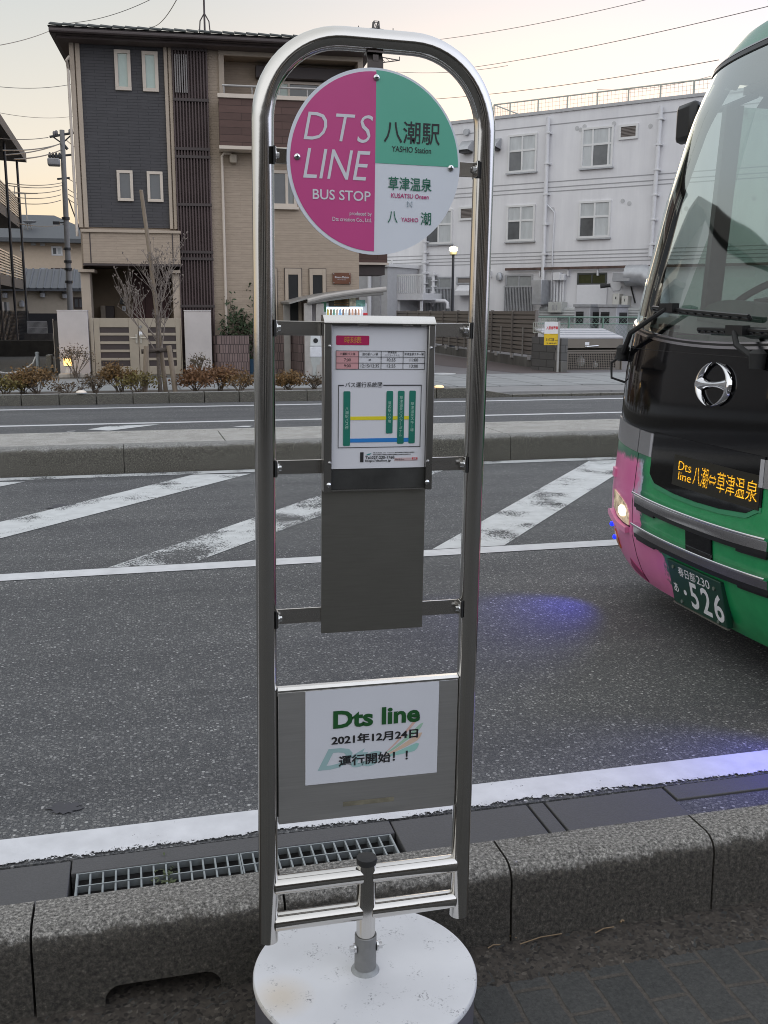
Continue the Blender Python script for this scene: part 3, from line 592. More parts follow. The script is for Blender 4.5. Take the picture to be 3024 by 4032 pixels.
# ------------------------------------------------------------------ gate and garden walls
GATE = mat('champagne_gate', (.365, .31, .24), .45, .15, var=.05, scale=3)
gt_ = frame_thing(HF, 'driveway_gate', 'beige double gate with dark slots in front of the house porch', 'gate')
g0, g1, gz0, gz1 = HF.rect(c2(532, 682), c2(1088, 1022), 0.); mid = HF.uz(c2(824, 800), 0)[0]; gz0 = .12
pu = HF.uz(c2(560, 800), 0)[0], HF.uz(c2(1072, 800), 0)[0]
b = MB().box(g0, pu[0] - .008, -.03, .06, .1, gz1); b.box(pu[1] + .008, g1, -.03, .06, .1, gz1); b.build('gate_post', GATE, gt_, bevel=.008)
for k, (x0, x1) in enumerate(((pu[0], mid - .006), (mid + .006, pu[1]))):
    iz = [HF.uz(c2(680, y), 0)[1] for y in (737, 770, 786, 821, 837, 870, 885, 919, 934, 968)]
    i0, i1 = (HF.uz(c2(594, 800), 0)[0], HF.uz(c2(768, 800), 0)[0]) if k == 0 else (HF.uz(c2(880, 800), 0)[0], HF.uz(c2(1045, 800), 0)[0])
    b = MB().box(x0, i0, -.025, .025, gz0, gz1); b.box(i1, x1, -.025, .025, gz0, gz1)
    zz = [gz1] + iz + [gz0]
    for j in range(0, len(zz), 2): b.box(i0, i1, -.02, .02, zz[j + 1], zz[j])
    lf = b.build('gate_leaf', GATE, gt_, bevel=.004)
    b = MB()
    for j in range(0, 10, 2): b.box(i0 + .002, i1 - .002, .0, .012, iz[j + 1] + .002, iz[j] - .002)
    b.build('slot_panel', BROWN, lf)
    hx = mid + (-.05 if k == 0 else .05); hz = HF.uz(c2(800, 805), 0)[1]
    b = MB().box(hx - .02, hx + .02, -.04, -.025, hz - .1, hz + .1); b.tube([(hx, -.04, hz + .02), (hx, -.08, hz + .02), (hx + (-.13 if k == 0 else .13), -.085, hz + .02)], .011, 8); b.build('handle', mat('handle_champagne', (.6, .56, .48), .3, .6), lf)
u_, z_ = HF.uz(c2(835, 733), 0); o = MB().cyl((u_, -.04, z_), (u_, -.02, z_), .03, 16).build('lock', BOLT, gt_)
u0, u1, z0, z1 = HF.rect(c2(825, 762), c2(846, 785), 0); MB().box(u0, u1, -.031, -.024, z0, z1).build('notice', WHITE_PRINT, gt_)
PLASTER = mat('pinkish_plaster', (.50, .455, .43), .9, var=.07, scale=2.5, bmp=.25, bs=60)
for nm, a, c in (('pale plastered garden wall left of the gate with a lamp in front', (340, 634), (542, 1042)), ('pale plastered garden wall between the gate and the brown block wall', (1092, 636), (1262, 1000))):
    u0, u1, z0, z1 = HF.rect(c2(*a), c2(*c), 0.)
    o = frame_thing(HF, 'garden_wall', nm, 'wall', 'pale garden walls beside the gate'); MB().box(u0, u1, -.10, .12, .05, z1 - .02).build('wall_body', PLASTER, o, bevel=.01); MB().box(u0 - .008, u1 + .008, -.108, .128, z1 - .02, z1).build('wall_cap', mat('wall_cap', (.56, .52, .50), .85), o, bevel=.006)
BLK = siding('split_face_block', (.19, .135, .125), (.05, .036, .034), .058, .2, .007, .16)
bw = frame_thing(HF, 'block_wall', 'brown ribbed block wall of a bin recess beside the garden wall', 'wall')
zt_ = HF.uz(c2(1300, 785), 0)[1]; u0 = HF.uz(c2(1266, 900), 0)[0]; u1 = HF.uz(c2(1480, 900), 0)[0]
b = MB(); arc = [(u0 + .25 - .25 * math.cos(a), -.05 - .25 * math.sin(a) + .25) for a in [i * R(90) / 6 for i in range(7)]]
o1 = [(x, y) for x, y in arc] + [(u1, -.05), (u1, .07), (u0 + .3, .07), (u0 + .12, .2)]
b.prism([(x, y, .08) for x, y in o1], (0, 0, zt_ - .08)); b.build('front_panel', BLK, bw, smooth=30)
a0 = HF.uz(cd(610, 1300), .55)[0]; a1 = HF.uz(cd(1172, 1300), .55)[0]; a2, a2z = HF.uz(cd(1388, 1300), 0)
b = MB().box(u1 - .15, a1 - .003, .55, .67, .08, zt_ + .02); b.build('back_panel', BLK, bw)
b = MB().prism([(a1, .55, .08), (a2 - .25, .0, .08), (a2, .0, .08), (a2, .12, .08), (a1, .67, .08)], (0, 0, zt_ - .08)); b.build('side_panel', BLK, bw)
tag(o := MB().box(*HF.rect(cd(612, 1370), cd(690, 1560), .3)[:2], .3, .52, .11, HF.uz(cd(640, 1375), .3)[1]).build('refuse_net', mat('blue_tarp', (.02, .07, .13), .6, var=.25, scale=9, bmp=.6, bs=12)), 'folded blue refuse net standing in the brown block recess', 'net'); o.location = HF.o; o.rotation_euler.z = HF.a

# ------------------------------------------------------------------ plants
def leaf_quads(mb, pos, s, rng):
    n = Vector((rng.gauss(0, 1), rng.gauss(0, 1), rng.gauss(0, .8) + .5)).normalized(); a = n.orthogonal().normalized(); b = n.cross(a); t = rng.random() * 6.28
    d = a * math.cos(t) + b * math.sin(t); e = n.cross(d); mb.quad(pos - d * s, pos - e * s * .45 + n * s * .1, pos + d * s, pos + e * s * .45 + n * s * .1)
def leafmat(name, c1_, c2_):
    if name in _mats: return _mats[name]
    m, t, p = newmat(name); f = noise(t, 13, 3, .7); t.links.new(cr(t, f, [(.3, c1_), (.7, c2_)]), p.inputs['Base Color']); p.inputs['Roughness'].default_value = .7; _mats[name] = m; return m
def shrub(px, base_y, y, wpx, hpx, label, lm, nleaf=500, seed=1, z0=.12, twigs=14, ls=.028, name='azalea_shrub', group='azaleas in the planting strip', cat='shrub', dens=1.):
    rng = random.Random(seed); p = on_y((px, base_y), y); k = F / 3906 * y / F * 1.02; rx = wpx / 2 * k; h = hpx * k
    o = thing(name, label, cat, (p.x, y, z0), 0, group); tw = MB(); ends = []
    for i in range(twigs):
        a = rng.random() * 6.28; rr = rx * math.sqrt(rng.random()); hh = h * (1 - .4 * (rr / rx) ** 2) * rng.uniform(.75, 1.0)
        q = [Vector((rng.gauss(0, .04), rng.gauss(0, .03), -.03)), Vector((math.cos(a) * rr * .35, math.sin(a) * rr * .3, hh * .4)), Vector((math.cos(a) * rr * .8, math.sin(a) * rr * .6, hh * .8)), Vector((math.cos(a) * rr, math.sin(a) * rr * .7, hh))]
        tw.tube(q, .008, 4, .003); ends.append((q[2], q[3]))
        for j in range(3):
            s = q[2].lerp(q[3], rng.random()); tw.tube([q[1].lerp(q[2], rng.random()), s + Vector((rng.gauss(0, .07), rng.gauss(0, .06), rng.uniform(0, .08)))], .004, 4, .002)
    lv = MB()
    for i in range(nleaf):
        a, b2 = rng.choice(ends); c = a.lerp(b2, rng.uniform(-.1, 1.1)) + Vector((rng.gauss(0, .085), rng.gauss(0, .085), rng.gauss(0, .055))) * dens
        if c.z > .10: leaf_quads(lv, c, ls * rng.uniform(.6, 1.3), rng)
    tw.build('stems', mat('shrub_stem', (.13, .10, .075), .9), o); lv.build('leaves', lm, o, smooth=0)
    return o
AZ1, AZ2 = leafmat('azalea_leaf_bronze', (.085, .055, .022), (.25, .135, .042)), leafmat('azalea_leaf_rust', (.095, .05, .024), (.24, .115, .044))
AZ3, AZ4 = leafmat('azalea_leaf_olive', (.07, .06, .02), (.22, .17, .04)), leafmat('azalea_leaf_dull', (.06, .045, .03), (.14, .095, .05))
for i, (x, w_, h_, lm, nl, lb) in enumerate([
    (22, 110, 95, AZ3, 600, 'bushy olive-brown azalea at the left end of the far planting strip'),
    (150, 190, 115, AZ1, 900, 'wide bronze azalea in front of the lit bollard'),
    (90, 90, 78, AZ3, 350, 'low yellowish azalea between the two leftmost bushes'),
    (270, 110, 60, AZ4, 220, 'sparse low azalea just right of the lit bollard'),
    (375, 90, 85, AZ4, 130, 'nearly leafless azalea in front of the left gate leaf'),
    (470, 150, 120, AZ1, 900, 'dense bronze azalea in front of the middle of the gate'),
    (545, 120, 112, AZ3, 600, 'olive-brown azalea beside the bare tree supports'),
    (770, 170, 120, AZ2, 1000, 'rust-red azalea in front of the right garden wall'),
    (870, 130, 110, AZ2, 800, 'rust-red azalea in front of the brown block wall'),
    (945, 110, 100, AZ1, 600, 'bronze azalea just left of the left sign post'),
    (1135, 120, 95, AZ1, 900, 'rounded bronze azalea seen between the sign post and timetable'),
    (1235, 80, 60, AZ4, 260, 'small twiggy azalea beside the timetable case')]):
    shrub(x, 1548, 17.95 + .25 * (i % 3), w_ * (1.0 + .16 * math.sin(i * 2.3)), h_ * (.80 + .10 * math.sin(i * 1.7)), lb, lm, int(nl * (1.9 if i % 3 else 1.1)), 30 + i)
shrub(300, 1495, HF.o.y - .75, 130, 130, 'dark red-brown shrub behind the lit bollard against the pale wall', AZ4, 420, 60, .1, name='garden_shrub', group=None)
shrub(785, 1480, HF.o.y - .9, 90, 85, 'dark olive shrub at the foot of the right garden wall', leafmat('dark_olive_leaf', (.05, .042, .022), (.12, .085, .04)), 260, 61, .1, name='garden_shrub', group=None)
EVG = leafmat('glossy_evergreen_leaf', (.022, .040, .018), (.060, .085, .035))
def evergreen(px, top, y, w_, label, seed, nl):
    rng = random.Random(seed); p = on_y((px, 1300), y); zt2 = on_y((px, top), y).z; k = y / F
    o = thing('evergreen_shrub', label, 'shrub', (p.x, y, .1)); tr, lv = MB(), MB(); H2 = zt2 - .1
    for s in range(9):
        a = rng.random() * 6.28; r = w_ / 2 * k * rng.uniform(.2, 1); hh = H2 * (1 if s == 0 else rng.uniform(.5, .85)); r = r if s else r * .4
        q = [Vector((0, 0, 0)), Vector((math.cos(a) * r * .4, math.sin(a) * r * .3, hh * .45)), Vector((math.cos(a) * r, math.sin(a) * r * .5, hh))]; tr.tube(q, .02, 5, .006)
        for j in range(nl // 9):
            t = rng.uniform(.25, 1.03); c = q[0].lerp(q[1], t * 2) if t < .5 else q[1].lerp(q[2], t * 2 - 1); sp = .17 * (1.05 - t * .6)
            leaf_quads(lv, c + Vector((rng.gauss(0, sp), rng.gauss(0, sp), rng.gauss(0, sp * .6))), rng.uniform(.035, .07), rng)
    tr.build('trunk', mat('shrub_stem', (.13, .10, .075), .9), o); lv.build('leaves', EVG, o, smooth=0)
evergreen(925, 1170, HF.o.y + .25, 150, 'glossy evergreen shrub behind the brown block wall left of the sign post', 5, 1100)
evergreen(990, 1122, HF.o.y + .42, 110, 'taller evergreen shrub partly hidden behind the left sign post', 6, 700)
# bare young tree with its wooden supports
ty = 18.2; tp = on_y((632, 1545), ty); rng = random.Random(11)
tr = thing('bare_tree', 'leafless young street tree with fine upright twigs in front of the gate', 'tree', (tp.x, ty, .1))
tk, tw, bd = MB(), MB(), MB()
def kz(px, y): q = on_y((px, y), ty); return Vector((q.x - tp.x, 0, q.z - .1))
base = [Vector((0, 0, 0)), kz(625, 1450), kz(620, 1330), kz(618, 1240)]
tk.tube(base, .04, 8, .022)
def twig(p, d, ln, r, dep):
    n = 4; q = [p]
    for i in range(n): d = (d + Vector((rng.gauss(0, .13), rng.gauss(0, .13), .07))).normalized(); q.append(q[-1] + d * ln / n)
    (tk if dep == 0 else tw).tube(q, r, 5 if dep < 2 else 4, r * .5)
    if dep >= 3:
        for k in range(3): c = q[-1].lerp(q[-2], rng.random()); tw.tube([q[-1], q[-1] + Vector((rng.gauss(0, .02), rng.gauss(0, .02), .035))], .007, 4, .004)
        return
    for i in range(5 if dep < 2 else 4):
        t = rng.uniform(.3, 1); k = min(n - 1, int(t * n)); c = q[k].lerp(q[k + 1], t * n - k); a = rng.random() * 6.28
        s = Vector((math.cos(a), math.sin(a) * .7, rng.uniform(.5, 1.3))).normalized(); twig(c, (d * .6 + s).normalized(), ln * rng.uniform(.45, .7), r * .55, dep + 1)
for bx, by, ex, ey in ((624, 1400, 520, 1120), (622, 1350, 500, 1180), (620, 1330, 660, 1020), (622, 1370, 720, 1110), (620, 1280, 590, 1000), (621, 1300, 560, 1040), (620, 1260, 640, 1010), (624, 1390, 690, 1190), (622, 1340, 470, 1100)):
    a = kz(bx, by); e = kz(ex, ey); e.y = rng.uniform(-.45, .45); d = e - a; twig(a, d.normalized(), d.length * .72, .0125, 1)
tk.build('trunk', mat('tree_bark', (.13, .105, .085), .95, var=.3, scale=25, bmp=.6, bs=60), tr); tw.build('branches', mat('twig_bark', (.21, .175, .15), .9), tr)
WOOD = mat('weathered_stake', (.24, .19, .14), .9, var=.2, scale=6, stretch=(10, 10, 1), bmp=.4, bs=30)
stk = thing('tree_support', 'short wooden stakes and crossbar tied around the bare tree', 'tree support', (tp.x, ty, .1))
for (xa, ya), (xb, yb), dy in (((570, 1548), (576, 1362), -.12), ((690, 1545), (664, 1360), -.1)):
    a, b2 = kz(xa, ya), kz(xb, yb); a.y = b2.y = dy; MB().tube([a, b2], .045, 10).build('stake', WOOD, stk)
a, b2 = kz(556, 1384), kz(676, 1376); a.y = b2.y = -.05; MB().tube([a, b2], .04, 10).build('crossbar', mat('dark_stake', (.07, .055, .045), .9), stk)
b = MB()
for pxx in (574, 622, 668): c = kz(pxx, 1381); c.y = -.05; b.tube([c + Vector((.052 * math.cos(t), .06 * math.sin(t), .01 * math.sin(3 * t))) for t in [i * .45 for i in range(15)]], .012, 5)
b.build('rope_lashing', mat('palm_rope', (.06, .045, .035), .95), stk)
lp = thing('tall_stake', 'tall leaning wooden pole rising past the bare tree to the lower windows', 'stake', (tp.x, ty, .1))
a, b2, c = kz(654, 1545), kz(592, 1010), kz(556, 748); a.y = .1; b2.y = c.y = .1; MB().tube([a, b2, c], .04, 10, .032).build('pole_body', WOOD, lp); MB().lathe([(.034, 0), (.03, .012)], tuple(c), 10).build('pole_tip', mat('sawn_wood', (.3, .25, .19), .9), lp)

# ------------------------------------------------------------------ bollard lamp, rope post, vending machine, canopy, bin
p = on_y((270, 1490), HF.o.y - .45); lb = thing('bollard_lamp', 'low white bollard lamp glowing warm in front of the pale wall', 'lamp', (p.x, HF.o.y - .45, .1))
zz = on_y((270, 1408), HF.o.y - .45).z - .1; z2 = on_y((270, 1440), HF.o.y - .45).z - .1
MB().lathe([(.075, 0), (.07, .01), (.062, z2 - .02), (.085, z2)], n=20).build('post', mat('white_post', (.6, .58, .56), .6), lb)
MB().lathe([(.07, z2 + .001), (.085, z2 + .01), (.085, zz - .02), (.06, zz - .01)], n=20).build('lantern', mat('warm_lantern', (1, .62, .18), .4, emit=2.6, var=.01), lb); MB().lathe([(.088, zz - .02), (.088, zz), (.05, zz + .02)], n=20).build('cap', GAL, lb)
pl_ = bpy.data.lights.new('bollard_glow', 'POINT'); pl_.energy = 1.6; pl_.color = (1, .62, .25); pl_.shadow_soft_size = .08; po = bpy.data.objects.new('bollard_glow', pl_); COL.objects.link(po); po.location = (p.x, HF.o.y - .62, .1 + zz)
eb = frame_thing(HF, 'edging_stones', 'row of small pale edging stones under the bollard lamp', 'edging'); b = MB()
for i in range(7):
    u = HF.uz(c2(352 + i * 24, 1055), -.65)[0]; b.box(u, u + .13, -.72, -.58, .1, .2 + random.uniform(-.01, .01))
b.build('stones', mat('edging_stone', (.38, .34, .29), .9, var=.2, scale=8), eb, bevel=.02)
b = frame_thing(HF, 'edging_stones', 'row of small pale edging stones at the foot of the waste bin', 'edging'); q = MB()
for i in range(4): u = HF.uz((1205 + i * 16, 1490), -.1)[0]; q.box(u, u + .085, -.18, -.05, .1, .19)
q.build('stones', _mats['edging_stone'], b, bevel=.015)
py_ = 24.4; p = on_y((150, 1460), py_); rp = thing('rope_post', 'short grey steel post holding a white rope beside the yard', 'post', (p.x, py_, .1)); zt2 = on_y((148, 1387), py_).z - .1
MB().lathe([(.045, 0), (.045, zt2 - .03), (.05, zt2 - .03), (.05, zt2), (.02, zt2 + .01)], n=14).build('post_body', GAL, rp)
a, c = on_y((142, 1400), py_), on_y((-60, 1462), py_ - .6); rope = []
for i in range(15): t = i / 14; q = a.lerp(c, t); q.z -= .42 * (1 - (2 * t - .75) ** 2) * (t < 1) * .55 if t > 0 else 0; rope.append(q)
tag(MB().tube(rope, .018, 7).build('rope', mat('white_rope', (.5, .48, .45), .9, bmp=.6, bs=90)), 'white rope sagging from the short steel post', 'rope')
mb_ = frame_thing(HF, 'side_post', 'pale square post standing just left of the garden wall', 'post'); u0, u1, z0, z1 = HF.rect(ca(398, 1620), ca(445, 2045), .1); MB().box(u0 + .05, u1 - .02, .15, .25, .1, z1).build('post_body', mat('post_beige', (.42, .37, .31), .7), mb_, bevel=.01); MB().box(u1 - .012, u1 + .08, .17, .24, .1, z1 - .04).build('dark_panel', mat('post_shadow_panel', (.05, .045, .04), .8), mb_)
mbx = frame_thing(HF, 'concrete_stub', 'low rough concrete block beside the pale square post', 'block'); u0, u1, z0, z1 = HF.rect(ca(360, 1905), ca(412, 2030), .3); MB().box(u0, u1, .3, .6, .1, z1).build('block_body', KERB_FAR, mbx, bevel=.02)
# vending machine
vy = 22.95
def vz(p, dy=0): q = on_y(p, vy + dy); return q.x, q.z
vx0, vx1 = vz(cc(440, 560))[0], vz(cc(818, 560))[0]; vzt = vz(cc(600, 500))[1]; vzo = vz(cc(600, 455))[1]
vm_ = thing('vending_machine', 'lit white drinks vending machine under the canopy', 'vending machine', (0, vy, 0))
VB = MB().box(vx0, vx1, .0, .75, .1, vzt).build('cabinet', mat('vending_white', (.80, .82, .84), .4), vm_, bevel=.02)
a0, a1 = vz(cc(485, 600))[0], vz(cc(785, 600))[0]; zb = vz(cc(600, 605))[1]; z2 = vz(cc(600, 535))[1]
MB().box(a0, a1, -.012, -.001, zb - .5, z2).build('display_window', mat('vending_glow', (.62, .80, .98), .4, emit=.62, var=.15, scale=3), vm_)
MB().box(a0 + .01, a1 - .01, -.03, -.013, z2 - .13, z2 - .02).build('light_strip', mat('vending_tube_light', (.75, .88, 1.), .4, emit=1.6, var=.1, scale=6), vm_)
b = {}; rng = random.Random(3)
for row in range(4):
    n_ = 12
    for i in range(n_):
        x = a0 + (a1 - a0) * (i + .5) / n_; zb2 = zb - row * .2 + .005; c = rng.choice(['orange', 'orange', 'tan', 'yellow', 'lime', 'blue', 'blue', 'white', 'green', 'brown'])
        b.setdefault(c, MB()).lathe([(.026, 0), (.028, .02), (.028, .11), (.014, .135), (.014, .15)], (x, -.04, zb2), 10)
CC = dict(orange=(.72, .42, .28), tan=(.66, .52, .42), yellow=(.78, .62, .18), lime=(.60, .64, .30), blue=(.32, .52, .80), white=(.8, .8, .8), green=(.25, .45, .34), brown=(.36, .22, .15))
for c, m in b.items(): m.build('sample_bottles', mat('bottle_' + c, CC[c], .4, emit=.25), vm_)
a2, a3 = vz(cc(508, 500))[0], vz(cc(672, 500))[0]
o = MB().box(a2, a3, -.03, -.004, z2, vzo).build('top_panel', mat('dark_poster', (.05, .045, .03), .4, var=.3, scale=6), vm_)
t_ = MB()
for r_i in range(3):
    for i in range(12):
        x = a2 + .12 + (a3 - a2 - .16) * i / 12; t_.box(x, x + .045, -.036, -.03, z2 + .03 + r_i * .055, z2 + .065 + r_i * .055)
t_.build('poster_cans', mat('poster_gold', (.45, .28, .12), .4), o)
for (xa, xb, ya, yb, c) in ((440, 486, 495, 575, (.12, .35, .2)), (674, 727, 458, 530, (.6, .55, .4)), (728, 803, 478, 530, (.25, .5, .42)), (788, 822, 585, 605, (.7, .05, .06))):
    x0, z1 = vz(cc(xa, ya)); x1, z0 = vz(cc(xb, yb)); o = MB().box(x0, x1, -.028, -.003, z0, z1).build('sticker_panel', mat('sticker_%d' % xa, c, .5, var=.45, scale=14), vm_)
x0, z1 = vz(cc(398, 505)); x1, z0 = vz(cc(438, 660)); o = MB().box(x0, x1 - .005, .05, .7, z0 - 1, z1).build('side_panel', mat('vending_side', (.6, .58, .62), .5), vm_)
b = MB()
for i in range(7): z = z1 - .2 - i * .11; b.box(x0 + .06, x1 - .07, .044, .05, z - .03, z + .03)
b.build('side_marks', mat('side_mark_red', (.5, .06, .06), .5), o)
# curved canopy over it
cn = thing('bicycle_canopy', 'grey curved-roof canopy on posts behind the timetable case', 'canopy', (0, vy, 0)); 
q = [(165, 492), (300, 455), (450, 425), (600, 404), (750, 390), (940, 383)]; pts = [vz(cc(*k)) for k in q]; rb = MB()
for (xa, za), (xb, zb_) in zip(pts, pts[1:]): rb.add([(xa, -.35, za - .06), (xb, -.35, zb_ - .06), (xb, 1.8, zb_ - .02), (xa, 1.8, za - .02), (xa, -.35, za - .02), (xb, -.35, zb_ - .02), (xb, 1.8, zb_ + .02), (xa, 1.8, za + .02)], [(0, 3, 2, 1), (4, 5, 6, 7), (0, 1, 5, 4), (2, 3, 7, 6), (1, 2, 6, 5), (3, 0, 4, 7)])
rb.build('roof', mat('canopy_grey', (.30, .285, .265), .4, .3), cn, smooth=50)
q = [(310, 490), (450, 455), (600, 430), (750, 412), (940, 395)]; pts = [vz(cc(*k)) for k in q]
MB().tube([(x, -.4, z) for x, z in pts], .06, 10).build('front_rail', mat('canopy_rail', (.42, .39, .36), .4, .3), cn)
q = [(310, 505), (500, 470), (750, 440), (920, 425)]; pts = [vz(cc(*k)) for k in q]; MB().tube([(x, -.36, z) for x, z in pts], .045, 8).build('lower_rail', _mats['canopy_grey'], cn)
for xx in (320, 415):
    x, z = vz(cc(xx, 500)); MB().box(x - .09, x + .09, -.3, -.2, .1, z - .02).build('post', _mats['canopy_rail'], cn, bevel=.01)
x, z = vz(cc(235, 500)); MB().box(x - .14, x + .02, .9, 1.0, .1, z).build('post', _mats['canopy_rail'], cn, bevel=.01)
# waste bin with bag
by = 22.75
def bz(p): q = on_y(p, by); return q.x, q.z
bn = thing('waste_bin', 'tall pale grey waste bin with a white bag under its lid', 'bin', (0, by, 0))
x0, zt2 = bz(cf(870, 420)); x1, z0 = bz(cf(1008, 790)); zb = bz(cf(900, 545))[1]; zl = bz(cf(900, 452))[1]; zt3 = bz(cf(900, 350))[1]; xm, hw = (x0 + x1) / 2, (x1 - x0) / 2
def frus(mb, h0, h1, za, zb_, c=xm): return mb.add([(c + sx * h * 1., sy * h * .9, z) for z, h in ((za, h0), (zb_, h1)) for sx, sy in ((-1, -1), (1, -1), (1, 1), (-1, 1))], [(0, 1, 5, 4), (1, 2, 6, 5), (2, 3, 7, 6), (3, 0, 4, 7), (0, 3, 2, 1), (4, 5, 6, 7)])
frus(MB(), hw * .62, hw * .9, .1, zb).build('bin_body', mat('bin_grey', (.42, .43, .41), .5), bn, bevel=.02)
frus(MB(), hw * .97, hw * .93, zb - .05, zl).build('bag', mat('bin_bag', (.66, .66, .68), .5, var=.08, scale=12, bmp=1., bs=14), bn, bevel=.02)
ld = frus(MB(), hw * .96, hw * .72, zl + .001, zt3 + .16).build('lid', mat('bin_lid', (.60, .61, .60), .45), bn, bevel=.02)
MB().cyl((xm, -hw * .86, zl + .13), (xm, -hw * .74, zl + .13), .055, 14).build('opening', BLACK, ld)

# ------------------------------------------------------------------ white three-storey building on the right
d_ = ray((2235, 1226)); d_.z = 0; d_.normalize(); WP = d_ * 43
WF = Frame((WP.x, WP.y), -47.4)
def make_whitewall():
    m, t, p = newmat('white_rendered_wall')
    st = noise(t, 1.0, 6, .65, stretch=(2.2, 2.2, .25)); c = cr(t, st, [(.3, (.65, .645, .67)), (.6, (.76, .755, .775)), (.75, (.78, .775, .79))])
    c = mixc(t, .35, c, cr(t, noise(t, .5, 5), [(.35, (.63, .625, .65)), (.65, (.79, .785, .80))])); t.links.new(c, p.inputs['Base Color']); p.inputs['Roughness'].default_value = .8; bump(t, p, noise(t, 30, 4), .12, .01); return m
WWALL = make_whitewall()
WPIPE = mat('white_pipe', (.66, .66, .68), .5, var=.06); WFR = mat('white_window_frame', (.68, .68, .68), .5, var=.04); ALU = mat('dull_aluminium', (.42, .43, .45), .45, .5, var=.12, scale=5)
GROOVE = mat('wall_groove', (.34, .34, .35), .9); RUST = mat('rusty_rail', (.10, .065, .055), .85, var=.5, scale=4)
W_PALE = mat('blind_pane', (.50, .52, .53), .25, var=.16, scale=1.3, stretch=(3, 1, .6)); W_DARK = mat('grey_pane', (.13, .135, .14), .10, var=.35, scale=.9); W_BROWN = mat('louvre_vent', (.20, .175, .16), .6)
wb = frame_thing(WF, 'white_building', 'long white three-storey rendered building with roof mesh fence and wall pipes', 'building')
wuL = WF.uz((1395, 700), 0)[0]; wuR = WF.uz((3250, 700), 0)[0]; wz = WF.uz(c4(1100, 253), 0)[1]
MB().box(wuL, wuR, 0, 14, 0, wz).build('wall', WWALL, wb)
MB().box(wuL - .05, wuR + .05, -.06, 14.05, wz + .002, wz + .12).build('parapet_coping', mat('coping_grey', (.45, .45, .46), .7), wb)
b = MB()
for p in ((1100, 338), (1100, 757), (1100, 798), (1100, 828)): z = WF.uz(c4(*p), 0)[1]; b.box(wuL, wuR, -.008, .01, z - .02, z + .02)
for p in ((1100, 165), (1100, 193), (1100, 218), (1100, 243)): z = WF.uz(c5(*p), 0)[1]; b.box(wuL, wuR, -.008, .01, z - .018, z + .018)
b.build('wall_joints', GROOVE, wb)
z = WF.uz(c5(1000, 288), -.2)[1]; MB().box(wuL + 8, wuR, -.22, -.1, z - .05, z + .05).build('rusty_ledge', RUST, wb)
b = MB()
for px_x in (100, 520, 880, 1085, 1300, 1530): u = WF.uz(c5(px_x, 285), -.1)[0]; b.box(u - .03, u + .03, -.16, 0, z - .32, z - .051)
b.build('ledge_brackets', WPIPE, wb)
wins = [((650, 430), (853, 690), 0), ((1185, 378), (1405, 655), 1), ((640, 940), (838, 1195), 0), ((1165, 910), (1385, 1170), 0), ((45, 975), (243, 1215), 0)]
for a, c, k in wins:
    window(WF, wb, c4(*a), c4(*c), 0, WFR, W_DARK, .085, (.5,) if not k else (.36, .86), (.57,), pm2=W_PALE, pale=(1, 2, 3) if not k else (0, 2, 3, 4, 5), sill=ALU, proud=.06)
for a, c in (((1455, 355), (1590, 452)), ((295, 950), (410, 1043))):
    u0, u1, z0, z1 = WF.rect(c4(*a), c4(*c), 0); o = MB().ring(u0, u1, z0, z1, .09, -.07, .01).build('louvre_window', WFR, wb); b = MB().box(u0 + .09, u1 - .09, -.015, .01, z0 + .09, z1 - .09)
    for i in range(7): zz = z0 + .1 + (z1 - z0 - .2) * (i + .5) / 7; b.box(u0 + .09, u1 - .09, -.05, -.014, zz - .03, zz)
    b.build('louvre_slats', W_BROWN, o)
for a, c in (((302, 470), (380, 545)), ((535, 452), (582, 525))):
    u0, u1, z0, z1 = WF.rect(c4(*a), c4(*c), -.2); b = MB().prism([(u0, 0, z0), (u0, -.55, z0 + .05), (u0, -.5, z0 + .15), (u0, -.08, z1), (u0, 0, z1)], (u1 - u0, 0, 0)); b.build('vent_hood', ALU, wb); 
    MB().box(u0 + .05, u1 - .05, -.48, -.02, z0 - .06, z0 + .03).build('hood_opening', BLACK, wb)
u, z = WF.uz(c4(350, 408), 0); MB().lathe([(.1, 0), (.09, .06), (.03, .1)], n=14) ; b = MB().cyl((u, -.14, z), (u, 0, z), .13, 14, .15); b.build('round_vent', ALU, wb)
def pipe(pts, r, name='rain_pipe', v=-.16, m=WPIPE, brk=6):
    q = [WF.uz(p, v) for p in pts]; u0 = q[0][0]; b = MB().tube([(u if i else u0, v, z) for i, (u, z) in enumerate(q)], r, 10)
    if brk:
        (ua, za), (ub, zb_) = q[0], q[1]
        for i in range(brk): t = (i + .5) / brk; zz = za + (zb_ - za) * t; uu = ua + (ub - ua) * t; b.box(uu - r * 1.1, uu + r * 1.7, v - r * 1.1, 0, zz - .03, zz + .03)
    return b.build(name, m, wb)
pipe([c4(937, 300), c5(893, 505), c5(900, 520), c5(915, 530), c5(917, 575)], .085)
pipe([(2603, 418), (2560, 1010)], .085)
pipe([c4(930, 932), c4(982, 988), c5(968, 150), c5(960, 520)], .03, 'conduit', -.06, WPIPE, 0)
pipe([c5(42, 60), c5(36, 510)], .09); pipe([c5(105, 315), c5(100, 565)], .075)
pipe([c5(20, 527), c5(190, 527), c5(205, 540), c5(208, 580)], .085, 'drain_pipe', -.6, WPIPE, 0)
b = MB()
for k in range(5): u = WF.uz(c5(280, 950), 0)[0]
rng = random.Random(4)
for i in range(16):
    u = rng.uniform(wuL + 8, wuR); zz = rng.choice([wz - .75, wz - 3.7, wz - 4.0]) + rng.uniform(-.15, .15); b.cyl((u, -.012, zz), (u, .01, zz), .09, 10)
b.build('wall_patches', mat('wall_patch_grey', (.50, .50, .51), .9), wb)
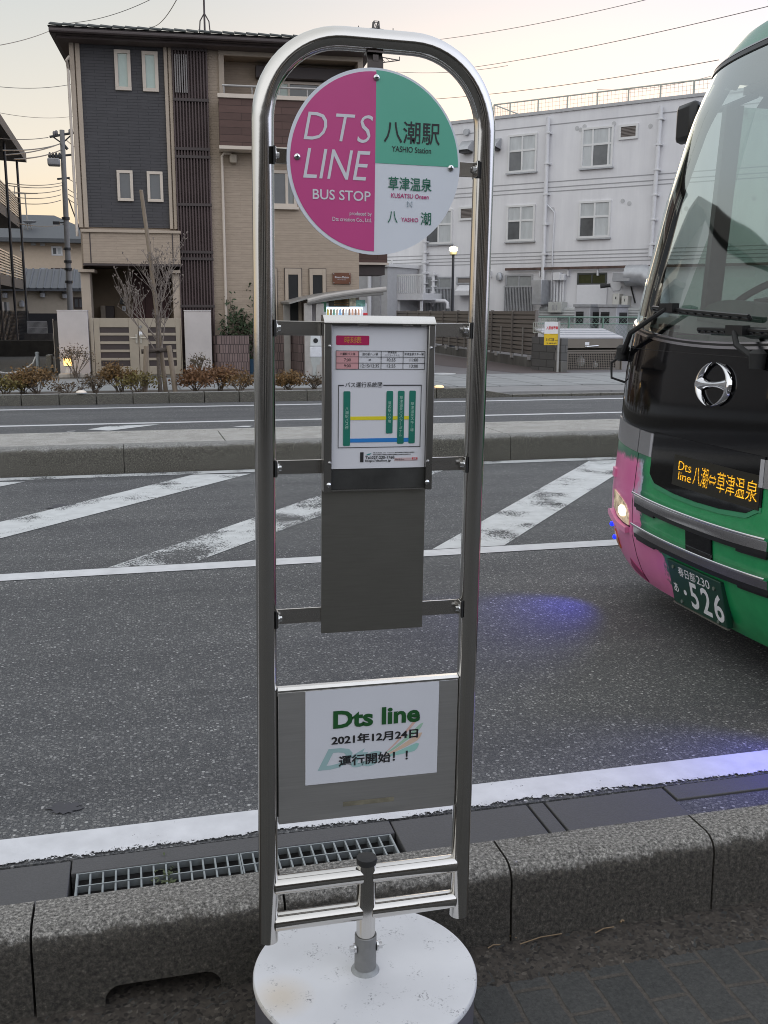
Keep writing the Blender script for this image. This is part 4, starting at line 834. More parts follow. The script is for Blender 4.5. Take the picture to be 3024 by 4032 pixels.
# roof mesh fence
b = MB(); fz0 = wz + .12; fu = [WF.uz(c4(x, 200), 1.)[0] for x in (545, 662, 865, 1077, 1293, 1517)]; st_ = fu[4] - fu[3]; fu += [fu[5] + st_ * (i + 1) for i in range(3)]; fz1 = WF.uz(c4(1077, 143), 1.)[1]
for u in fu: b.cyl((u, 1., fz0), (u, 1., fz1), .035, 8)
b.tube([(fu[0], 1., fz1), (fu[-1], 1., fz1)], .03, 6); b.tube([(fu[0], 1., fz0 + .1), (fu[-1], 1., fz0 + .1)], .025, 6)
b.tube([(fu[0], 1., fz1), (fu[0], 3.4, fz1)], .03, 6); b.cyl((fu[0], 3.4, fz0), (fu[0], 3.4, fz1), .035, 8)
b2_ = MB().tube([(wuL, 3.4, fz1 - .25), (fu[0], 3.4, fz1 - .25)], .025, 6)
for i in range(6): u = fu[0] - 1.9 * (i + 1); b2_.cyl((u, 3.4, fz0), (u, 3.4, fz1 - .25), .03, 6)
GMESH = mat('mesh_fence_grey', (.40, .41, .36), .5, .4); b2_.build('roof_rail', GMESH, wb)
rf = b.build('roof_fence', GMESH, wb); b = MB(); u = fu[0]
while u < fu[-1]: b.box(u - .005, u + .005, .996, 1.004, fz0 + .1, fz1); u += .16
zz = fz0 + .2
while zz < fz1: b.box(fu[0], fu[-1], .994, .997, zz - .005, zz + .005); zz += .16
for k in range(15): v = 1 + 2.4 * k / 15; b.box(fu[0] - .005, fu[0] + .005, v - .005, v + .005, fz0, fz1)
b.build('mesh_wire', GMESH, rf)
# ground floor clutter
def gwin(a, c, bar):
    o = window(WF, wb, c5(*a), c5(*c), 0, ALU, W_DARK, .08, (.5,), (.6,), pm2=mat('grey_blind', (.30, .31, .31), .3), pale=(2, 3)); u0, u1, z0, z1 = WF.rect(c5(*a), c5(*c), -.12); q = MB(); zt2 = z0 + (z1 - z0) * .58; n_ = 18
    for i in range(n_ + 1): x = u0 + (u1 - u0) * i / n_; q.box(x - .018, x + .018, -.17, -.12, z0 - .6, zt2)
    q.box(u0 - .05, u1 + .05, -.18, -.11, zt2, zt2 + .07); q.box(u0 - .05, u1 + .05, -.18, -.11, z0 - .66, z0 - .6); q.build('window_bars', ALU, o)
gwin((628, 335), (822, 555), 1); gwin((58, 352), (240, 560), 1)
u0, u1, z0, z1 = WF.rect(c5(275, 350), c5(352, 405), 0); window(WF, wb, None, None, 0, ALU, W_BROWN, .07, rect=(u0, u1 + .5, z0, z1))
u0, u1, z0, z1 = WF.rect(c5(275, 408), c5(352, 485), -.3); MB().prism([(u0, 0, z0), (u0, -.5, z0), (u0, -.5, z0 + .2), (u0, -.06, z1), (u0, 0, z1)], (u1 - u0 + .5, 0, 0)).build('vent_hood', WPIPE, wb)
def wbox(name, a, c, v0, v1, m, bv=.015):
    u0, u1, z0, z1 = WF.rect(c5(*a), c5(*c), v0); return MB().box(u0, u1, v0, v1, z0, z1).build(name, m, wb, bevel=bv)
wbox('tall_duct', (820, 372), (884, 552), -.9, 0, ALU)
o = wbox('meter_box', (970, 320), (1020, 375), -.35, 0, WPIPE); wbox('meter_box', (1022, 332), (1052, 376), -.3, 0, WPIPE)
b = MB()
for x in (985, 1005, 1030, 1048): (ua, za), (ub, zb_) = WF.uz(c5(x, 377), -.12), WF.uz(c5(x, 530), -.12); b.tube([(ua, -.12, za), (ua, -.12, zb_)], .045, 8)
b.build('conduit_pipes', WPIPE, wb)
o = wbox('electrical_cabinet', (937, 532), (1033, 610), -.6, 0, mat('cabinet_grey', (.46, .47, .45), .5)); u0, u1, z0, z1 = WF.rect(c5(937, 532), c5(1033, 610), -.6); b = MB()
um = (u0 + u1) / 2; b.box(um - .008, um + .008, -.606, -.6, z0 + .05, z1 - .05); b.box(um - .1, um - .06, -.63, -.6, (z0 + z1) / 2 - .1, (z0 + z1) / 2 + .1); b.box(um + .06, um + .1, -.63, -.6, (z0 + z1) / 2 - .1, (z0 + z1) / 2 + .1); b.build('cabinet_handles', GROOVE, o)
window(WF, wb, c5(1152, 323), c5(1362, 407), 0, mat('dark_frame', (.06, .065, .06), .5), mat('olive_pane', (.045, .05, .02), .25, var=.2), .07, (.5,), name='transom_window')
wbox('white_panel', (1145, 408), (1358, 568), -.06, 0, mat('panel_white', (.74, .74, .77), .5, var=.03))
wbox('duct_box', (1405, 318), (1528, 382), -.8, 0, ALU); u, z = WF.uz(c5(1560, 350), -.4); b = MB().tube([(u - .3, -.4, z + .05), (u + .4, -.4, z + .05), (u + 1.0, -.4, z - .3), (u + 1.1, -.4, z - 1.2), (u + 1.1, -.4, z - 2.6)], .42, 14); b.build('round_duct', ALU, wb)
for a, c in (((1405, 472), (1450, 553)), ((1470, 488), (1512, 566))):
    o = wbox('water_heater', a, c, -.45, 0, mat('heater_white', (.62, .61, .57), .5)); u0, u1, z0, z1 = WF.rect(c5(*a), c5(*c), -.45); MB().box(u0 + .12, u1 - .12, -.456, -.449, z1 - .22, z1 - .12).build('heater_vent', BLACK, o)
u, z = WF.uz(c5(1385, 430), -.5); b = MB().cyl((u - .35, -.65, z + .05), (u + .02, -.5, z + .1), .075, 10); b.build('security_camera', BLACK, wb); MB().tube([(u, -.5, z + .08), (u + .12, -.4, z - .12), (u + .3, -.2, z - .1), (u + .3, 0, z + .05)], .035, 8).build('camera_arm', WPIPE, wb)
u, z = WF.uz(c5(585, 345), -.1); MB().lathe([(.13, -.16), (.15, 0), (.1, .14), (.03, .17)], (u, -.12, z), 14).build('wall_vent', ALU, wb)
b = MB()
for i, y in enumerate((590, 608, 628)): z = WF.uz(c5(1200, y), -.3)[1]; b.tube([(WF.uz(c5(900, y), 0)[0], -.3 - i * .05, z), (wuR, -.3 - i * .05, z)], .1 - .02 * i, 8)
b.build('service_pipes', mat('service_pipe_grey', (.42, .43, .43), .6), wb)
b = MB().tube([WF_ for WF_ in [(WF.uz(c5(1530, 390), -.05)[0], -.05, WF.uz(c5(1530, 390), -.05)[1]), (WF.uz(c5(1568, 540), -.05)[0], -.05, WF.uz(c5(1568, 540), -.05)[1])]], .03, 6); b.build('loose_cable', BLACK, wb)
# cooling units standing before the wall
for k, (a, c) in enumerate((((1128, 568), (1235, 740)), ((1308, 570), (1428, 740)))):
    v = -2.2; u0, u1, z0, z1 = WF.rect(c5(*a), c5(*c), v); o = frame_thing(WF, 'cooling_unit', ['grey cooling unit with dark grille, left of two at the white wall', 'grey cooling unit with dark grille, nearer the bus of two'][k], 'cooling unit', 'cooling units by the white building')
    MB().box(u0, u1, v, v + 1.3, 0, z1).build('casing', mat('unit_casing', (.40, .40, .42), .5, var=.06), o, bevel=.02); u2 = u0 + (u1 - u0) * .60; zm = z0 + (z1 - z0) * .28
    q = MB().box(u0 + .08, u2, v - .012, v - .002, zm, z1 - .18); g2 = q.build('grille', BLACK, o); q = MB()
    for i in range(9): zz = zm + (z1 - .18 - zm) * (i + .5) / 9; q.box(u0 + .08, u2, v - .03, v - .012, zz - .008, zz + .008)
    q.build('grille_bars', mat('grille_dark', (.05, .05, .052), .5), g2); MB().box(u1 + .002, u1 + .03, v + .3, v + 1.1, zm, z1 - .2).build('side_grille', BLACK, o); MB().box(u0 - .04, u1 + .04, v - .04, v + 1.34, z1 + .002, z1 + .1).build('top_cover', ALU, o)
# outside stair on the left part
sf = frame_thing(WF, 'outside_stair', 'white steel outside stair with railed landing on the white building', 'stair'); v = -1.8
a0, z0 = WF.uz(cc(1025, 415), v); a1, z1 = WF.uz(cc(1275, 412), v)
MB().box(a0, a1, v, -.02, z0 - .35, z0 - .05).build('landing', WPIPE, sf, bevel=.01); ztop = WF.uz(cc(1150, 270), v)[1]
b = MB().box(a0, a1, v - .02, v + .02, ztop - .06, ztop); n_ = 16
for i in range(n_ + 1): x = a0 + (a1 - a0) * i / n_; b.box(x - .02, x + .02, v - .015, v + .015, z0 - .05, ztop - .06)
b.build('landing_railing', WFR, sf)
s0, sz = WF.uz(cc(885, 540), v); b = MB(); n_ = 9; tl, tr_ = WF.uz(cc(1000, 550), v), a0
for i in range(n_): t = i / n_; x = s0 + (a0 - s0) * t; zz = sz + (z0 - sz) * t; b.box(x, x + (a0 - s0) / n_ * 1.25, v, v + 1.1, zz - .03, zz + .03)
b.build('stair_treads', ALU, sf); b = MB().prism([(s0, v - .03, sz - .2), (a0, v - .03, z0 - .3), (a0, v - .03, z0 - .0), (s0, v - .03, sz + .1)], (0, .05, 0)); b.build('stringer', WPIPE, sf)
b = MB()
for i in range(12): t = i / 11; x = s0 + (a0 - s0) * t; zz = sz + (z0 - sz) * t; b.box(x - .02, x + .02, v - .02, v + .01, zz, zz + 1.35)
b.tube([(s0, v, sz + 1.35), (a0, v, z0 + 1.35)], .04, 6); b.tube([(a0, v, ztop), (WF.uz(cc(985, 195), v)[0], v, WF.uz(cc(985, 195), v)[1])], .04, 6); b.build('stair_railing', WFR, sf)
b = MB(); x0_, z0_ = WF.uz(cc(1160, 425), v); b.box(a0 + .2, a0 + .3, v + .1, v + .2, 0, z0 - .35); b.box(a1 - .2, a1 - .1, v + .1, v + .2, 0, z0 - .35); b.build('stair_posts', WPIPE, sf)
# grey annex wing left of the stair
u0, u1, z0, z1 = WF.rect(cc(700, 215), cc(985, 600), -2.6); ax = frame_thing(WF, 'grey_annex', 'low pale grey annex with a white pipe beside the outside stair', 'annex')
MB().box(u0, u1, -2.6, -.05, 0, z1).build('wall', mat('annex_grey', (.44, .44, .45), .8, var=.06), ax); MB().box(u0 - .1, u1 + .1, -2.75, -.05, z1 + .002, z1 + .14).build('roof_edge', WFR, ax)
q = WF.uz(cc(840, 300), -2.7)[0]; MB().tube([(q, -2.7, .0), (q, -2.7, z1)], .09, 8).build('drain_pipe', WPIPE, ax); q = WF.uz(cc(875, 300), -2.7)[0]; MB().box(q - .02, q + .3, -2.66, -2.6, .0, z1 - .03).build('joint_strip', GROOVE, ax)
# street lamp behind the slatted fence
LY = 38.; q = on_y((1785, 988), LY); sl_ = thing('street_lamp', 'slim dark lamp post with a glowing lantern before the white building', 'street lamp', (q.x, LY, .1)); zl = q.z - .1
MB().lathe([(.12, 0), (.12, .35), (.055, .4), (.05, zl - .18), (.07, zl - .16)], n=14).build('pole', mat('lamp_pole_dark', (.03, .033, .04), .5), sl_); MB().lathe([(.08, zl - .159), (.14, zl - .13), (.14, zl - .06), (.12, zl - .02)], n=16).build('collar', mat('lamp_collar', (.45, .40, .22), .5, emit=.35), sl_); MB().lathe([(.12, zl - .018), (.17, zl + .02), (.15, zl + .13), (.08, zl + .17)], n=16).build('lantern', mat('lamp_glow', (1, .86, .55), .4, emit=4., var=.01), sl_)
pl_ = bpy.data.lights.new('street_lamp_light', 'POINT'); pl_.energy = 25; pl_.color = (1, .8, .5); pl_.shadow_soft_size = .15; po = bpy.data.objects.new('street_lamp_light', pl_); COL.objects.link(po); po.location = (q.x, LY - .3, zl + .3)

# ------------------------------------------------------------------ slatted fence along the driveway
n0, n1 = Vector((10.52, 25.0, 0)), Vector((11.25, 42.0, 0)); dd = n1 - n0; FFr = Frame((n0.x, n0.y), math.degrees(math.atan2(dd.y, dd.x))); Lf = dd.length
ff = frame_thing(FFr, 'slatted_fence', 'long taupe slatted fence along the driveway on a low concrete wall', 'fence'); FT = 1.60; FB = .42
SLAT = mat('taupe_slat', (.165, .147, .134), .55, var=.08, scale=3); b = MB(); k = 0; z = FB
while z < FT - .02: b.box(0, Lf, .0, .03, z + .018, min(z + .102, FT)); z += .118
b.build('slats', SLAT, ff); MB().box(0, Lf, -.014, -.005, FB, FT - .01).build('slat_backing', BLACK, ff); b = MB()
for i in range(10): x = Lf * i / 9; b.box(x - .03, x + .03, -.03, .06, .1, FT + .02)
b.build('fence_posts', SLAT, ff, bevel=.006); MB().box(-2.05, Lf, -.06, .09, 0, .36).build('base_wall', mat('stained_concrete', (.13, .125, .115), .95, var=.35, scale=3, stretch=(1, 1, .4), bmp=.3), ff); b = MB()
for i in range(12): x = .25 + Lf * i / 12; b.box(x - .12, x + .12, .0915, .115, .3, .42)
b.build('post_clamps', ALU, ff)
b = MB()
for x_px, yb_ in ((630, 940), (825, 955), (308, 895), (170, 880)):
    pass
for i in range(5): x = .9 + i * 1.9; b.box(x - .018, x + .018, .05, .08, .38, 1.15)
b.build('front_posts', mat('post_taupe', (.26, .245, .23), .5), ff)
BLKG = siding('grey_block', (.115, .112, .108), (.06, .058, .055), .4, .19, .01, .12)
bp = thing('block_pillar', 'stained grey concrete block wall end beside the waste cage', 'wall', (0, 0, 0)); p0_, p1_ = ground((2120, 1435), .1), ground((2222, 1480), .1)
yb2 = 23.1; x0, x1 = on_y(c5(862, 900), 23.9).x, on_y(c5(1030, 900), yb2).x; zt2 = on_y(c5(960, 790), 23.5).z; x2 = on_y(c5(1078, 900), yb2).x; z3 = on_y(c5(1050, 797), yb2).z
MB().prism([(x0, 24.3, 0), (x1 - .02, 23.4, 0), (x1 - .02, 23.55, 0), (x0 + .05, 24.45, 0)], (0, 0, zt2)).build('wall_body', BLKG, bp); MB().box(x1, x2, yb2, yb2 + .3, 0, z3).build('wall_end', BLKG, bp, bevel=.006)
# tenant sign
sg = thing('rental_sign', 'white and yellow rental notice board with red lettering by the waste cage', 'sign', (0, 0, 0)); ys = 23.0
def sz_(p): q = on_y(p, ys); return q.x, q.z
x0, z1 = sz_(ce(184, 1110)); x1, z0 = sz_(ce(410, 1487)); zm = sz_(ce(300, 1302))[1]
o = MB().box(x0, x1, ys - .012, ys, zm, z1).build('white_panel', mat('sign_white', (.72, .70, .70), .5, var=.03), sg); SR = mat('sign_red', (.55, .04, .05), .5)
fit('入居者募集', x0 + .04, x1 - .03, zm + .10, z1 - .10, lambda x, z: (x, ys - .0135, z), bold=.035).build('lettering', SR, o, smooth=0)
o = MB().box(x0, x1, ys - .012, ys, z0, zm - .001).build('yellow_panel', mat('sign_yellow', (.70, .46, .015), .5, var=.03), sg); hy = zm - z0; wx = x1 - x0; pl3 = lambda x, z: (x, ys - .0135, z)
q = MB(); q.box(x0 + .03 * wx, x0 + .2 * wx, ys - .0135, ys - .013, zm - .06 * hy, zm - .045 * hy); q.box(x0 + .4 * wx, x0 + .9 * wx, ys - .0135, ys - .013, zm - .06 * hy, zm - .045 * hy)
fit('ミバ工営', x0 + .12 * wx, x0 + .68 * wx, z0 + .34 * hy, z0 + .62 * hy, pl3, bold=.03, mb=q); fit('不動産部', x0 + .71 * wx, x0 + .96 * wx, z0 + .34 * hy, z0 + .46 * hy, pl3, mb=q); fit('TEL 048-998-5678', x0 + .16 * wx, x0 + .84 * wx, z0 + .08 * hy, z0 + .22 * hy, pl3, bold=.02, mb=q); fit('賃貸・管理のご相談は', x0 + .08 * wx, x0 + .8 * wx, z0 + .72 * hy, z0 + .81 * hy, pl3, mb=q) if False else None
q.build('lettering', BLACK_PRINT, o, smooth=0)
xp0, zp = sz_(ce(408, 1100)); xp1 = sz_(ce(436, 1100))[0]; MB().box(xp0, xp1, ys - .02, ys + .03, .1, zp).build('post', mat('post_grey', (.36, .35, .33), .6), sg)
for nm, a, c in (('mesh_panel', (55, 1115), (178, 1285)), ('mesh_panel', (195, 1048), (432, 1108))):
    xa, za = sz_(ce(*a)); xb, zb_ = sz_(ce(*c)); q = MB(); n_ = int((xb - xa) / .05)
    for i in range(n_ + 1): x = xa + (xb - xa) * i / n_; q.box(x - .007, x + .007, ys + .2, ys + .215, zb_, za)
    for z in (zb_, (za + zb_) / 2, za): q.box(xa, xb, ys + .19, ys + .2, z - .008, z + .008)
    q.build(nm, GMESH, sg)
# waste cage with perforated front
cy = 23.6; CF = Frame((0, cy), 1.0)
wc = frame_thing(CF, 'waste_cage', 'brown metal refuse cage with sloping lid and perforated front', 'refuse cage'); u0, u1, z0, z1 = CF.rect(ce(560, 1385), ce(1415, 1960)); ux = CF.uz(ce(1460, 1400))[0]; zf = CF.uz(ce(900, 1560))[1]; zl0 = CF.uz(ce(900, 1590))[1]
BRZ = mat('bronze_metal', (.20, .175, .145), .45, .35, var=.06, scale=3); TOPM = mat('lid_grey', (.47, .46, .47), .5, .2, var=.05)
zb_ = CF.uz(ce(1300, 1240), 1.1)[1]
MB().prism([(u0 - .45, -.03, z1), (u0 - .45, 1.1, zb_), (u0 - .45, 1.1, zb_ + .04), (u0 - .45, -.03, z1 + .045)], (ux - u0 + .45, 0, 0)).build('lid', TOPM, wc, bevel=.008)
q = MB()
for i in range(1, 4): t = i / 4; y = -.03 + 1.13 * t; z = z1 + .045 + (zb_ - z1) * t; q.box(u0 - .44, ux - .01, y - .008, y + .008, z - .01, z + .012)
q.build('lid_ribs', ALU, wc); MB().box(u0 - .4, u1, -.02, .02, CF.uz(ce(900, 1535))[1], z1 - .003).build('lid_front', BRZ, wc); 
q = MB().box(u0 - .4, u1, 0, .04, zl0, zf - .01); q.box(u1 + .003, ux, -.03, .06, z0 - .02, z1 - .002); q.box(u1 + .05, ux - .01, .07, 1.1, .12, z1 - .01); q.box(u0 - .4, u1 + .05, 1.02, 1.1, .12, z1); q.build('frame', BRZ, wc)
a0, z3 = CF.uz(ce(575, 1632)); a1, z4 = CF.uz(ce(1335, 1880)); q = MB().box(u0 - .4, u1 - .01, 0, .03, z4 - .005 if False else z3 + .005, zl0 - .01); q.box(u0 - .4, u1 - .01, 0, .03, z0, z4 - .004); q.box(u0 - .4, a0 - .004, 0, .03, z4 - .004, z3 + .005); q.box(a1 + .004, u1 - .01, 0, .03, z4 - .004, z3 + .005); q.build('front_panel', BRZ, wc)
q = MB(); nx, nz = 27, 9; cwx, cwz = (a1 - a0) / nx, (z3 - z4) / nz
for j in range(nz):
    for i in range(nx):
        cx_, cz_ = a0 + (i + .5) * cwx, z4 + (j + .5) * cwz; rr = min(cwx, cwz) * .42; sq = [(cx_ + sx * cwx / 2, 0.004, cz_ + sz2 * cwz / 2) for sx, sz2 in ((1, 0), (1, 1), (0, 1), (-1, 1), (-1, 0), (-1, -1), (0, -1), (1, -1))]; ci = [(cx_ + rr * math.cos(k * R(45)), .004, cz_ + rr * math.sin(k * R(45))) for k in range(8)]
        q.add(sq + ci, [(k, (k + 1) % 8, (k + 1) % 8 + 8, k + 8) for k in range(8)])
q.build('perforated_sheet', BRZ, wc, smooth=0)
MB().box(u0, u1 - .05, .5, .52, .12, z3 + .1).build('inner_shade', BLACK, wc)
x, z = CF.uz(ce(872, 1465)); MB().box(x - .06, x + .06, -.026, -.02, z - .04, z + .04).build('notice', WHITE_PRINT, wc); x, z = CF.uz(ce(960, 1505)); MB().tube([(x - .2, -.022, z - .01), (x - .18, -.06, z - .01), (x + .14, -.06, z + .01), (x + .16, -.022, z + .01)], .02, 8).build('handle', BOLT, wc)
for px, r_, nm in ((855, .12, 'larger white rubbish bag seen through the refuse cage holes'), (1095, .07, 'small white rubbish bag low in the refuse cage')):
    x, z = CF.uz(ce(px, 1760 if r_ > .1 else 1815)); w_ = CF.w(x, .3, z); tag(MB().lathe([(r_ * .6, -r_), (r_, -.3 * r_), (r_ * .9, .4 * r_), (r_ * .3, r_), (.01, r_ * 1.3)], tuple(w_), 12).build('rubbish_bag', mat('bag_white', (.7, .7, .68), .5, bmp=1, bs=15)), nm, 'bag', 'rubbish bags in the refuse cage')
# green mesh fence behind the cage
q = on_y(ce(450, 1030), 27.); gf = thing('green_fence', 'thin green rail fence behind the refuse cage', 'fence', (q.x, 27., 0)); e2 = on_y(ce(1900, 1035), 27.).x - q.x; zt2 = q.z; zmid = on_y(ce(450, 1140), 27.).z; GF = mat('fence_green', (.16, .25, .20), .5); b = MB().tube([(-1, 0, zt2), (e2, 0, zt2)], .02, 6); b.tube([(-1, 0, zmid), (e2, 0, zmid)], .014, 6)
b.build('rails', GF, gf); b = MB()
for px in (580, 1138, 1700): x = on_y(ce(px, 1100), 27.).x - q.x; b.cyl((x, 0, .1), (x, 0, zt2), .03, 8)
b.build('posts', GF, gf); b = MB(); x = -1.
while x < e2: b.tube([(x, .0, .3), (x + 1.0, 0, zt2)], .004, 3); b.tube([(x + 1.0, .0, .3), (x, 0, zt2)], .004, 3); x += .12
b.build('mesh_wire', GF, gf)

# ------------------------------------------------------------------ far left: balcony flats, houses, pole
q = on_y((94, 1135), 46.); BX = q.x; AP = Frame((BX, 46.), 90.)      # u runs away from the street, facade faces +x
def ax_(p): q = on_x(p, BX); return q.y - 46., q.z
ap = thing('balcony_flats', 'dark flats with slatted balconies at the left edge across the road', 'building', (BX, 46., 0)); IRON = mat('black_iron', (.014, .014, .015), .5); FLAT = mat('flat_grey', (.30, .28, .26), .8, var=.08, scale=2); SLB = mat('balcony_slab', (.075, .065, .055), .8)
z2b, z2t = ax_((94, 1135))[1], ax_((94, 1027))[1]; z3b, z3t = ax_((77, 893))[1], ax_((77, 790))[1]; zr0, zr1 = 7.7, 8.5
Y0_ = -22.
for zb_, zt2 in ((z2b, z2t), (z3b, z3t)):
    MB().box(-2.0, .02, Y0_, .2, zb_ - .05, zb_ + .32).build('balcony_slab', SLB, ap); b = MB(); n_ = 9
    for i in range(n_): z = zb_ + .38 + (zt2 - zb_ - .38) * i / (n_ - 1); b.box(-.02, .03, Y0_, .2, z - .025, z + .025); b.box(-1.9, .0, .15, .2, z - .025, z + .025)
    for i in range(14): y = .17 + (Y0_ - .17) * i / 13; b.box(-.03, .04, y - .02, y + .02, zb_ + .3, zt2)
    b.build('balcony_slats', mat('pale_slats', (.42, .36, .27), .5), ap)
MB().box(-1.2, -1.0, Y0_, -.2, z2b + .33, z2b + 1.2).build('balcony_screen', FLAT, ap)
MB().box(-12, -1.9, Y0_, .0, 0, zr0).build('wall', FLAT, ap); b = MB().prism([(-13, Y0_, zr0 + .6), (.4, Y0_, zr0), (.4, Y0_, zr0 + .35), (-13, Y0_, zr0 + 1.6)], (0, 22.5, 0)); b.build('roof', SLB, ap)
b = MB()
for y in (-.3, -4.8, -9.3): b.cyl((.08, y, 0), (.08, y, zr0), .05, 8)
b.build('posts', IRON, ap); b = MB()
for i in range(9): z = .35 + .14 * i; b.box(-.0, .05, Y0_, .6, z - .03, z + .03)
for i in range(30): y = .55 - i * .4; b.box(.05, .08, y - .02, y + .02, .2, 1.55)
b.build('lattice_screen', IRON, ap); b = MB()
for y0, y1 in ((-1.2, -.3), (-3.2, -2.2)): b.box(-1.0, -.6, y0, y1, .2, 1.9)
b.build('storage_boxes', mat('store_grey', (.22, .22, .21), .6), ap, bevel=.02)
# beige two-storey house
q = on_y((180, 1000), 62.); h2 = thing('beige_house', 'beige two-storey house with a dark hipped roof far behind the pole', 'house', (0, 62., 0)); B2 = mat('beige_render', (.52, .42, .32), .85, var=.05)
def hp2(p, y=62.): q = on_y(p, y); return q.x, q.z
xa, ze = hp2(ca(130, 1015)); xb = hp2(ca(760, 1000))[0]; zr1 = hp2(ca(150, 925))[1] + .3; xl = hp2((30, 1000))[0]
MB().box(xl - 2, xb, 0, 9, 0, ze).build('wall', B2, h2); b = MB(); e = [(xl - 3, -.8, ze), (xb + .8, -.8, ze), (xb + .8, 9.8, ze), (xl - 3, 9.8, ze)]; e2_ = [(x, y, z + .22) for x, y, z in e]; rgx = hp2(ca(310, 940))[0]; rg = [(xl + .5, 4.5, zr1 + 1.0), (rgx + .6, 4.5, zr1 + 1.)]
b.add(e + e2_ + rg, [(0, 3, 2, 1), (0, 1, 5, 4), (1, 2, 6, 5), (2, 3, 7, 6), (3, 0, 4, 7), (4, 5, 9, 8), (5, 6, 9), (6, 7, 8, 9), (7, 4, 8)]); b.build('roof', mat('slate_roof', (.075, .08, .085), .7, var=.1, scale=6), h2, smooth=0)
fr0 = Frame((0, 62.), 0)
for a, c, cols in (((160, 1040), (180, 1085), ()), ((405, 1045), (497, 1120), (.5,)), ((425, 1253), (508, 1295), (.5,))): window(fr0, h2, ca(*a), ca(*c), 0, WFR, W_DARK, .09, cols, pm2=W_PALE, pale=(1,))
x0, z1 = hp2(ca(410, 1235)); x1, z0 = hp2(ca(525, 1250)); MB().box(x0, x1, -.7, 0, z0, z1 + .1).build('window_awning', BROWN, h2)
b = MB()
for px, py in ((265, 1025), (338, 1028), (345, 1230), (628, 1268)): x, z = hp2(ca(px, py)); b.box(x - .12, x + .12, -.2, 0, z - .1, z + .1)
b.build('wall_vents', ALU, h2)
ag = hp2(ca(210, 915)); an = thing('roof_antenna', 'thin antenna mast with a small dish on the beige house roof', 'antenna', (ag[0], 63., ag[1])); top = hp2(ca(198, 630), 63.); hh = top[1] - ag[1]; dx = top[0] - ag[0]
b = MB().tube([(0, 0, -.6), (dx, 0, hh)], .035, 6); b.tube([(dx - .7, 0, hh - .02), (dx + .7, 0, hh + .04)], .03, 5); b.tube([(dx - .6, 0, hh - .4), (dx - .55, 0, hh + .4)], .025, 5)
for s in (-1, 1): b.tube([(0, 0, .7), (s * .45, .2, -.5)], .025, 5)
b.build('mast', mat('antenna_grey', (.25, .23, .2), .5), an); MB().lathe([(.02, .0), (.3, .05), (.42, .14), (.40, .15), (.02, .04)], (.12, -.1, hh * .2), 16).build('dish', mat('dish_grey', (.42, .42, .42), .5), an)
# low tiled house
lh = thing('low_house', 'low cream outbuilding with a dark tiled roof behind the pole', 'house', (0, 50., 0)); 
def lp2(p): q = on_y(p, 50.); return q.x, q.z
xa, ze = lp2(ca(30, 1395)); xb = lp2(ca(700, 1380))[0]; zr2 = lp2(ca(300, 1302))[1] + .4; zw = lp2(ca(300, 1560))[1]
MB().box(xa - 1, xb, 0, 5, 0, ze).build('wall', mat('cream_wall', (.46, .40, .32), .85, var=.06), lh); b = MB().prism([(xa - 1.5, -.5, ze - .02), (xa - 1.5, 2.5, zr2), (xa - 1.5, 5.5, ze), (xa - 1.5, 5.5, ze + .12), (xa - 1.5, 2.5, zr2 + .14), (xa - 1.5, -.5, ze + .12)], (xb - xa + 2, 0, 0)); b.build('roof', mat('dark_tiles', (.08, .085, .095), .6, var=.15, scale=9), lh)
b = MB(); x = xa - 1.4
while x < xb + .4: b.tube([(x, -.52, ze + .1), (x, 2.4, zr2 + .14)], .05, 5); x += .32
b.build('tile_ridges', _mats['dark_tiles'], lh); x0, z1 = lp2(ca(580, 1448)); x1, z0 = lp2(ca(668, 1540)); window(Frame((0, 50.), 0), lh, None, None, 0, BROWN, W_DARK, .07, (.5,), rect=(x0, x1, z0, z1)); b = MB()
for px, py in ((338, 1425), (512, 1432), (175, 1498), (40, 1428)): x, z = lp2(ca(px, py)); b.lathe([(.12, -.14), (.13, .05), (.06, .14)], (x, -.12, z), 10)
b.build('wall_vents', ALU, lh)
q0 = lp2(ca(136, 1560)); q1 = lp2(ca(450, 1620)); o = tag(MB().box(q0[0] - 4, q1[0] + 1.2, 47., 47.15, .1, lp2(ca(300, 1575))[1]).build('dark_wall', mat('near_black_wall', (.022, .022, .026), .7, var=.2)), 'near-black boundary wall below the cream outbuilding', 'wall')
wf = thing('wire_fence', 'grey wire mesh fence in front of the near-black wall', 'fence', (0, 44., 0)); xa, xb = on_y(ca(215, 1650), 44.).x, on_y(ca(370, 1650), 44.).x; zt2 = on_y(ca(215, 1640), 44.).z; zb_ = on_y(ca(215, 1735), 44.).z; b = MB(); n_ = 18
for i in range(n_ + 1): x = xa + (xb - xa) * i / n_; b.box(x - .012, x + .012, 0, .02, zb_, zt2)
for z in (zb_, (zb_ + zt2) / 2, zt2): b.box(xa, xb, -.01, 0, z - .015, z + .015)
b.build('mesh', mat('fence_grey', (.30, .29, .28), .5), wf); b = MB().box(xa - 5, xb + .2, -.05, .15, .0, zb_); b.build('base_wall', mat('dark_bank', (.045, .04, .036), .95, var=.3), wf)
o = tag(MB().box(-9, -2.2, 34, 34.3, .0, on_y(ca(200, 1790), 34.).z).build('low_wall', mat('dark_bank_wall', (.055, .05, .045), .95, var=.3, scale=4, bmp=.4)), 'dark low retaining wall behind the roped yard', 'wall')
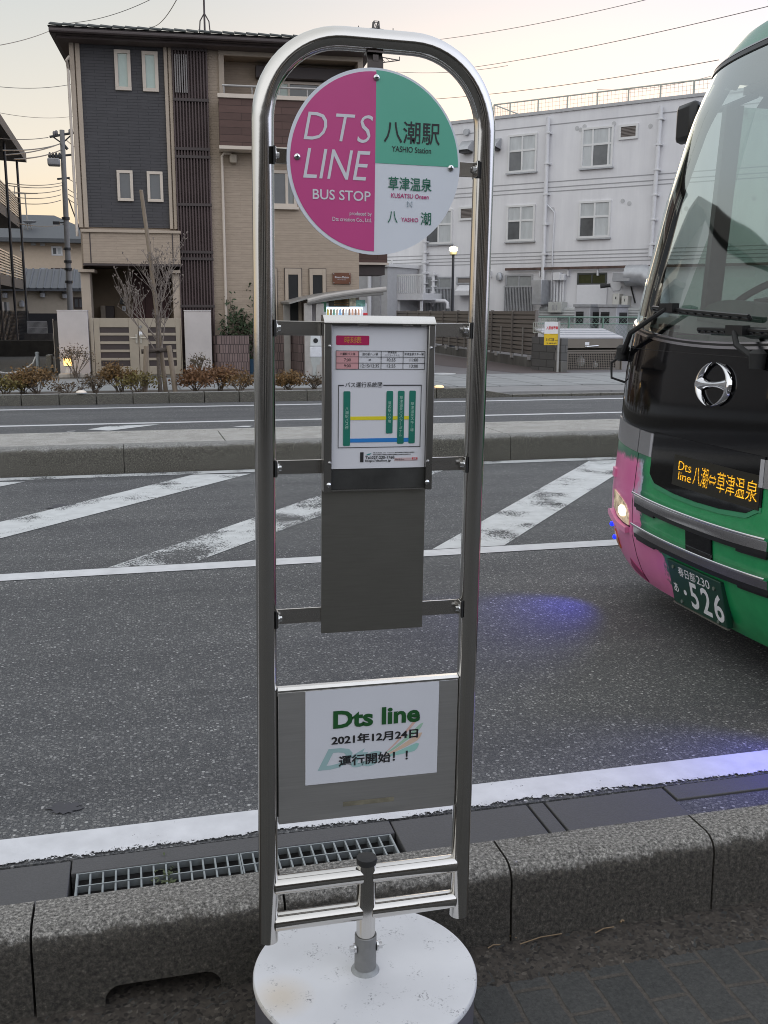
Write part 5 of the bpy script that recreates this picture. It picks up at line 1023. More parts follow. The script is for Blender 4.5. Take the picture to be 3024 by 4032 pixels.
# utility pole
PY = 46.; q = on_y((278, 1240), PY); qt = on_y((244, 512), PY); up = thing('utility_pole', 'concrete utility pole with a transformer left of the brown house', 'utility pole', (q.x, PY, .1)); zt2 = qt.z - .1; lean = qt.x - q.x
def pq(px, py, y=0.): a = on_y((px, py), PY); return Vector((a.x - q.x, y, a.z - .1))
CONC = mat('pole_concrete', (.20, .195, .19), .85, var=.08, scale=3); zlo = on_y((278, 1240), PY).z - .1; MB().tube([(-(lean) / (zt2 - zlo) * zlo * -1 * -1, 0, 0), (0, 0, zlo), (lean, 0, zt2)], .15, 14, .10).build('pole_body', CONC, up)
b = MB().tube([pq(195, 539), pq(295, 522)], .05, 6); b.tube([pq(210, 540), pq(238, 560)], .03, 5); b.tube([pq(285, 528), pq(250, 560)], .03, 5); b.tube([pq(220, 616), pq(292, 608)], .045, 6); b.tube([pq(225, 705), pq(275, 700)], .04, 6); b.tube([pq(248, 566), pq(266, 588)], .06, 6)
b.build('crossarms', IRON, up); b = MB()
for px, py in ((213, 525), (222, 522), (275, 517), (282, 515)): a = pq(px, py); b.lathe([(.03, -.1), (.06, -.06), (.06, .05), (.03, .09)], tuple(a), 8)
b.build('insulators', mat('insulator_grey', (.13, .12, .12), .5), up); a, c = pq(188, 630), pq(238, 655); tf = MB().box(a.x, c.x, -.35, .2, c.z, a.z + .05); tf = tf.build('transformer', mat('transformer_grey', (.24, .235, .235), .5), up, bevel=.05); b = MB()
for i in range(4): b.lathe([(.05, 0), (.08, .1), (.03, .25)], (a.x + .1 + i * .13, -.1, a.z + .05), 8)
b.build('bushings', IRON, tf); a, c = pq(208, 872), pq(236, 882); MB().box(a.x, c.x, -.1, .1, c.z - .02, a.z).build('junction_box', IRON, up); b = MB().tube([pq(236, 877), pq(252, 877)], .03, 5); b.build('box_arm', IRON, up); b = MB()
for py in (470 + 560, 980, 1060, 1110, 860): a = pq(256 + (py - 800) * .05, py); b.lathe([(.17, -.05), (.17, .05)], (a.x, 0, a.z), 12)
b.build('steel_bands', IRON, up)
# overhead wires
def wire(a, c, ya, yc, label, r=.014, sag=.3, grp='thin overhead wires in the dusk sky', cat='wire'):
    p, s = on_y(a, ya), on_y(c, yc); pts = []
    for i in range(17): t = i / 16; v = p.lerp(s, t); v.z -= sag * 4 * t * (1 - t) * 0 + 0; pts.append(v + Vector((0, 0, -sag * 4 * t * (1 - t))))
    return tag(MB().tube(pts, r, 5).build('overhead_wire', mat('wire_dark', (.10, .09, .08), .6), None), label, cat, grp)
wl = [((-160, 196), (260, 90), 46, 70, 'wire slanting in from the left edge to the brown roof corner', .018), ((256, 92), (620, -16), 70, 62, 'wire rising from the brown roof corner to the top edge', .018), ((587, 106), (700, -10), 60, 40, 'short wire rising steeply over the brown roof ridge', .016),
      ((-100, 328), (330, 321), 55, 66, 'level wire crossing the yellow sky above the pole top', .016), ((-60, 432), (330, 450), 52, 75, 'wire dipping gently right towards the slate wall', .013), ((1700, 159), (2700, -40), 90, 60, 'wire rising to the right past the arch top at the upper right', .02), ((1840, 268), (3150, -6), 95, 50, 'long wire rising past the coach roof at the right edge', .022), ((1560, 283), (2000, 258), 100, 90, 'faint wire behind the arch on the right of the roundel', .02), ((1700, 391), (2830, 236), 100, 62, 'lower wire rising above the white building roof to the coach', .024), ((2350, 352), (2800, 300), 70, 60, 'lowest wire just above the roof mesh fence', .014)]
for a, c, y1_, y2_, lb_, r in wl: wire(a, c, y1_, y2_, lb_, r)
pw = [((10, 592), (235, 567), 'upper'), ((20, 610), (238, 565), ''), ((55, 627), (240, 590), ''), ((30, 722), (246, 719), ''), ((35, 731), (246, 730), ''), ((50, 756), (240, 747), ''), ((60, 777), (240, 767), ''), ((70, 800), (240, 788), ''), ((70, 880), (250, 883), ''), ((-40, 540), (190, 541), '')]
for i, (a, c, _) in enumerate(pw): 
    wire(a, c, 30 if i != 9 else 38, PY, 'pole cable running left to the flats, %s from the top' % ['second', 'third', 'fourth', 'fifth', 'sixth', 'seventh', 'eighth', 'ninth', 'tenth', 'first'][i], .02 if i < 3 else .014, .08, 'cables from the utility pole to the left', 'cable')
for i, (a, c) in enumerate((((262, 552), (330, 600)), ((266, 702), (330, 728)), ((268, 745), (330, 772)), ((270, 765), (330, 790)), ((270, 785), (330, 812)))): wire(a, c, PY, 60, 'short pole cable running right behind the house, %s from the top' % ['first', 'second', 'third', 'fourth', 'fifth'][i], .018, .05, 'cables from the utility pole to the right', 'cable')
wire((270, 783), (340, 960), PY, 52, 'steep stay cable dropping from the pole behind the house', .03, .1, None, 'cable')
# power pylon peeking over the arch
PYL = 210.; q = on_y((1480, 100), PYL); ph = q.z + .7; pyl = thing('power_pylon', 'distant steel lattice pylon top showing just above the sign arch', 'pylon', (q.x, PYL, 0)); LAT = mat('lattice_steel', (.10, .095, .09), .6); b = MB(); lv_ = 16
def half(z): return 4.5 * (1 - z / ph) + .5
for i in range(lv_):
    za, zb_ = ph * i / lv_, ph * (i + 1) / lv_; a, c = half(za), half(zb_); A = [Vector((sx * a, sy * a, za)) for sx, sy in ((-1, -1), (1, -1), (1, 1), (-1, 1))]; B = [Vector((sx * c, sy * c, zb_)) for sx, sy in ((-1, -1), (1, -1), (1, 1), (-1, 1))]
    for k in range(4): b.tube([A[k], B[k]], .12, 4); b.tube([A[k], B[(k + 1) % 4]], .07, 4); b.tube([A[(k + 1) % 4], B[k]], .07, 4); b.tube([B[k], B[(k + 1) % 4]], .07, 4)
b.build('tower', LAT, pyl); b = MB()
for z, L2 in ((ph - 1.7, 3.6), (ph - 7, 5.), (ph - 13, 5.)):
    for s in (-1, 1): b.tube([(0, 0, z + .5), (s * L2, 0, z)], .1, 4); b.tube([(0, 0, z - .9), (s * L2, 0, z)], .1, 4); b.tube([(s * L2, 0, z), (s * L2, 0, z + .7)], .09, 4)
    for k in range(1, 5): x = L2 * k / 5; b.tube([(x, 0, z + .5 - .1 * k), (x + L2 / 5, 0, z - .7 + .14 * k)], .05, 3); b.tube([(-x, 0, z + .5 - .1 * k), (-x - L2 / 5, 0, z - .7 + .14 * k)], .05, 3)
b.build('crossarms', LAT, pyl)

# ------------------------------------------------------------------ the coach pulling in from the right
import bisect
PROF = [(.18, 2.53, 1.255, .50), (.24, 2.49, 1.285, .50), (.33, 2.452, 1.29, .50), (.45, 2.415, 1.275, .49), (.62, 2.40, 1.25, .5), (.80, 2.41, 1.235, .5), (1.0, 2.42, 1.21, .48), (1.25, 2.43, 1.20, .48), (1.40, 2.45, 1.19, .48), (1.7, 2.49, 1.165, .5), (2.1, 2.565, 1.135, .52), (2.5, 2.665, 1.095, .55), (2.72, 2.75, 1.075, .6), (2.86, 2.87, 1.04, .6), (3.02, 3.12, .96, .6), (3.1, 3.5, .9, .6)]
YC, NE = 3.855, 2.8; BO = Vector((2.4, YC, 0))
def pr(z):
    i = max(1, min(len(PROF) - 1, bisect.bisect_right([p[0] for p in PROF], z))); a, b = PROF[i - 1], PROF[i]; t = (z - a[0]) / (b[0] - a[0]); return [a[k] + (b[k] - a[k]) * t for k in (1, 2, 3)]
def S0(z, s):
    X, hw, D2 = pr(z); s = max(-1, min(1, s)); return Vector((X + D2 * (1 - (1 - abs(s) ** NE) ** (1 / NE)), YC + hw * s, z)) - BO
def S(z, s, off=0.):
    p = S0(z, s)
    if not off: return p
    e = .01; s1, s2 = max(-.995, s - e), min(.995, s + e); n = (S0(z, s2) - S0(z, s1)).cross(S0(min(3.09, z + e), s) - S0(max(.185, z - e), s)).normalized()
    if n.x > 0 and abs(n.x) > .02: n = -n
    elif abs(n.x) <= .02: n = Vector((0, 1 if s > 0 else -1, 0))
    return p + n * off
def cst(v): return lambda s: v
def patch(zl, zh, s0, s1, off, depth=.02, nz=6, ns=24, mb=None):
    zl = zl if callable(zl) else cst(zl); zh = zh if callable(zh) else cst(zh); mb = mb or MB(); G, Bk = [], []
    for j in range(nz + 1):
        for i in range(ns + 1):
            s = s0 + (s1 - s0) * i / ns; z = zl(s) + (zh(s) - zl(s)) * j / nz; G.append(S(z, s, off)); Bk.append(S(z, s, off - depth))
    W = ns + 1; fs = [(j * W + i, j * W + i + 1, (j + 1) * W + i + 1, (j + 1) * W + i) for j in range(nz) for i in range(ns)]
    rim = [i for i in range(W)] + [j * W + ns for j in range(1, nz + 1)] + [nz * W + i for i in range(ns - 1, -1, -1)] + [j * W for j in range(nz - 1, 0, -1)]
    n = len(G); vs = G + [Bk[i] for i in rim]; m = len(rim); fs += [(rim[k], n + k, n + (k + 1) % m, rim[(k + 1) % m]) for k in range(m)]
    return mb.add(vs, fs)
def lerp_pts(pts):
    pts = sorted(pts)
    def f(s):
        if s <= pts[0][0]: return pts[0][1]
        for (a, x), (b, y) in zip(pts, pts[1:]):
            if s <= b: return x + (y - x) * (s - a) / (b - a)
        return pts[-1][1]
    return f
bus = thing('tour_coach', 'green and pink motor coach with black nose arriving at the stop', 'coach', BO)
def make_livery():
    """green coach paint with a big pink petal shape, pale edged, round each headlight"""
    m, t, p = newmat('coach_paint'); tcn = nd(t, 'ShaderNodeTexCoord'); sx = nd(t, 'ShaderNodeSeparateXYZ'); t.links.new(tcn.outputs['Object'], sx.inputs[0])
    wob = noise(t, 9, 3, .6); wf_ = noise(t, 45, 2)
    def mth(op, a, b, **k):
        n = nd(t, 'ShaderNodeMath', operation=op, **k)
        for i, x in ((0, a), (1, b)):
            if hasattr(x, 'links'): t.links.new(x, n.inputs[i])
            elif x is not None: n.inputs[i].default_value = x
        return n.outputs[0]
    ay = mth('MAXIMUM', sx.outputs[1], mth('SUBTRACT', mth('MULTIPLY', sx.outputs[1], -1.), .38))
    d = mth('ADD', mth('MULTIPLY', mth('SUBTRACT', wob, .5), .26), mth('MULTIPLY', mth('SUBTRACT', wf_, .5), .075))
    # inner limit: about .56 m from the middle above, curving inward below the lower chrome bar
    low = nd(t, 'ShaderNodeMapRange', interpolation_type='SMOOTHSTEP'); low.inputs[1].default_value = .40; low.inputs[2].default_value = .50; low.inputs[3].default_value = .27; low.inputs[4].default_value = .52; t.links.new(sx.outputs[2], low.inputs[0])
    e1 = mth('SUBTRACT', mth('ADD', ay, d), low.outputs[0])
    e2 = mth('SUBTRACT', mth('SUBTRACT', .835, sx.outputs[2]), mth('MULTIPLY', d, .35))
    e3 = mth('SUBTRACT', mth('ADD', mth('MULTIPLY', d, 1.5), .95), sx.outputs[0])
    e = mth('MINIMUM', mth('MINIMUM', e1, e2), e3)
    mk = nd(t, 'ShaderNodeMapRange'); mk.inputs[1].default_value = -.012; mk.inputs[2].default_value = .012; t.links.new(e, mk.inputs[0])
    hz = nd(t, 'ShaderNodeMapRange'); hz.inputs[1].default_value = .55; hz.inputs[2].default_value = .68; t.links.new(sx.outputs[2], hz.inputs[0])
    w1 = nd(t, 'ShaderNodeMapRange'); w1.inputs[1].default_value = .015; w1.inputs[2].default_value = .085; w1.inputs[3].default_value = 1; w1.inputs[4].default_value = 0; t.links.new(e1, w1.inputs[0])
    pale = mth('MULTIPLY', w1.outputs[0], hz.outputs[0])
    pink = mixc(t, pale, cr(t, noise(t, 4, 4), [(.3, (.74, .15, .38)), (.7, (.86, .25, .48))]), (.52, .55, .66))
    dk = nd(t, 'ShaderNodeMapRange'); dk.inputs[1].default_value = -.10; dk.inputs[2].default_value = -.01; t.links.new(e, dk.inputs[0])
    green = mixc(t, mth('MULTIPLY', dk.outputs[0], .8), cr(t, noise(t, 14, 5, .7), [(.3, (.012, .27, .088)), (.7, (.024, .34, .115))]), (.012, .085, .075))
    t.links.new(mixc(t, mk.outputs[0], green, pink), p.inputs['Base Color']); p.inputs['Roughness'].default_value = .32; p.inputs['Coat Weight'].default_value = .35; p.inputs['Coat Roughness'].default_value = .06
    return m
LIV = make_livery(); GREENP = mat('coach_roof_green', (.025, .19, .105), .3, var=.1, scale=3); GLOSSB = mat('gloss_black_panel', (.006, .006, .007), .05, var=.08, spec=.42); SATB = mat('satin_black', (.012, .012, .013), .35); PINKP = mat('coach_pink', (.78, .25, .45), .35, var=.06)
zt = lambda s: 1.40 + .105 * s * s
zg = lambda s: 1.0 + .055 * abs(s) ** 3
patch(.18, lambda s: zg(s) - .13 if abs(s) > .33 else .99, -1, 1, 0, .03, 18, 90).build('front_body', LIV, bus, smooth=50)
patch(lambda s: zg(s) - .02, zt, -1, 1, .001, .03, 10, 80).build('nose_panel', GLOSSB, bus, smooth=50)
dl = lerp_pts([(-.36, .79), (-.30, .752), (-.15, .735), (0, .731), (.15, .735), (.30, .752), (.345, .79)])
dp = patch(dl, .992, -.37, .345, .006, .05, 8, 60).build('display_panel', GLOSSB, bus, smooth=50)
b = patch(lambda s: dl(s) - .022, lambda s: dl(s) - .002, -.37, .345, .004, .03, 1, 60); b.build('display_lip', mat('lip_green', (.045, .27, .13), .4), bus, smooth=50)
# amber dot-matrix lettering
m, t, p = newmat('amber_led'); tcn = nd(t, 'ShaderNodeTexCoord'); v = nd(t, 'ShaderNodeVectorMath', operation='SCALE'); v.inputs[3].default_value = 1 / .0062; t.links.new(tcn.outputs['Object'], v.inputs[0]); f_ = nd(t, 'ShaderNodeVectorMath', operation='FRACTION'); t.links.new(v.outputs[0], f_.inputs[0]); s_ = nd(t, 'ShaderNodeVectorMath', operation='SUBTRACT'); s_.inputs[1].default_value = (.5, .5, .5); t.links.new(f_.outputs[0], s_.inputs[0]); mm = nd(t, 'ShaderNodeVectorMath', operation='MULTIPLY'); mm.inputs[1].default_value = (0, 1, 1); t.links.new(s_.outputs[0], mm.inputs[0]); ln = nd(t, 'ShaderNodeVectorMath', operation='LENGTH'); t.links.new(mm.outputs[0], ln.inputs[0]); lt = nd(t, 'ShaderNodeMath', operation='LESS_THAN'); lt.inputs[1].default_value = .40; t.links.new(ln.outputs[1], lt.inputs[0]); em = nd(t, 'ShaderNodeMath', operation='MULTIPLY_ADD'); em.inputs[1].default_value = 1.9; em.inputs[2].default_value = .08; t.links.new(lt.outputs[0], em.inputs[0])
p.inputs['Base Color'].default_value = (.02, .012, .0, 1); p.inputs['Emission Color'].default_value = (1, .50, .02, 1); t.links.new(em.outputs[0], p.inputs['Emission Strength']); LED = m
sp = lambda x, z: S(z - .03 * 0, x, .009)
led = MB(); fit('Dts', .128, .040, .850, .890, sp, bold=-.004, mb=led); fit('line', .122, .034, .806, .842, sp, bold=-.004, mb=led); fit('八潮', .022, -.072, .803, .889, sp, bold=-.004, mb=led); [led.quad(sp(xa, za), sp(xb, zb_), sp(xb, zb_ + .0055), sp(xa, za + .0055)) for xa, za, xb, zb_ in ((-.085, .834, -.115, .834), (-.085, .853, -.115, .853), (-.077, .8435, -.090, .863), (-.077, .8435, -.090, .824), (-.123, .8435, -.110, .863), (-.123, .8435, -.110, .824))]; fit('草津温', -.128, -.285, .803, .889, sp, bold=-.004, mb=led); fit('泉', -.292, -.35, .803, .889, sp, bold=-.004, mb=led)
patch(.775, .915, -.36, .165, .0068, .004, 2, 30).build('led_board', mat('led_board', (.016, .014, .008), .3), dp, smooth=50); led.build('led_lettering', LED, dp, smooth=0)
SILV = mat('satin_silver', (.40, .40, .42), .32, .7, var=.05); LSILV = mat('light_silver', (.62, .62, .66), .25, .5)
for sg_ in (1, -1):
    lo, hi = lambda s: zg(s) - .135, lambda s: zg(s) - .022
    patch(lo, hi, sg_ * .485, sg_ * .83, .006, .04, 4, 24).build('silver_panel', SILV, bus, smooth=50); patch(lo, hi, sg_ * .372, sg_ * .478, .006, .04, 4, 10).build('silver_panel', SILV, bus, smooth=50); patch(lo, hi, sg_ * .35, sg_ * .37, .007, .04, 4, 4).build('silver_edge', LSILV, bus, smooth=50)
    # headlamp, brow, fog lamp, side markers
    hi2 = lerp_pts([(sg_ * .515, .545), (sg_ * .545, .585), (sg_ * .60, .608), (sg_ * .66, .620), (sg_ * .725, .628)]); lo2 = lerp_pts([(sg_ * .515, .486), (sg_ * .58, .488), (sg_ * .66, .500), (sg_ * .725, .535)])
    m_ = 'headlamp_lens'
    if m_ not in _mats:
        mt_, t, p = newmat(m_); f = noise(t, 16, 4, .7); t.links.new(cr(t, f, [(.3, (.35, .25, .17)), (.5, (.62, .52, .40)), (.7, (.80, .75, .66))]), p.inputs['Base Color']); p.inputs['Roughness'].default_value = .08; p.inputs['Metallic'].default_value = .3; p.inputs['Emission Color'].default_value = (1, .78, .45, 1); t.links.new(cr(t, f, [(.35, (.02, .02, .02)), (.7, (.5, .5, .5))]), p.inputs['Emission Strength']); _mats[m_] = mt_
    hd = patch(lo2, hi2, sg_ * .515, sg_ * .725, .005, .02, 8, 20).build('headlamp', _mats[m_], bus, smooth=60)
    patch(lambda s: lo2(s) - .008, lambda s: lo2(s) - .001, sg_ * .505, sg_ * .735, .004, .02, 2, 20).build('headlamp_gasket', SATB, bus, smooth=60)
    c = S(.548, sg_ * .575, .008); MB().add([c + Vector((-.004, math.cos(k * R(30)) * .042, math.sin(k * R(30)) * .03)) for k in range(12)] + [c + Vector((-.016, 0, 0))], [(k, (k + 1) % 12, 12) for k in range(12)]).build('bulb', mat('headlamp_bulb', (1, .88, .66), .3, emit=3.2, var=.01), hd)
    patch(lerp_pts([(sg_ * .515, .446), (sg_ * .62, .45), (sg_ * .80, .478)]), lerp_pts([(sg_ * .515, .474), (sg_ * .62, .478), (sg_ * .74, .515), (sg_ * .80, .50)]), sg_ * .515, sg_ * .80, .022, .03, 3, 20).build('headlamp_brow', PINKP, bus, smooth=60)
    patch(lerp_pts([(sg_ * .70, .30), (sg_ * .73, .29), (sg_ * .76, .31)]), lerp_pts([(sg_ * .70, .36), (sg_ * .73, .405), (sg_ * .76, .395)]), sg_ * .70, sg_ * .765, .006, .01, 6, 8).build('fog_lamp', mat('amber_lens', (.55, .16, .05), .15, var=.3, scale=20), bus)
    patch(.69, .735, sg_ * .74, sg_ * .80, .012, .02, 3, 6).build('side_repeater_cover', PINKP, bus)
    for zz, ss in ((.405, .82), (.335, .80)):
        c = S(zz, sg_ * ss, .006); bl = MB().lathe([(.003, -.014), (.011, -.010), (.014, 0), (.011, .010), (.003, .014)], tuple(c), 12).build('blue_marker', mat('blue_marker_glow', (.012, .03, 1.0), .3, emit=1.6, var=.01), bus)
    lt_ = bpy.data.lights.new('blue_marker_light', 'SPOT'); lt_.energy = 24; lt_.color = (.035, .04, 1); lt_.spot_size = R(78); lt_.spot_blend = 1; lt_.shadow_soft_size = .04; o = bpy.data.objects.new('blue_marker_light', lt_); COL.objects.link(o)
    pt = BO + S(.37, sg_ * .80, .06); o.location = pt; tgt = Vector((1.92, 4.66 if sg_ > 0 else 2.78, 0)); o.rotation_euler = (tgt - pt).to_track_quat('-Z', 'Y').to_euler()
# chrome bars
for za, zb_, se in ((.612, .668, .43), (.458, .512, .43)):
    hi = lambda s, a=za, b=zb_: b + .012 * (abs(s) / .43) ** 2; lo = lambda s, a=za: a + .012 * (abs(s) / .43) ** 2 + .01 * 0
    patch(lambda s: lo(s) - .016, lambda s: lo(s) + .004, -se, se, .018, .03, 2, 50).build('grille_shadow', SATB, bus, smooth=60)
    patch(lambda s: lo(s) + .004, lambda s: hi(s) - .012, -se, se, .020, .03, 3, 50).build('chrome_bar', mat('dark_chrome', (.42, .40, .40), .10, 1., var=.05), bus, smooth=60)
    patch(lambda s: hi(s) - .014, hi, -se, se, .028, .04, 2, 50).build('chrome_edge', CHROME, bus, smooth=60)
    MB().tube([S(hi(-se + 2 * se * i / 40) - .004, -se + 2 * se * i / 40, .031) for i in range(41)], .0065, 10).build('chrome_bead', CHROME, bus, smooth=60)
    for sg_ in (1, -1): patch(lambda s: lo(s) - .030, lambda s: lo(s) - .016, sg_ * .27, sg_ * .42, .012, .02, 2, 10).build('bar_mount', SATB, bus)
patch(.50, .606, -.125, .04, .010, .02, 4, 10).build('sensor_cover', GLOSSB, bus, bevel=.004)
b = MB()
for sg_ in (1, -1): patch(.19, lambda s: zg(s) - .14, sg_ * .478, sg_ * .481, .0015, .004, 20, 1, b)
for sg_ in (1, -1): patch(lambda s: zg(s) - .02, lambda s: zt(s) - .002, sg_ * .80, sg_ * .803, .0025, .004, 10, 1, b)
patch(1.372, 1.375, -.80, .80, .0025, .004, 1, 60, b); patch(.437, .4395, -.30, .30, .0015, .004, 1, 30, b)
b.build('bumper_seams', SATB, bus, smooth=0)
for sg_ in (1, -1): patch(lerp_pts([(sg_ * .48, .19), (sg_ * .60, .21)]), lerp_pts([(sg_ * .48, .235), (sg_ * .585, .285), (sg_ * .60, .25)]), sg_ * .48, sg_ * .60, .003, .01, 3, 8).build('bumper_notch', mat('coach_pink_deep', (.30, .035, .12), .5), bus)
# number plate
hx = 2.418 - BO.x; ya, yb = .212, -.228
pz0, pz1 = .207, .420
tl = lambda z: .056 * (pz1 - z) / (pz1 - pz0)
def plate_box(y0, y1, z0, z1, f, bk): return MB().add([(hx + tl(z) + d, y, z) for z in (z0, z1) for y in (y0, y1) for d in (f, bk)], [(0, 2, 3, 1), (4, 5, 7, 6), (0, 1, 5, 4), (2, 6, 7, 3), (0, 4, 6, 2), (1, 3, 7, 5)])
o = plate_box(yb, ya, pz0, pz1, -.012, .02).build('number_plate', mat('plate_green', (.012, .055, .035), .35, var=.05), bus, bevel=.004)
plate_box(yb - .004, ya + .004, pz0 - .006, pz0, -.016, -.004).build('plate_frame', mat('plate_rim', (.4, .38, .33), .3, .7), o)
pp = lambda x, z: Vector((hx + tl(z) - .0135, x, z)); pw_ = ya - yb; L = lambda t: ya - pw_ * t; ph_ = pz1 - pz0; Zz = lambda t: pz0 + ph_ * t
q = MB(); fit('春日部', L(.21), L(.54), Zz(.715), Zz(.93), pp, bold=.008, mb=q); fit('230', L(.56), L(.80), Zz(.725), Zz(.915), pp, mb=q, bold=.004); fit('あ', L(.06), L(.15), Zz(.28), Zz(.50), pp, bold=.015, mb=q); fit('526', L(.38), L(.985), Zz(.08), Zz(.69), pp, bold=.016, spacing=1.22, mb=q)
q.add([pp(L(.28) + .013 * math.cos(k * R(30)), Zz(.36) + .013 * math.sin(k * R(30))) for k in range(12)], [tuple(range(12))]); q.build('lettering', WHITE_PRINT, o, smooth=0)
q = MB()
for tx, tz in ((.12, .87), (.88, .80), (.18, .10), (.86, .07)): c = pp(L(tx), Zz(tz)); q.cyl(c + Vector((.002, 0, 0)), c - Vector((.004, 0, 0)), .009, 8)
q.build('plate_bolts', mat('plate_bolt', (.2, .24, .2), .4, .5), o)
# nose emblem: two crescents joined by a swept bar
def E2(x, z, off=.016): return S(1.25 + z, -.045 - x / 1.2, off)
b = MB()
def crescent(sgn):
    out, inn = [], []
    for i in range(25):
        a = R(98 + 164 * i / 24); x, z = math.cos(a) * .135, math.sin(a) * .094; th = math.sin(math.pi * i / 24) ** .7
        xi, zi = math.cos(a) * (.135 - .033 * th - .003) + (.004 if 1 else 0), math.sin(a) * (.094 - .018 * th - .004); out.append((x * sgn, z * sgn)); inn.append((xi * sgn, zi * sgn))
    rows = [[E2(o_[0] + (i_[0] - o_[0]) * f, o_[1] + (i_[1] - o_[1]) * f, .010 + .017 * math.sin(math.pi * f) ** .7) for o_, i_ in zip(out, inn)] for f in (0, .12, .3, .5, .7, .88, 1)]
    n = len(out); b.add([v for r in rows for v in r], [(k * n + i, k * n + i + 1, (k + 1) * n + i + 1, (k + 1) * n + i) for k in range(6) for i in range(n - 1)])
crescent(1); crescent(-1)
top, bot = [], []
for i in range(17):
    t = i / 16; x = -.118 + .236 * t; w_ = .012 + .026 * abs(2 * t - 1) ** 2.2; c = .004 * math.sin((t - .5) * 3); top.append((x, c + w_)); bot.append((x, c - w_))
rows = [[E2(o_[0], o_[1] + (i_[1] - o_[1]) * f, .0115 + .0165 * math.sin(math.pi * f) ** .7) for o_, i_ in zip(top, bot)] for f in (0, .12, .3, .5, .7, .88, 1)]
n = len(top); b.add([v for r in rows for v in r], [(k * n + i, k * n + i + 1, (k + 1) * n + i + 1, (k + 1) * n + i) for k in range(6) for i in range(n - 1)])
b.build('emblem', CHROME, bus, smooth=85)
# windscreen, its trim and pillars
patch(zt, lambda s: zt(s) + .012, -.97, .97, .012, .03, 1, 70).build('chrome_trim', mat('trim_chrome', (.62, .62, .66), .15, 1.), bus, smooth=60); patch(lambda s: zt(s) + .012, lambda s: zt(s) + .022, -.97, .97, .010, .03, 1, 70).build('black_trim', SATB, bus, smooth=60); patch(lambda s: zt(s) + .022, lambda s: zt(s) + .030, -.97, .97, .012, .03, 1, 70).build('chrome_trim', _mats['trim_chrome'], bus, smooth=60)
WG = glass('windscreen_glass', (.62, .74, .68), .32, .03); SGL = glass('side_glass', (.50, .66, .58), .10)
G_lo = lambda s: zt(s) + .031
def sheet(zl, zh, s0, s1, off, nz, ns):
    mb = MB(); W = ns + 1; mb.add([S(zl(s) + (zh - zl(s)) * j / nz, s, off) for j in range(nz + 1) for s in [s0 + (s1 - s0) * i / ns for i in range(W)]], [(j * W + i, j * W + i + 1, (j + 1) * W + i + 1, (j + 1) * W + i) for j in range(nz) for i in range(ns)]); return mb
sheet(G_lo, 2.70, -.80, .80, .0, 24, 60).build('windscreen', WG, bus, smooth=60)
for sg_ in (1, -1):
    sheet(G_lo, 2.70, sg_ * .80, sg_ * .975, .0, 20, 10).build('quarter_glass', glass('quarter_glass_tint', (.30, .46, .36), .10) if sg_ > 0 else SGL, bus, smooth=60)
    b = MB(); W = 3; pts = [S(1.45 + (2.70 - 1.45) * i / 12, sg_ * (.675 + .115 * min(1, i / 6)), -.05) for i in range(13)]; b.tube(pts, .028, 8); b.build('windscreen_pillar', SATB, bus)
patch(2.695, 2.718, -.98, .98, .006, .03, 2, 60).build('screen_seal', SATB, bus, smooth=60); patch(2.718, 2.726, -.98, .98, .008, .03, 1, 60).build('seal_strip', mat('trim_grey', (.25, .26, .27), .3, .6), bus, smooth=60)
patch(2.727, 3.1, -1, 1, 0, .03, 14, 70).build('front_cap', GREENP, bus, smooth=60)
# sides, roof, tail
XB = 11.4 - BO.x
def side(zs, m, name, off=0.):
    b = MB()
    for sg_ in (1, -1):
        vs = []
        for z in zs: a = S0(z, sg_); vs += [a, Vector((XB, a.y, z))]
        b.add(vs, [(2 * i, 2 * i + 1, 2 * i + 3, 2 * i + 2) for i in range(len(zs) - 1)])
    return b.build(name, m, bus, smooth=50)
side([.24, .33, .45, .62, .8, 1.0, 1.25, 1.43], LIV, 'side_body'); side([1.43, 1.52], SATB, 'window_sill'); side([2.62, 2.72, 2.727], SATB, 'window_header'); side([2.727, 2.86, 3.02, 3.1], GREENP, 'roof_side')
h_ = pr(3.1)[1]; MB().quad(S0(3.1, 1), Vector((XB, h_, 3.1)), Vector((XB, -h_, 3.1)), S0(3.1, -1), *[S0(3.1, -.9 + .2 * i) for i in range(10)]).build('roof', GREENP, bus, smooth=0)
MB().box(XB - .05, XB, -1.2, 1.2, .3, 3.05).build('tail', GREENP, bus, bevel=.02)
b = MB(); pl = MB()
for sg_ in (1, -1):
    za, zb_ = 1.52, 2.62; a0, a1 = S0(za, sg_), S0(zb_, sg_); n_ = 6; xs = [.62, .74] + [.74 + (XB - .8) * i / n_ for i in range(1, n_ + 1)]
    for x0, x1 in zip(xs[1:], xs[2:]): b.quad(Vector((x0 + .05, a0.y, za)), Vector((x1 - .05, a0.y, za)), Vector((x1 - .05, a1.y, zb_)), Vector((x0 + .05, a1.y, zb_)))
    for x in xs[1:]: pl.add([(x - .05, a0.y - sg_ * .04, za), (x + .05, a0.y - sg_ * .04, za), (x + .05, a1.y - sg_ * .04, zb_), (x - .05, a1.y - sg_ * .04, zb_), (x - .05, a0.y + .002 * sg_, za), (x + .05, a0.y + .002 * sg_, za), (x + .05, a1.y + .002 * sg_, zb_), (x - .05, a1.y + .002 * sg_, zb_)], [(0, 3, 2, 1), (4, 5, 6, 7), (0, 1, 5, 4), (2, 3, 7, 6), (1, 2, 6, 5), (3, 0, 4, 7)])
    b.quad(S0(za, sg_), Vector((xs[1] - .05, a0.y, za)), Vector((xs[1] - .05, a1.y, zb_)), S0(zb_, sg_))
b.build('side_windows', SGL, bus, smooth=0); pl.build('window_pillars', mat('pillar_grey', (.16, .17, .17), .6), bus)
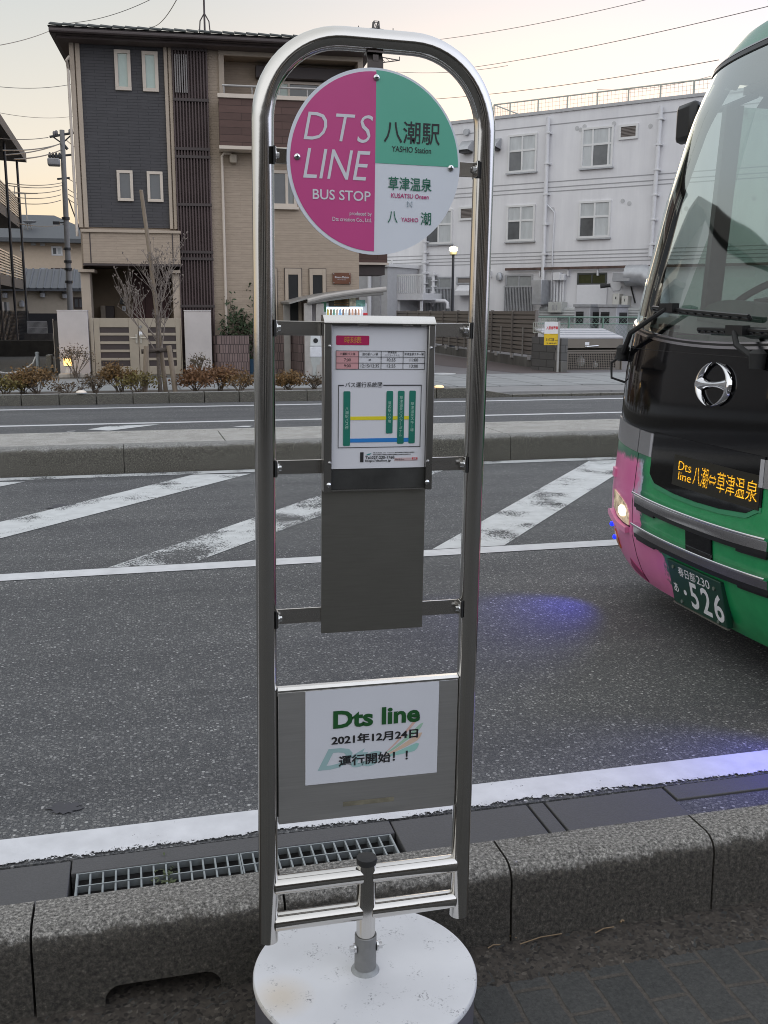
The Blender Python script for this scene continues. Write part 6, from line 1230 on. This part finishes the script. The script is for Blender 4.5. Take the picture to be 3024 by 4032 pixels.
# cab interior
INT = mat('cab_grey', (.07, .085, .078), .7, var=.1); DASH = mat('dash_green_grey', (.17, .22, .195), .6, var=.12, scale=8)
MB().box(.3, XB - .1, -1.1, 1.1, 1.0, 1.05).build('floor', INT, bus); MB().box(.75, XB - .1, -1.0, 1.0, 2.66, 2.70).build('ceiling', mat('ceiling_grey', (.32, .33, .33), .8), bus)
b = MB(); W = 15
dsv = []
for j, (dx, z) in enumerate(((.03, 1.455), (.20, 1.47), (.42, 1.48), (.52, 1.44), (.55, 1.1))):
    for i in range(W): s = -.86 + 1.72 * i / (W - 1); a = S0(1.45, s); dsv.append(Vector((max(a.x + .02, a.x * .55 + dx), a.y * .97, z + .075 * s * s - (0 if j < 4 else 0))))
b.add(dsv, [(j * W + i, j * W + i + 1, (j + 1) * W + i + 1, (j + 1) * W + i) for j in range(4) for i in range(W - 1)]); b.build('dashboard', DASH, bus, smooth=60)
b = MB(); pk = []
for i in range(15): t = i / 14; pk.append((math.cos(math.pi * (1 - t)) * .30, math.sin(math.pi * t) ** .8 * .125))
b.prism([(.44, .50 + x, 1.49 + z) for x, z in pk], (.28, 0, -.02)); b.build('instrument_binnacle', DASH, bus, smooth=40)
b = MB()
for k in range(2):
    for i in range(9): x = .60 - .42 * k - .013 * i; b.box(.115, .165, x - .004, x + .004, 1.463 + .075 * (x / 1.15) ** 2, 1.478 + .075 * (x / 1.15) ** 2)
b.build('air_vents', SATB, bus)
wc_ = on_x((3010, 1180), 3.22) - BO; ax1 = Vector((-.55, 0, .83)).normalized(); a1 = Vector((0, 1, 0)); a2_ = ax1.cross(a1)
sw = MB().tube([wc_ + a1 * .22 * math.cos(t) + a2_ * .22 * math.sin(t) for t in [i * math.pi / 16 for i in range(33)]], .02, 8, cap=False)
for t in (.5, 2.6, 4.7): sw.tube([wc_ - ax1 * .03, wc_ + a1 * .21 * math.cos(t) + a2_ * .21 * math.sin(t)], .016, 6)
sw.lathe([(.001, -.03), (.07, -.03), (.06, .02), (.001, .03)], tuple(wc_ - ax1 * .02), 12); sw.tube([wc_ - ax1 * .04, wc_ - ax1 * .5], .04, 8); sw.build('steering_wheel', SATB, bus)
for i in range(2):
    y = .52 if i == 0 else -.55; q = MB().box(1.15, 1.65, y - .25, y + .25, 1.4, 1.52); q.box(1.6, 1.75, y - .25, y + .25, 1.5, 2.3); q.build('cab_seat', mat('seat_fabric', (.05, .055, .075), .9), bus, bevel=.04)
b = MB()
for r in range(7):
    for y in (-.75, -.3, .3, .75): x = 2.4 + r * .85; b.box(x + .35, x + .5, y - .2, y + .2, 1.3, 2.2)
b.build('passenger_seats', _mats['seat_fabric'], bus, bevel=.04)
# wipers
for pv, tp_, e0, e1, zoff in (((1.335, .83), (1.56, .31), (1.56, .47), (1.522, -.22), .05), ((1.36, -.30), (1.468, -.18), (1.466, .075), (1.466, -.42), .045)):
    a, c = S(*pv, .035), S(*tp_, .065); md_ = a.lerp(c, .5) + Vector((-.02, 0, 0)); md_ = S(a.lerp(c, .45).z, (pv[1] + tp_[1]) / 2 + .02, .075)
    wp = MB().tube([a, a.lerp(md_, .25), md_, c], .018, 8, .010); wp.lathe([(.03, -.03), (.035, .03), (.02, .045)], tuple(a), 12); wp = wp.build('wiper_arm', RUBBER, bus)
    b = MB(); n_ = 12; q = [S(e0[0] + (e1[0] - e0[0]) * i / n_, e0[1] + (e1[1] - e0[1]) * i / n_, .03) for i in range(n_ + 1)]; b.tube(q, .007, 6); q2 = [S(e0[0] + (e1[0] - e0[0]) * i / n_ + .012, e0[1] + (e1[1] - e0[1]) * i / n_, .042) for i in range(n_ + 1)]; b.tube(q2, .008, 6)
    for i in range(0, n_ + 1): b.tube([q[i], q2[i]], .009, 5)
    k = 5; b.box(*[f for ab in zip(S(tp_[0] + .008, tp_[1], .05) - Vector((.018, .06, .02)), S(tp_[0] + .008, tp_[1], .05) + Vector((.018, .06, .02))) for f in ab]); b.build('wiper_blade', SATB, wp)
a = S(1.30, .90, .03); b = MB().tube([a + Vector((0, .0, .03)), a + Vector((-.06, .03, -.02)), a + Vector((-.06, .02, -.10)), a + Vector((.02, -.03, -.13)), a + Vector((.03, -.1, -.10))], .007, 6); b.build('washer_hose', RUBBER, bus)
b = MB().lathe([(.001, .03), (.05, .025), (.06, -.01), (.04, -.03)], tuple(S(1.325, .86, .02)), 14); b.build('wiper_boss', SATB, bus)
# far mirror
a = on_x((2674, 412), 2.98) - BO; c = on_x((2740, 560), 2.98) - BO; mm_ = MB().box(a.x - .035, a.x + .035, a.y - .20, a.y - .02, c.z + .01, a.z - .01).build('wing_mirror', SATB, bus, bevel=.03); MB().tube([(a.x + .03, a.y - .12, a.z - .06), (a.x + .12, a.y - .25, a.z - .06), (a.x + .2, a.y - .42, a.z - .02)], .018, 8).build('mirror_arm', SATB, mm_)
# wheels
for x in (1.9, 7.0):
    for sg_ in (1, -1):
        y0 = sg_ * 1.245; wv = MB(); prf = [(.28, -.14), (.46, -.14), (.49, -.10), (.49, .10), (.46, .14), (.28, .14)]; n_ = 24
        vs = [(x + r * math.cos(2 * math.pi * j / n_), y0 - sg_ * .09 + y, .49 + r * math.sin(2 * math.pi * j / n_)) for r, y in prf for j in range(n_)]; wv.add(vs, [(i * n_ + j, i * n_ + (j + 1) % n_, ((i + 1) % 6) * n_ + (j + 1) % n_, ((i + 1) % 6) * n_ + j) for i in range(6) for j in range(n_)])
        MB().add([(x + .60 * math.cos(k * R(10)), sg_ * (1.281 - .0), max(.215, .49 + .60 * math.sin(k * R(10)))) for k in range(36)], [tuple(range(36))]).build('wheel_arch', SATB, bus, smooth=0); o = wv.build('wheel', RUBBER, bus); MB().cyl((x, y0 - sg_ * .2, .49), (x, y0 + sg_ * .055, .49), .275, 20).build('rim', SILV, o)
o = MB().box(.9, XB - .1, -1.05, 1.05, .45, .98).build('underbody', SATB, bus)

# ------------------------------------------------------------------ the bus stop sign
SX, LEAN = .418, .0125
st = thing('bus_stop_sign', 'steel bus stop stand with round pink, green and white sign on a heavy disc base', 'bus stop sign', (SX, 1.80, 0)); st.rotation_euler = (0, math.atan(LEAN), 0)
def SL(p): q = on_y(p, 1.80); return q.x - SX - LEAN * q.z, q.z
WX = lambda X, z: X - SX - LEAN * z
PX, RT, ZA, RC = .202, .0192, 1.872, .140
pts = [(-PX, 0, .300), (-PX, 0, .7), (-PX, 0, 1.2), (-PX, 0, ZA)] + [(-PX + RC - RC * math.cos(R(90) * i / 14), 0, ZA + RC * math.sin(R(90) * i / 14)) for i in range(1, 15)] + [(PX - RC + RC * math.sin(R(90) * i / 14), 0, ZA + RC * math.cos(R(90) * i / 14)) for i in range(0, 15)] + [(PX, 0, 1.2), (PX, 0, .7), (PX, 0, .300)]
MB().tube(pts, RT, 40).build('arch_frame', STEEL, st, smooth=50)
b = MB()
for s in (-1, 1):
    for z in (.420, .338): b.cyl((s * (PX - .012), 0, z), (s * .010, 0, z), .0188, 32)
b.build('cross_bars', STEEL, st, smooth=50)
MB().cyl((0, 0, .19), (0, 0, .449), .0196, 32).build('centre_post', STEEL, st, smooth=50)
MB().lathe([(.0205, .445), (.0212, .452), (.0205, .4575), (.012, .459), (.001, .459)], n=28).build('post_cap', RUBBER, st)
MB().lathe([(.0228, .198), (.0228, .282), (.0215, .283), (.0196, .282)], n=32).build('base_sleeve', mat('grey_sleeve', (.24, .24, .235), .5, .5, var=.12, scale=25, bmp=.15, bs=120), st, smooth=50)
MB().lathe([(.031, .1985), (.0275, .204), (.0232, .208)], n=28).build('sleeve_weld', mat('grey_weld', (.30, .31, .31), .6, .3, var=.2, scale=60), st, smooth=50)
b = MB()
for s in (-1, 1): b.cyl((s * .022, -.004, .255), (s * .034, -.004, .255), .0075, 6); b.cyl((s * .022, -.004, .255), (s * .026, -.004, .255), .0105, 14)
b.build('sleeve_bolts', BOLT, st, smooth=20)
m, t, p = newmat('white_enamel_base'); base = cr(t, noise(t, 5, 5), [(.3, (.56, .56, .57)), (.7, (.63, .63, .64))]); sp_ = noise(t, 22, 6, .75); fine_ = noise(t, 190, 2, .6)
dots = nd(t, 'ShaderNodeMath', operation='MULTIPLY'); a_ = cr(t, sp_, [(.54, (0, 0, 0)), (.66, (1, 1, 1))]); b_ = cr(t, fine_, [(.52, (0, 0, 0)), (.62, (1, 1, 1))]); t.links.new(a_, dots.inputs[0]); t.links.new(b_, dots.inputs[1])
tcn = nd(t, 'ShaderNodeTexCoord'); dv = nd(t, 'ShaderNodeVectorMath', operation='DISTANCE'); dv.inputs[1].default_value = (-.185, -.045, .2); t.links.new(tcn.outputs['Object'], dv.inputs[0]); rs = nd(t, 'ShaderNodeMapRange'); rs.inputs[1].default_value = .015; rs.inputs[2].default_value = .075; rs.inputs[3].default_value = .55; rs.inputs[4].default_value = 0; t.links.new(dv.outputs['Value'], rs.inputs[0])
c_ = mixc(t, rs.outputs[0], base, (.50, .40, .26)); c_ = mixc(t, dots.outputs[0], c_, (.14, .14, .15)); t.links.new(c_, p.inputs['Base Color']); p.inputs['Roughness'].default_value = .5; bump(t, p, noise(t, 70, 4), .06, .003); ENAMEL = m
MB().lathe([(.2305, .186), (.2335, .189), (.2335, .196), (.231, .1995), (.001, .2)], n=96).build('base_lid', ENAMEL, st, smooth=40)
MB().lathe([(.222, .003), (.229, .012), (.229, .1855), (.228, .186)], n=72).build('base_drum', mat('grey_drum', (.115, .11, .125), .45, .1, var=.12, scale=4, stretch=(1, 1, .2)), st, smooth=40)
# round sign plate
DX, DZ, DR = WX(.435, 1.808), 1.808, .1572; fy = -.014
def disc(r, y0, y1, a0=0, a1=360, n=96, r0=0):
    k = max(2, int(n * (a1 - a0) / 360)); arc = [(DX + r * math.cos(R(a0 + (a1 - a0) * i / k)), y0, DZ + r * math.sin(R(a0 + (a1 - a0) * i / k))) for i in range(k + (0 if a1 - a0 == 360 else 1))]
    if a1 - a0 < 360: arc.append((DX, y0, DZ))
    return MB().prism(arc, (0, y1 - y0, 0))
rd = disc(DR, fy, fy + .003).build('sign_plate', mat('sign_plate_white', (.72, .75, .80), .32, var=.03), st, smooth=30)
disc(.1512, fy - .0006, fy - .0001, 90, 270).build('pink_half', mat('sign_magenta', (.57, .075, .25), .30, var=.05, scale=4), rd, smooth=0)
disc(.1535, fy - .0006, fy - .0001, 0, 90).build('green_quarter', mat('sign_mint', (.125, .45, .325), .30, var=.05, scale=4), rd, smooth=0)
yt = fy - .0012
def T_(s, X0, X1, z0, z1, bold=0., shear=0., spacing=1., mb=None): return fit(s, WX(X0, z0), WX(X1, z0), z0, z1, lambda x, z: (x, yt, z), bold, shear, spacing, mb)
LETW = mat('letter_white', (.68, .68, .72), .4, var=.02)
b = T_('DTS', .3075, .4305, 1.840, 1.8865, -.006, .22, 1.25); T_('LINE', .306, .4255, 1.7772, 1.8265, -.004, .22, .98, b); T_('BUS STOP', .3225, .4265, 1.7420, 1.7592, .012, 0, 1, b); T_('produced by', .3885, .4285, 1.7155, 1.7240, .004, 0, 1, b); T_('Dts creation Co., Ltd.', .3575, .4285, 1.7055, 1.7135, .004, 0, 1, b); b.build('pink_half_lettering', LETW, rd, smooth=0)
b = T_('八潮駅', .4505, .5535, 1.8430, 1.8810, .008); T_('YASHIO Station', .4650, .5375, 1.8285, 1.8383, .010, mb=b); b.build('station_lettering', BLACK_PRINT, rd, smooth=0)
b = T_('草津温泉', .4590, .5395, 1.7635, 1.7865, .012); T_('八', .4585, .4765, 1.7070, 1.7275, .006, mb=b); T_('潮', .5195, .5390, 1.7055, 1.7280, .006, mb=b); b.build('destination_lettering', GREEN_PRINT, rd, smooth=0)
b = T_('KUSATSU Onsen', .4642, .5340, 1.7505, 1.7583, .014); T_('YASHIO', .4830, .5150, 1.7100, 1.7172, .014, mb=b); b.build('romaji_lettering', MAGENTA_PRINT, rd, smooth=0)
b = MB(); x0, x1, z0, z1 = WX(.4945, 1.74), WX(.503, 1.74), 1.7355, 1.7455
for (xa, za), (xb, zb_) in (((x0, z0), (x0, z1)), ((x0, z1), (x1, z0)), ((x1, z0), (x1, z1)), ((x0, z0), (x0 + .0025, z0 + .003)), ((x1, z1), (x1 - .0025, z1 - .003))): b.tube([(xa, yt, za), (xb, yt, zb_)], .0004, 4)
b.build('arrow_mark', mat('grey_mark', (.25, .32, .36), .5), rd)
def screw(mb, x, z, y, r=.0055): mb.add([(x + r * math.cos(k * R(18)) * f, y - h, z + r * math.sin(k * R(18)) * f) for f, h in ((1, 0), (.95, .0016), (.55, .0032), (.001, .0036)) for k in range(20)], [(i * 20 + j, i * 20 + (j + 1) % 20, (i + 1) * 20 + (j + 1) % 20, (i + 1) * 20 + j) for i in range(3) for j in range(20)])
for X, z in ((.437, 1.949), (.296, 1.811), (.575, 1.806)):
    b = MB(); x = WX(X, z); screw(b, x, z, fy - .0006); o = b.build('screw', BOLT, rd); b = MB().box(x - .003, x + .003, fy - .0048, fy - .0035, z - .0006, z + .0006); b.box(x - .0006, x + .0006, fy - .0048, fy - .0035, z - .003, z + .003); b.build('screw_cross', BLACK, o)
# sign brackets: bent steel tabs from the frame to the plate
def tab(x0, x1, z0, z1, y0, y1, name='bracket'): return MB().box(x0, x1, y0, y1, z0, z1)
for s, xe, zc in ((-1, WX(.279, 1.81), 1.812), (1, WX(.591, 1.805), 1.806)):
    xi = s * (PX - RT + .001); b = tab(min(xi, xe - s * .02), max(xi, xe - s * .02), zc - .013, zc + .013, -.009, -.0065); b.box(min(xi, xi - s * .002), max(xi, xi - s * .002), -.022, .006, zc - .0135, zc + .0135); o = b.build('bracket', STEEL, st, bevel=.0008)
    b = MB().cyl((xi - s * .002, -.014, zc), (xi - s * .008, -.014, zc), .005, 6); b.cyl((xi - s * .002, -.014, zc), (xi - s * .0035, -.014, zc), .0075, 14); b.build('bracket_bolt', BOLT, o, smooth=20)
    MB().box(min(xi, xi + s * .0025), max(xi, xi + s * .0025), -.023, .008, zc - .0145, zc + .0145).build('rubber_pad', RUBBER, o)
xc = WX(.436, 1.98); zb0, zb1 = 1.966, ZA + RC - RT
b = MB().box(xc - .014, xc + .014, -.012, -.009, zb0 - .015, zb0 + .012); b.add([(xc - .014, -.012, zb0 + .012), (xc + .014, -.012, zb0 + .012), (xc + .014, -.002, zb1 - .002), (xc - .014, -.002, zb1 - .002), (xc - .014, -.009, zb0 + .012), (xc + .014, -.009, zb0 + .012), (xc + .014, .001, zb1 - .002), (xc - .014, .001, zb1 - .002)], [(0, 1, 2, 3), (4, 7, 6, 5), (0, 3, 7, 4), (1, 5, 6, 2)]); b.box(xc - .014, xc + .014, -.012, .016, zb1 - .002, zb1 + .001)
b.box(xc - .005, xc + .005, -.013, -.003, zb1 - .016, zb1 - .006); b.build('bracket', mat('dark_bracket', (.10, .085, .08), .35, .8), st)
# timetable case on three pairs of straps
CX0, CX1 = -.0972, .1112; PXa, PXb = -.0825, .0985; cf_ = -.024
SAT = mat('satin_steel', (.52, .50, .475), .24, 1., var=.05, scale=5, stretch=(3, 3, 60))
cs = MB().box(CX0 + .001, CX1 - .001, -.010, .004, 1.2225, 1.541).build('case_back', BRUSHED, st)
b = MB().box(CX0, PXa, cf_, -.0102, 1.2215, 1.5285); b.box(PXb, CX1, cf_, -.0102, 1.2215, 1.5285); b.build('case_rails', mat('rail_steel', (.34, .33, .31), .28, 1., var=.06, scale=6), cs, bevel=.0012)
MB().prism([(CX0 - .0005, cf_ - .003, 1.5285), (CX0 - .0005, cf_ - .0035, 1.5300), (CX0 - .0005, -.0135, 1.5425), (CX0 - .0005, -.011, 1.5435), (CX0 - .0005, .006, 1.5435), (CX0 - .0005, .006, 1.5285)], (CX1 - CX0 + .001, 0, 0)).build('case_top', mat('case_top_steel', (.66, .64, .60), .22, 1., var=.03), cs)
MB().box(PXa, PXb, -.0135, -.0105, 1.2245, 1.2625).build('case_window', mat('smoked_acrylic', (.05, .05, .048), .08, var=.3, scale=14), cs); MB().box(PXa - .001, PXb + .001, -.0155, -.0105, 1.2215, 1.2242).build('case_sill', SAT, cs)
b = MB()
for s_ in (-.085, .0, .035): b.box(s_ + .05, s_ + .07, -.0165, -.0155, 1.5255, 1.5285)
b.build('case_clips', BOLT, cs)
b = MB()
for (x, y), r in zip(((478, 355), (1133, 357), (477, 1108), (1112, 1088), (472, 1250), (1107, 1223)), (.0032, .0032, .0032, .0032, .0045, .0045)): X, z = SL((1000 + x * .60277, 1150 + y * .60277)); screw(b, min(max(X, CX0 + .006), CX1 - .006), z, cf_, r)
b.build('case_rivets', BOLT, cs)
LP = MB().box(-.0955, .1070, .0045, .008, .940, 1.30).build('lower_plate', mat('lower_plate_steel', (.38, .37, .335), .34, 1., var=.05, scale=5, stretch=(3, 3, 60)), st)
for z0, z1 in ((1.506, 1.532), (1.252, 1.2785), (.962, .992)):
    b = MB().box(-(PX - RT) + .002, PX - RT - .002, .0085, .011, z0, z1)
    for s in (-1, 1): xi = s * (PX - RT); b.box(min(xi, xi - s * .0025), max(xi, xi - s * .0025), -.012, .0085, z0 - .001, z1 + .001)
    o = b.build('strap', SAT, st, bevel=.0008)
    for s in (-1, 1):
        xi = s * (PX - RT); zc = (z0 + z1) / 2; b = MB().box(min(xi, xi + s * .003), max(xi, xi + s * .003), -.014, .009, z0 - .002, z1 + .002); b.build('rubber_pad', RUBBER, o); b = MB().cyl((xi - s * .0025, -.004, zc), (xi - s * .010, -.004, zc), .005, 6); b.cyl((xi - s * .0025, -.004, zc), (xi - s * .0045, -.004, zc), .0078, 14); b.build('strap_bolt', BOLT, o, smooth=20)
# printed timetable
py0 = -.0150; pp_ = MB().box(PXa + .0005, PXb - .0005, py0, -.0105, 1.2635, 1.5275).build('timetable_sheet', PAPER, st)
def TT(x, y):
    z = 1.2635 + (1.5275 - 1.2635) * (1145 - y) / (1145 - 207) ; return PXa + (PXb - PXa) * (x - 496) / (1106 - 496), z
def rbox(mb, xa, ya, xb, yb, y=py0 - .0004, th=.0003): (x0, z1), (x1, z0) = TT(xa, ya), TT(xb, yb); return mb.box(x0, x1, y - th, y, z0, z1)
def pt(s, xa, ya, xb, yb, bold=.0, mb=None, y=py0 - .0010): (x0, z1), (x1, z0) = TT(xa, ya), TT(xb, yb); return fit(s, x0, x1, z0, z1, lambda x, z: (x, y, z), bold, 0, 1, mb)
def rround(mb, xa, ya, xb, yb, r, y=py0 - .0005):
    (x0, z1), (x1, z0) = TT(xa, ya), TT(xb, yb); pts = []
    for cx_, cz_, a0 in ((x1 - r, z1 - r, 0), (x0 + r, z1 - r, 90), (x0 + r, z0 + r, 180), (x1 - r, z0 + r, 270)): pts += [(cx_ + r * math.cos(R(a0 + k * 18)), y, cz_ + r * math.sin(R(a0 + k * 18))) for k in range(6)]
    return mb.prism(pts, (0, -.0002, 0))
rround(MB(), 525, 278, 732, 338, .002).build('heading_label', mat('heading_crimson', (.42, .01, .085), .5), pp_, smooth=0); pt('時刻表', 577, 285, 683, 326).build('heading_lettering', mat('gold_print', (.62, .33, .04), .5), pp_, smooth=0)
rbox(MB(), 525, 375, 667, 492).build('pink_cells', mat('pink_cell', (.62, .32, .33), .5), pp_, smooth=0)
b = MB()
for x in (525, 667, 809, 950, 1090): rbox(b, x - 1.5, 374, x + 1.5, 493, py0 - .0008)
for y in (375, 413, 453, 492): rbox(b, 525, y - 1.5, 1090, y + 1.5, py0 - .0008)
for a in ((540, 593, 575, 600), (826, 593, 1074, 600), (540, 593, 544, 1006), (1070, 593, 1074, 1006), (540, 1002, 1074, 1006)): rbox(b, *a, py0 - .0006)
b.build('ruled_lines', mat('ink_grey', (.05, .05, .055), .5), pp_, smooth=0)
b = pt('八潮駅バス停', 548, 386, 645, 404, .008); pt('道の駅八ッ場', 690, 386, 788, 404, .008, b); pt('草津温泉', 852, 377, 908, 390, .008, b); pt('バスターミナル', 832, 395, 928, 408, .0, b); pt('草津温泉スキー場', 958, 385, 1082, 402, .008, b)
for s, x, y, w_ in (('7:00', 596, 433, 42), ('⇒', 738, 433, 16), ('10:55', 874, 431, 54), ('11:00', 1020, 431, 54), ('9:00', 596, 471, 42), ('12:15/12:35', 738, 471, 116), ('12:55', 874, 471, 54), ('13:00', 1020, 471, 54)): pt(s, x - w_ / 2, y - 10, x + w_ / 2, y + 10, .006, b)
pt('バス運行系統図', 584, 576, 818, 610, .006, b); pt('Tel.027-230-1768', 716, 1063, 905, 1083, .022, b); pt('http://dtsline.jp', 716, 1086, 884, 1106, .012, b); pt('株式会社 Dts creation', 766, 1037, 905, 1046, .005, b)
for a in ((910, 1039, 1038, 1044), (766, 1052, 1010, 1057)):
    x = a[0]
    while x < a[2]: rbox(b, x, a[1], x + 5, a[3], py0 - .0007); x += 8
b.build('black_lettering', BLACK_PRINT, pp_, smooth=0)
rbox(MB(), 683, 1037, 705, 1103).build('black_tab', BLACK_PRINT, pp_, smooth=0); pt('運営会社', 687, 1042, 701, 1098) if False else None
rbox(MB(), 618, 800, 998, 823).build('yellow_route', mat('route_yellow', (.72, .62, .02), .5), pp_, smooth=0); rbox(MB(), 618, 945, 998, 971).build('blue_route', mat('route_blue', (.02, .20, .55), .5), pp_, smooth=0)
for (xa, ya, xb, yb, s, t0, t1) in ((573, 635, 617, 993, '八潮駅バス停', 738, 885), (847, 634, 890, 914, '道の駅八ッ場', 700, 848), (921, 633, 964, 984, '草津温泉バスターミナル', 665, 938), (995, 632, 1037, 982, '草津温泉スキー場', 706, 905)):
    b = MB(); rround(b, xa, ya, xb, yb, .0022, py0 - .0006); o = b.build('stop_label', mat('stop_green', (.012, .17, .12), .45), pp_, smooth=0); b = MB(); n_ = len(s)
    for i, ch in enumerate(s):
        h = (t1 - t0) / n_; ya_ = t0 + h * i; cx_ = (xa + xb) / 2
        if ch == 'ー': rbox(b, cx_ - 1, ya_ + 1, cx_ + 1, ya_ + h - 2, py0 - .001)
        else: pt(ch, cx_ - h * .42, ya_ + h * .05, cx_ + h * .42, ya_ + h * .9, .0, b, py0 - .0012)
    b.build('stop_lettering', mat('mint_print', (.42, .62, .52), .5), o, smooth=0)
b = MB(); rbox(b, 906, 1078, 1058, 1098); b.build('search_box', mat('search_rim', (.58, .42, .42), .5), pp_, smooth=0); b = MB(); rbox(b, 1022, 1077, 1056, 1091, py0 - .0008); b.build('search_button', mat('search_red', (.6, .06, .06), .5), pp_, smooth=0); b = pt('草津温泉dts', 911, 1083, 970, 1094, 0, None, py0 - .0012); b.build('search_lettering', BLACK_PRINT, pp_, smooth=0); b = pt('検索', 1028, 1078, 1050, 1090, 0, None, py0 - .0014); b.build('button_lettering', LETW, pp_, smooth=0)
b = MB().quad(*[(TT(x, y)[0], py0 - .0009, TT(x, y)[1]) for x, y in ((716, 1058), (735, 1047), (757, 1043), (745, 1055))]); b.build('footer_logo', mat('footer_teal', (.05, .25, .25), .5), pp_, smooth=0)
# notice panel at the bottom
NX0, NX1 = -.1815, .1825
npn = MB().box(NX0, NX1, -.008, .006, .555, .830).build('notice_panel', mat('notice_steel', (.66, .65, .63), .44, 1., var=.06, scale=4, stretch=(2, 2, 70)), st, bevel=.001)
MB().prism([(NX0, -.009, .8305), (NX0, -.009, .834), (NX0, -.004, .8385), (NX0, .006, .8385), (NX0, .006, .8305)], (NX1 - NX0, 0, 0)).build('panel_lip', mat('lip_steel', (.72, .70, .67), .2, 1.), npn)
b = MB()
for s, x in ((-1, NX0), (1, NX1)): b.box(min(x, s * (PX - RT + .001)), max(x, s * (PX - RT + .001)), -.004, .002, .57, .82)
b.build('panel_gap', BLACK, npn)
qa, qb, qc, qd = WX(.2985, .73), WX(.5690, .73), .6335, .8285
ny = -.0095; MB().box(qa, qb, ny, -.0082, qc, qd).build('notice_paper', mat('notice_paper', (.66, .67, .71), .42, var=.03, scale=5), st)
sh = st.children[-1] if False else [o for o in st.children if o.name.startswith('notice_paper')][0]
def N_(s, X0, X1, z0, z1, bold=0., shear=0., y=ny - .0010, mb=None): return fit(s, WX(X0, z0), WX(X1, z0), z0, z1, lambda x, z: (x, y, z), bold, shear, 1, mb)
N_('Dts', .322, .452, .662, .706, .03, .35, ny - .0004).build('logo_lettering', mat('logo_pale_teal', (.34, .50, .50), .5), sh, smooth=0)
for i, (c, za, zb_, xe) in enumerate((((.66, .44, .38), .765, .752, .530), ((.36, .56, .42), .748, .733, .538), ((.68, .50, .38), .727, .711, .536), ((.32, .58, .52), .704, .687, .530))):
    x0, z0 = WX(.462, .69), .690 - .0035 * i; xe_ = WX(xe, .72); b = MB(); U, Lw = [], []
    for k in range(13):
        t = k / 12; e = 1 - max(0, (t - .88) / .12) ** 2 * .5; x = x0 + (xe_ - x0) * t; mid_ = (z0 + (za + zb_) / 2 - .001 - z0) if False else z0 + ((za + zb_) / 2 - z0) * t ** 1.15; hw_ = (.0008 + (za - zb_) / 2 * t ** .9) * e; U.append((x, ny - .0004 - .00003 * i, mid_ + hw_)); Lw.append((x - .004 * t, ny - .0004 - .00003 * i, mid_ - hw_))
    b.add(U + Lw, [(k, k + 1, 14 + k, 13 + k) for k in range(12)]); b.build('logo_swoosh', mat('logo_pale_%s' % 'abcd'[i], c, .5), sh, smooth=0)
N_('Dts line', .3535, .5305, .7475, .7845, .035).build('headline_lettering', mat('headline_green', (.012, .085, .02), .5), sh, smooth=0)
N_('2021年12月24日', .3500, .5270, .7130, .7340, .030).build('date_lettering', BLACK_PRINT, sh, smooth=0); N_('運行開始！！', .3640, .5060, .6665, .6900, .026).build('opening_lettering', BLACK_PRINT, sh, smooth=0)
a0, a1 = WX(.373, .585), WX(.478, .585); MB().quad((a0, -.0083, .5795), (a1, -.0083, .5795), (a1, -.0083, .5895), (a0, -.0083, .5895)).build('tape_residue', mat('tape_residue', (.24, .22, .16), .55, .3, var=.3, scale=40), npn, smooth=0)

# ------------------------------------------------------------------ unseen station front added behind the camera to put dark streaks in the steel
sb = thing('unseen_station', 'unseen pale front with dark glazed bays, added behind the stop for reflections', 'station', (0, -13., 0)); b = MB(); g = MB(); x = -30.
while x < 36:
    b.box(x, x + 1.1, -1, .3, 0, 4.4); g.box(x + 1.1, x + 5., -.8, -.5, 0, 4.4); x += 5.
b.build('columns', mat('mirrored_column', (.45, .45, .46), .7), sb); g.build('glazing', mat('mirrored_glazing', (.06, .06, .06), .2), sb); MB().box(-30, 36.1, -3, .8, 4.401, 5.6).build('canopy_band', mat('mirrored_band', (.16, .16, .17), .6), sb)
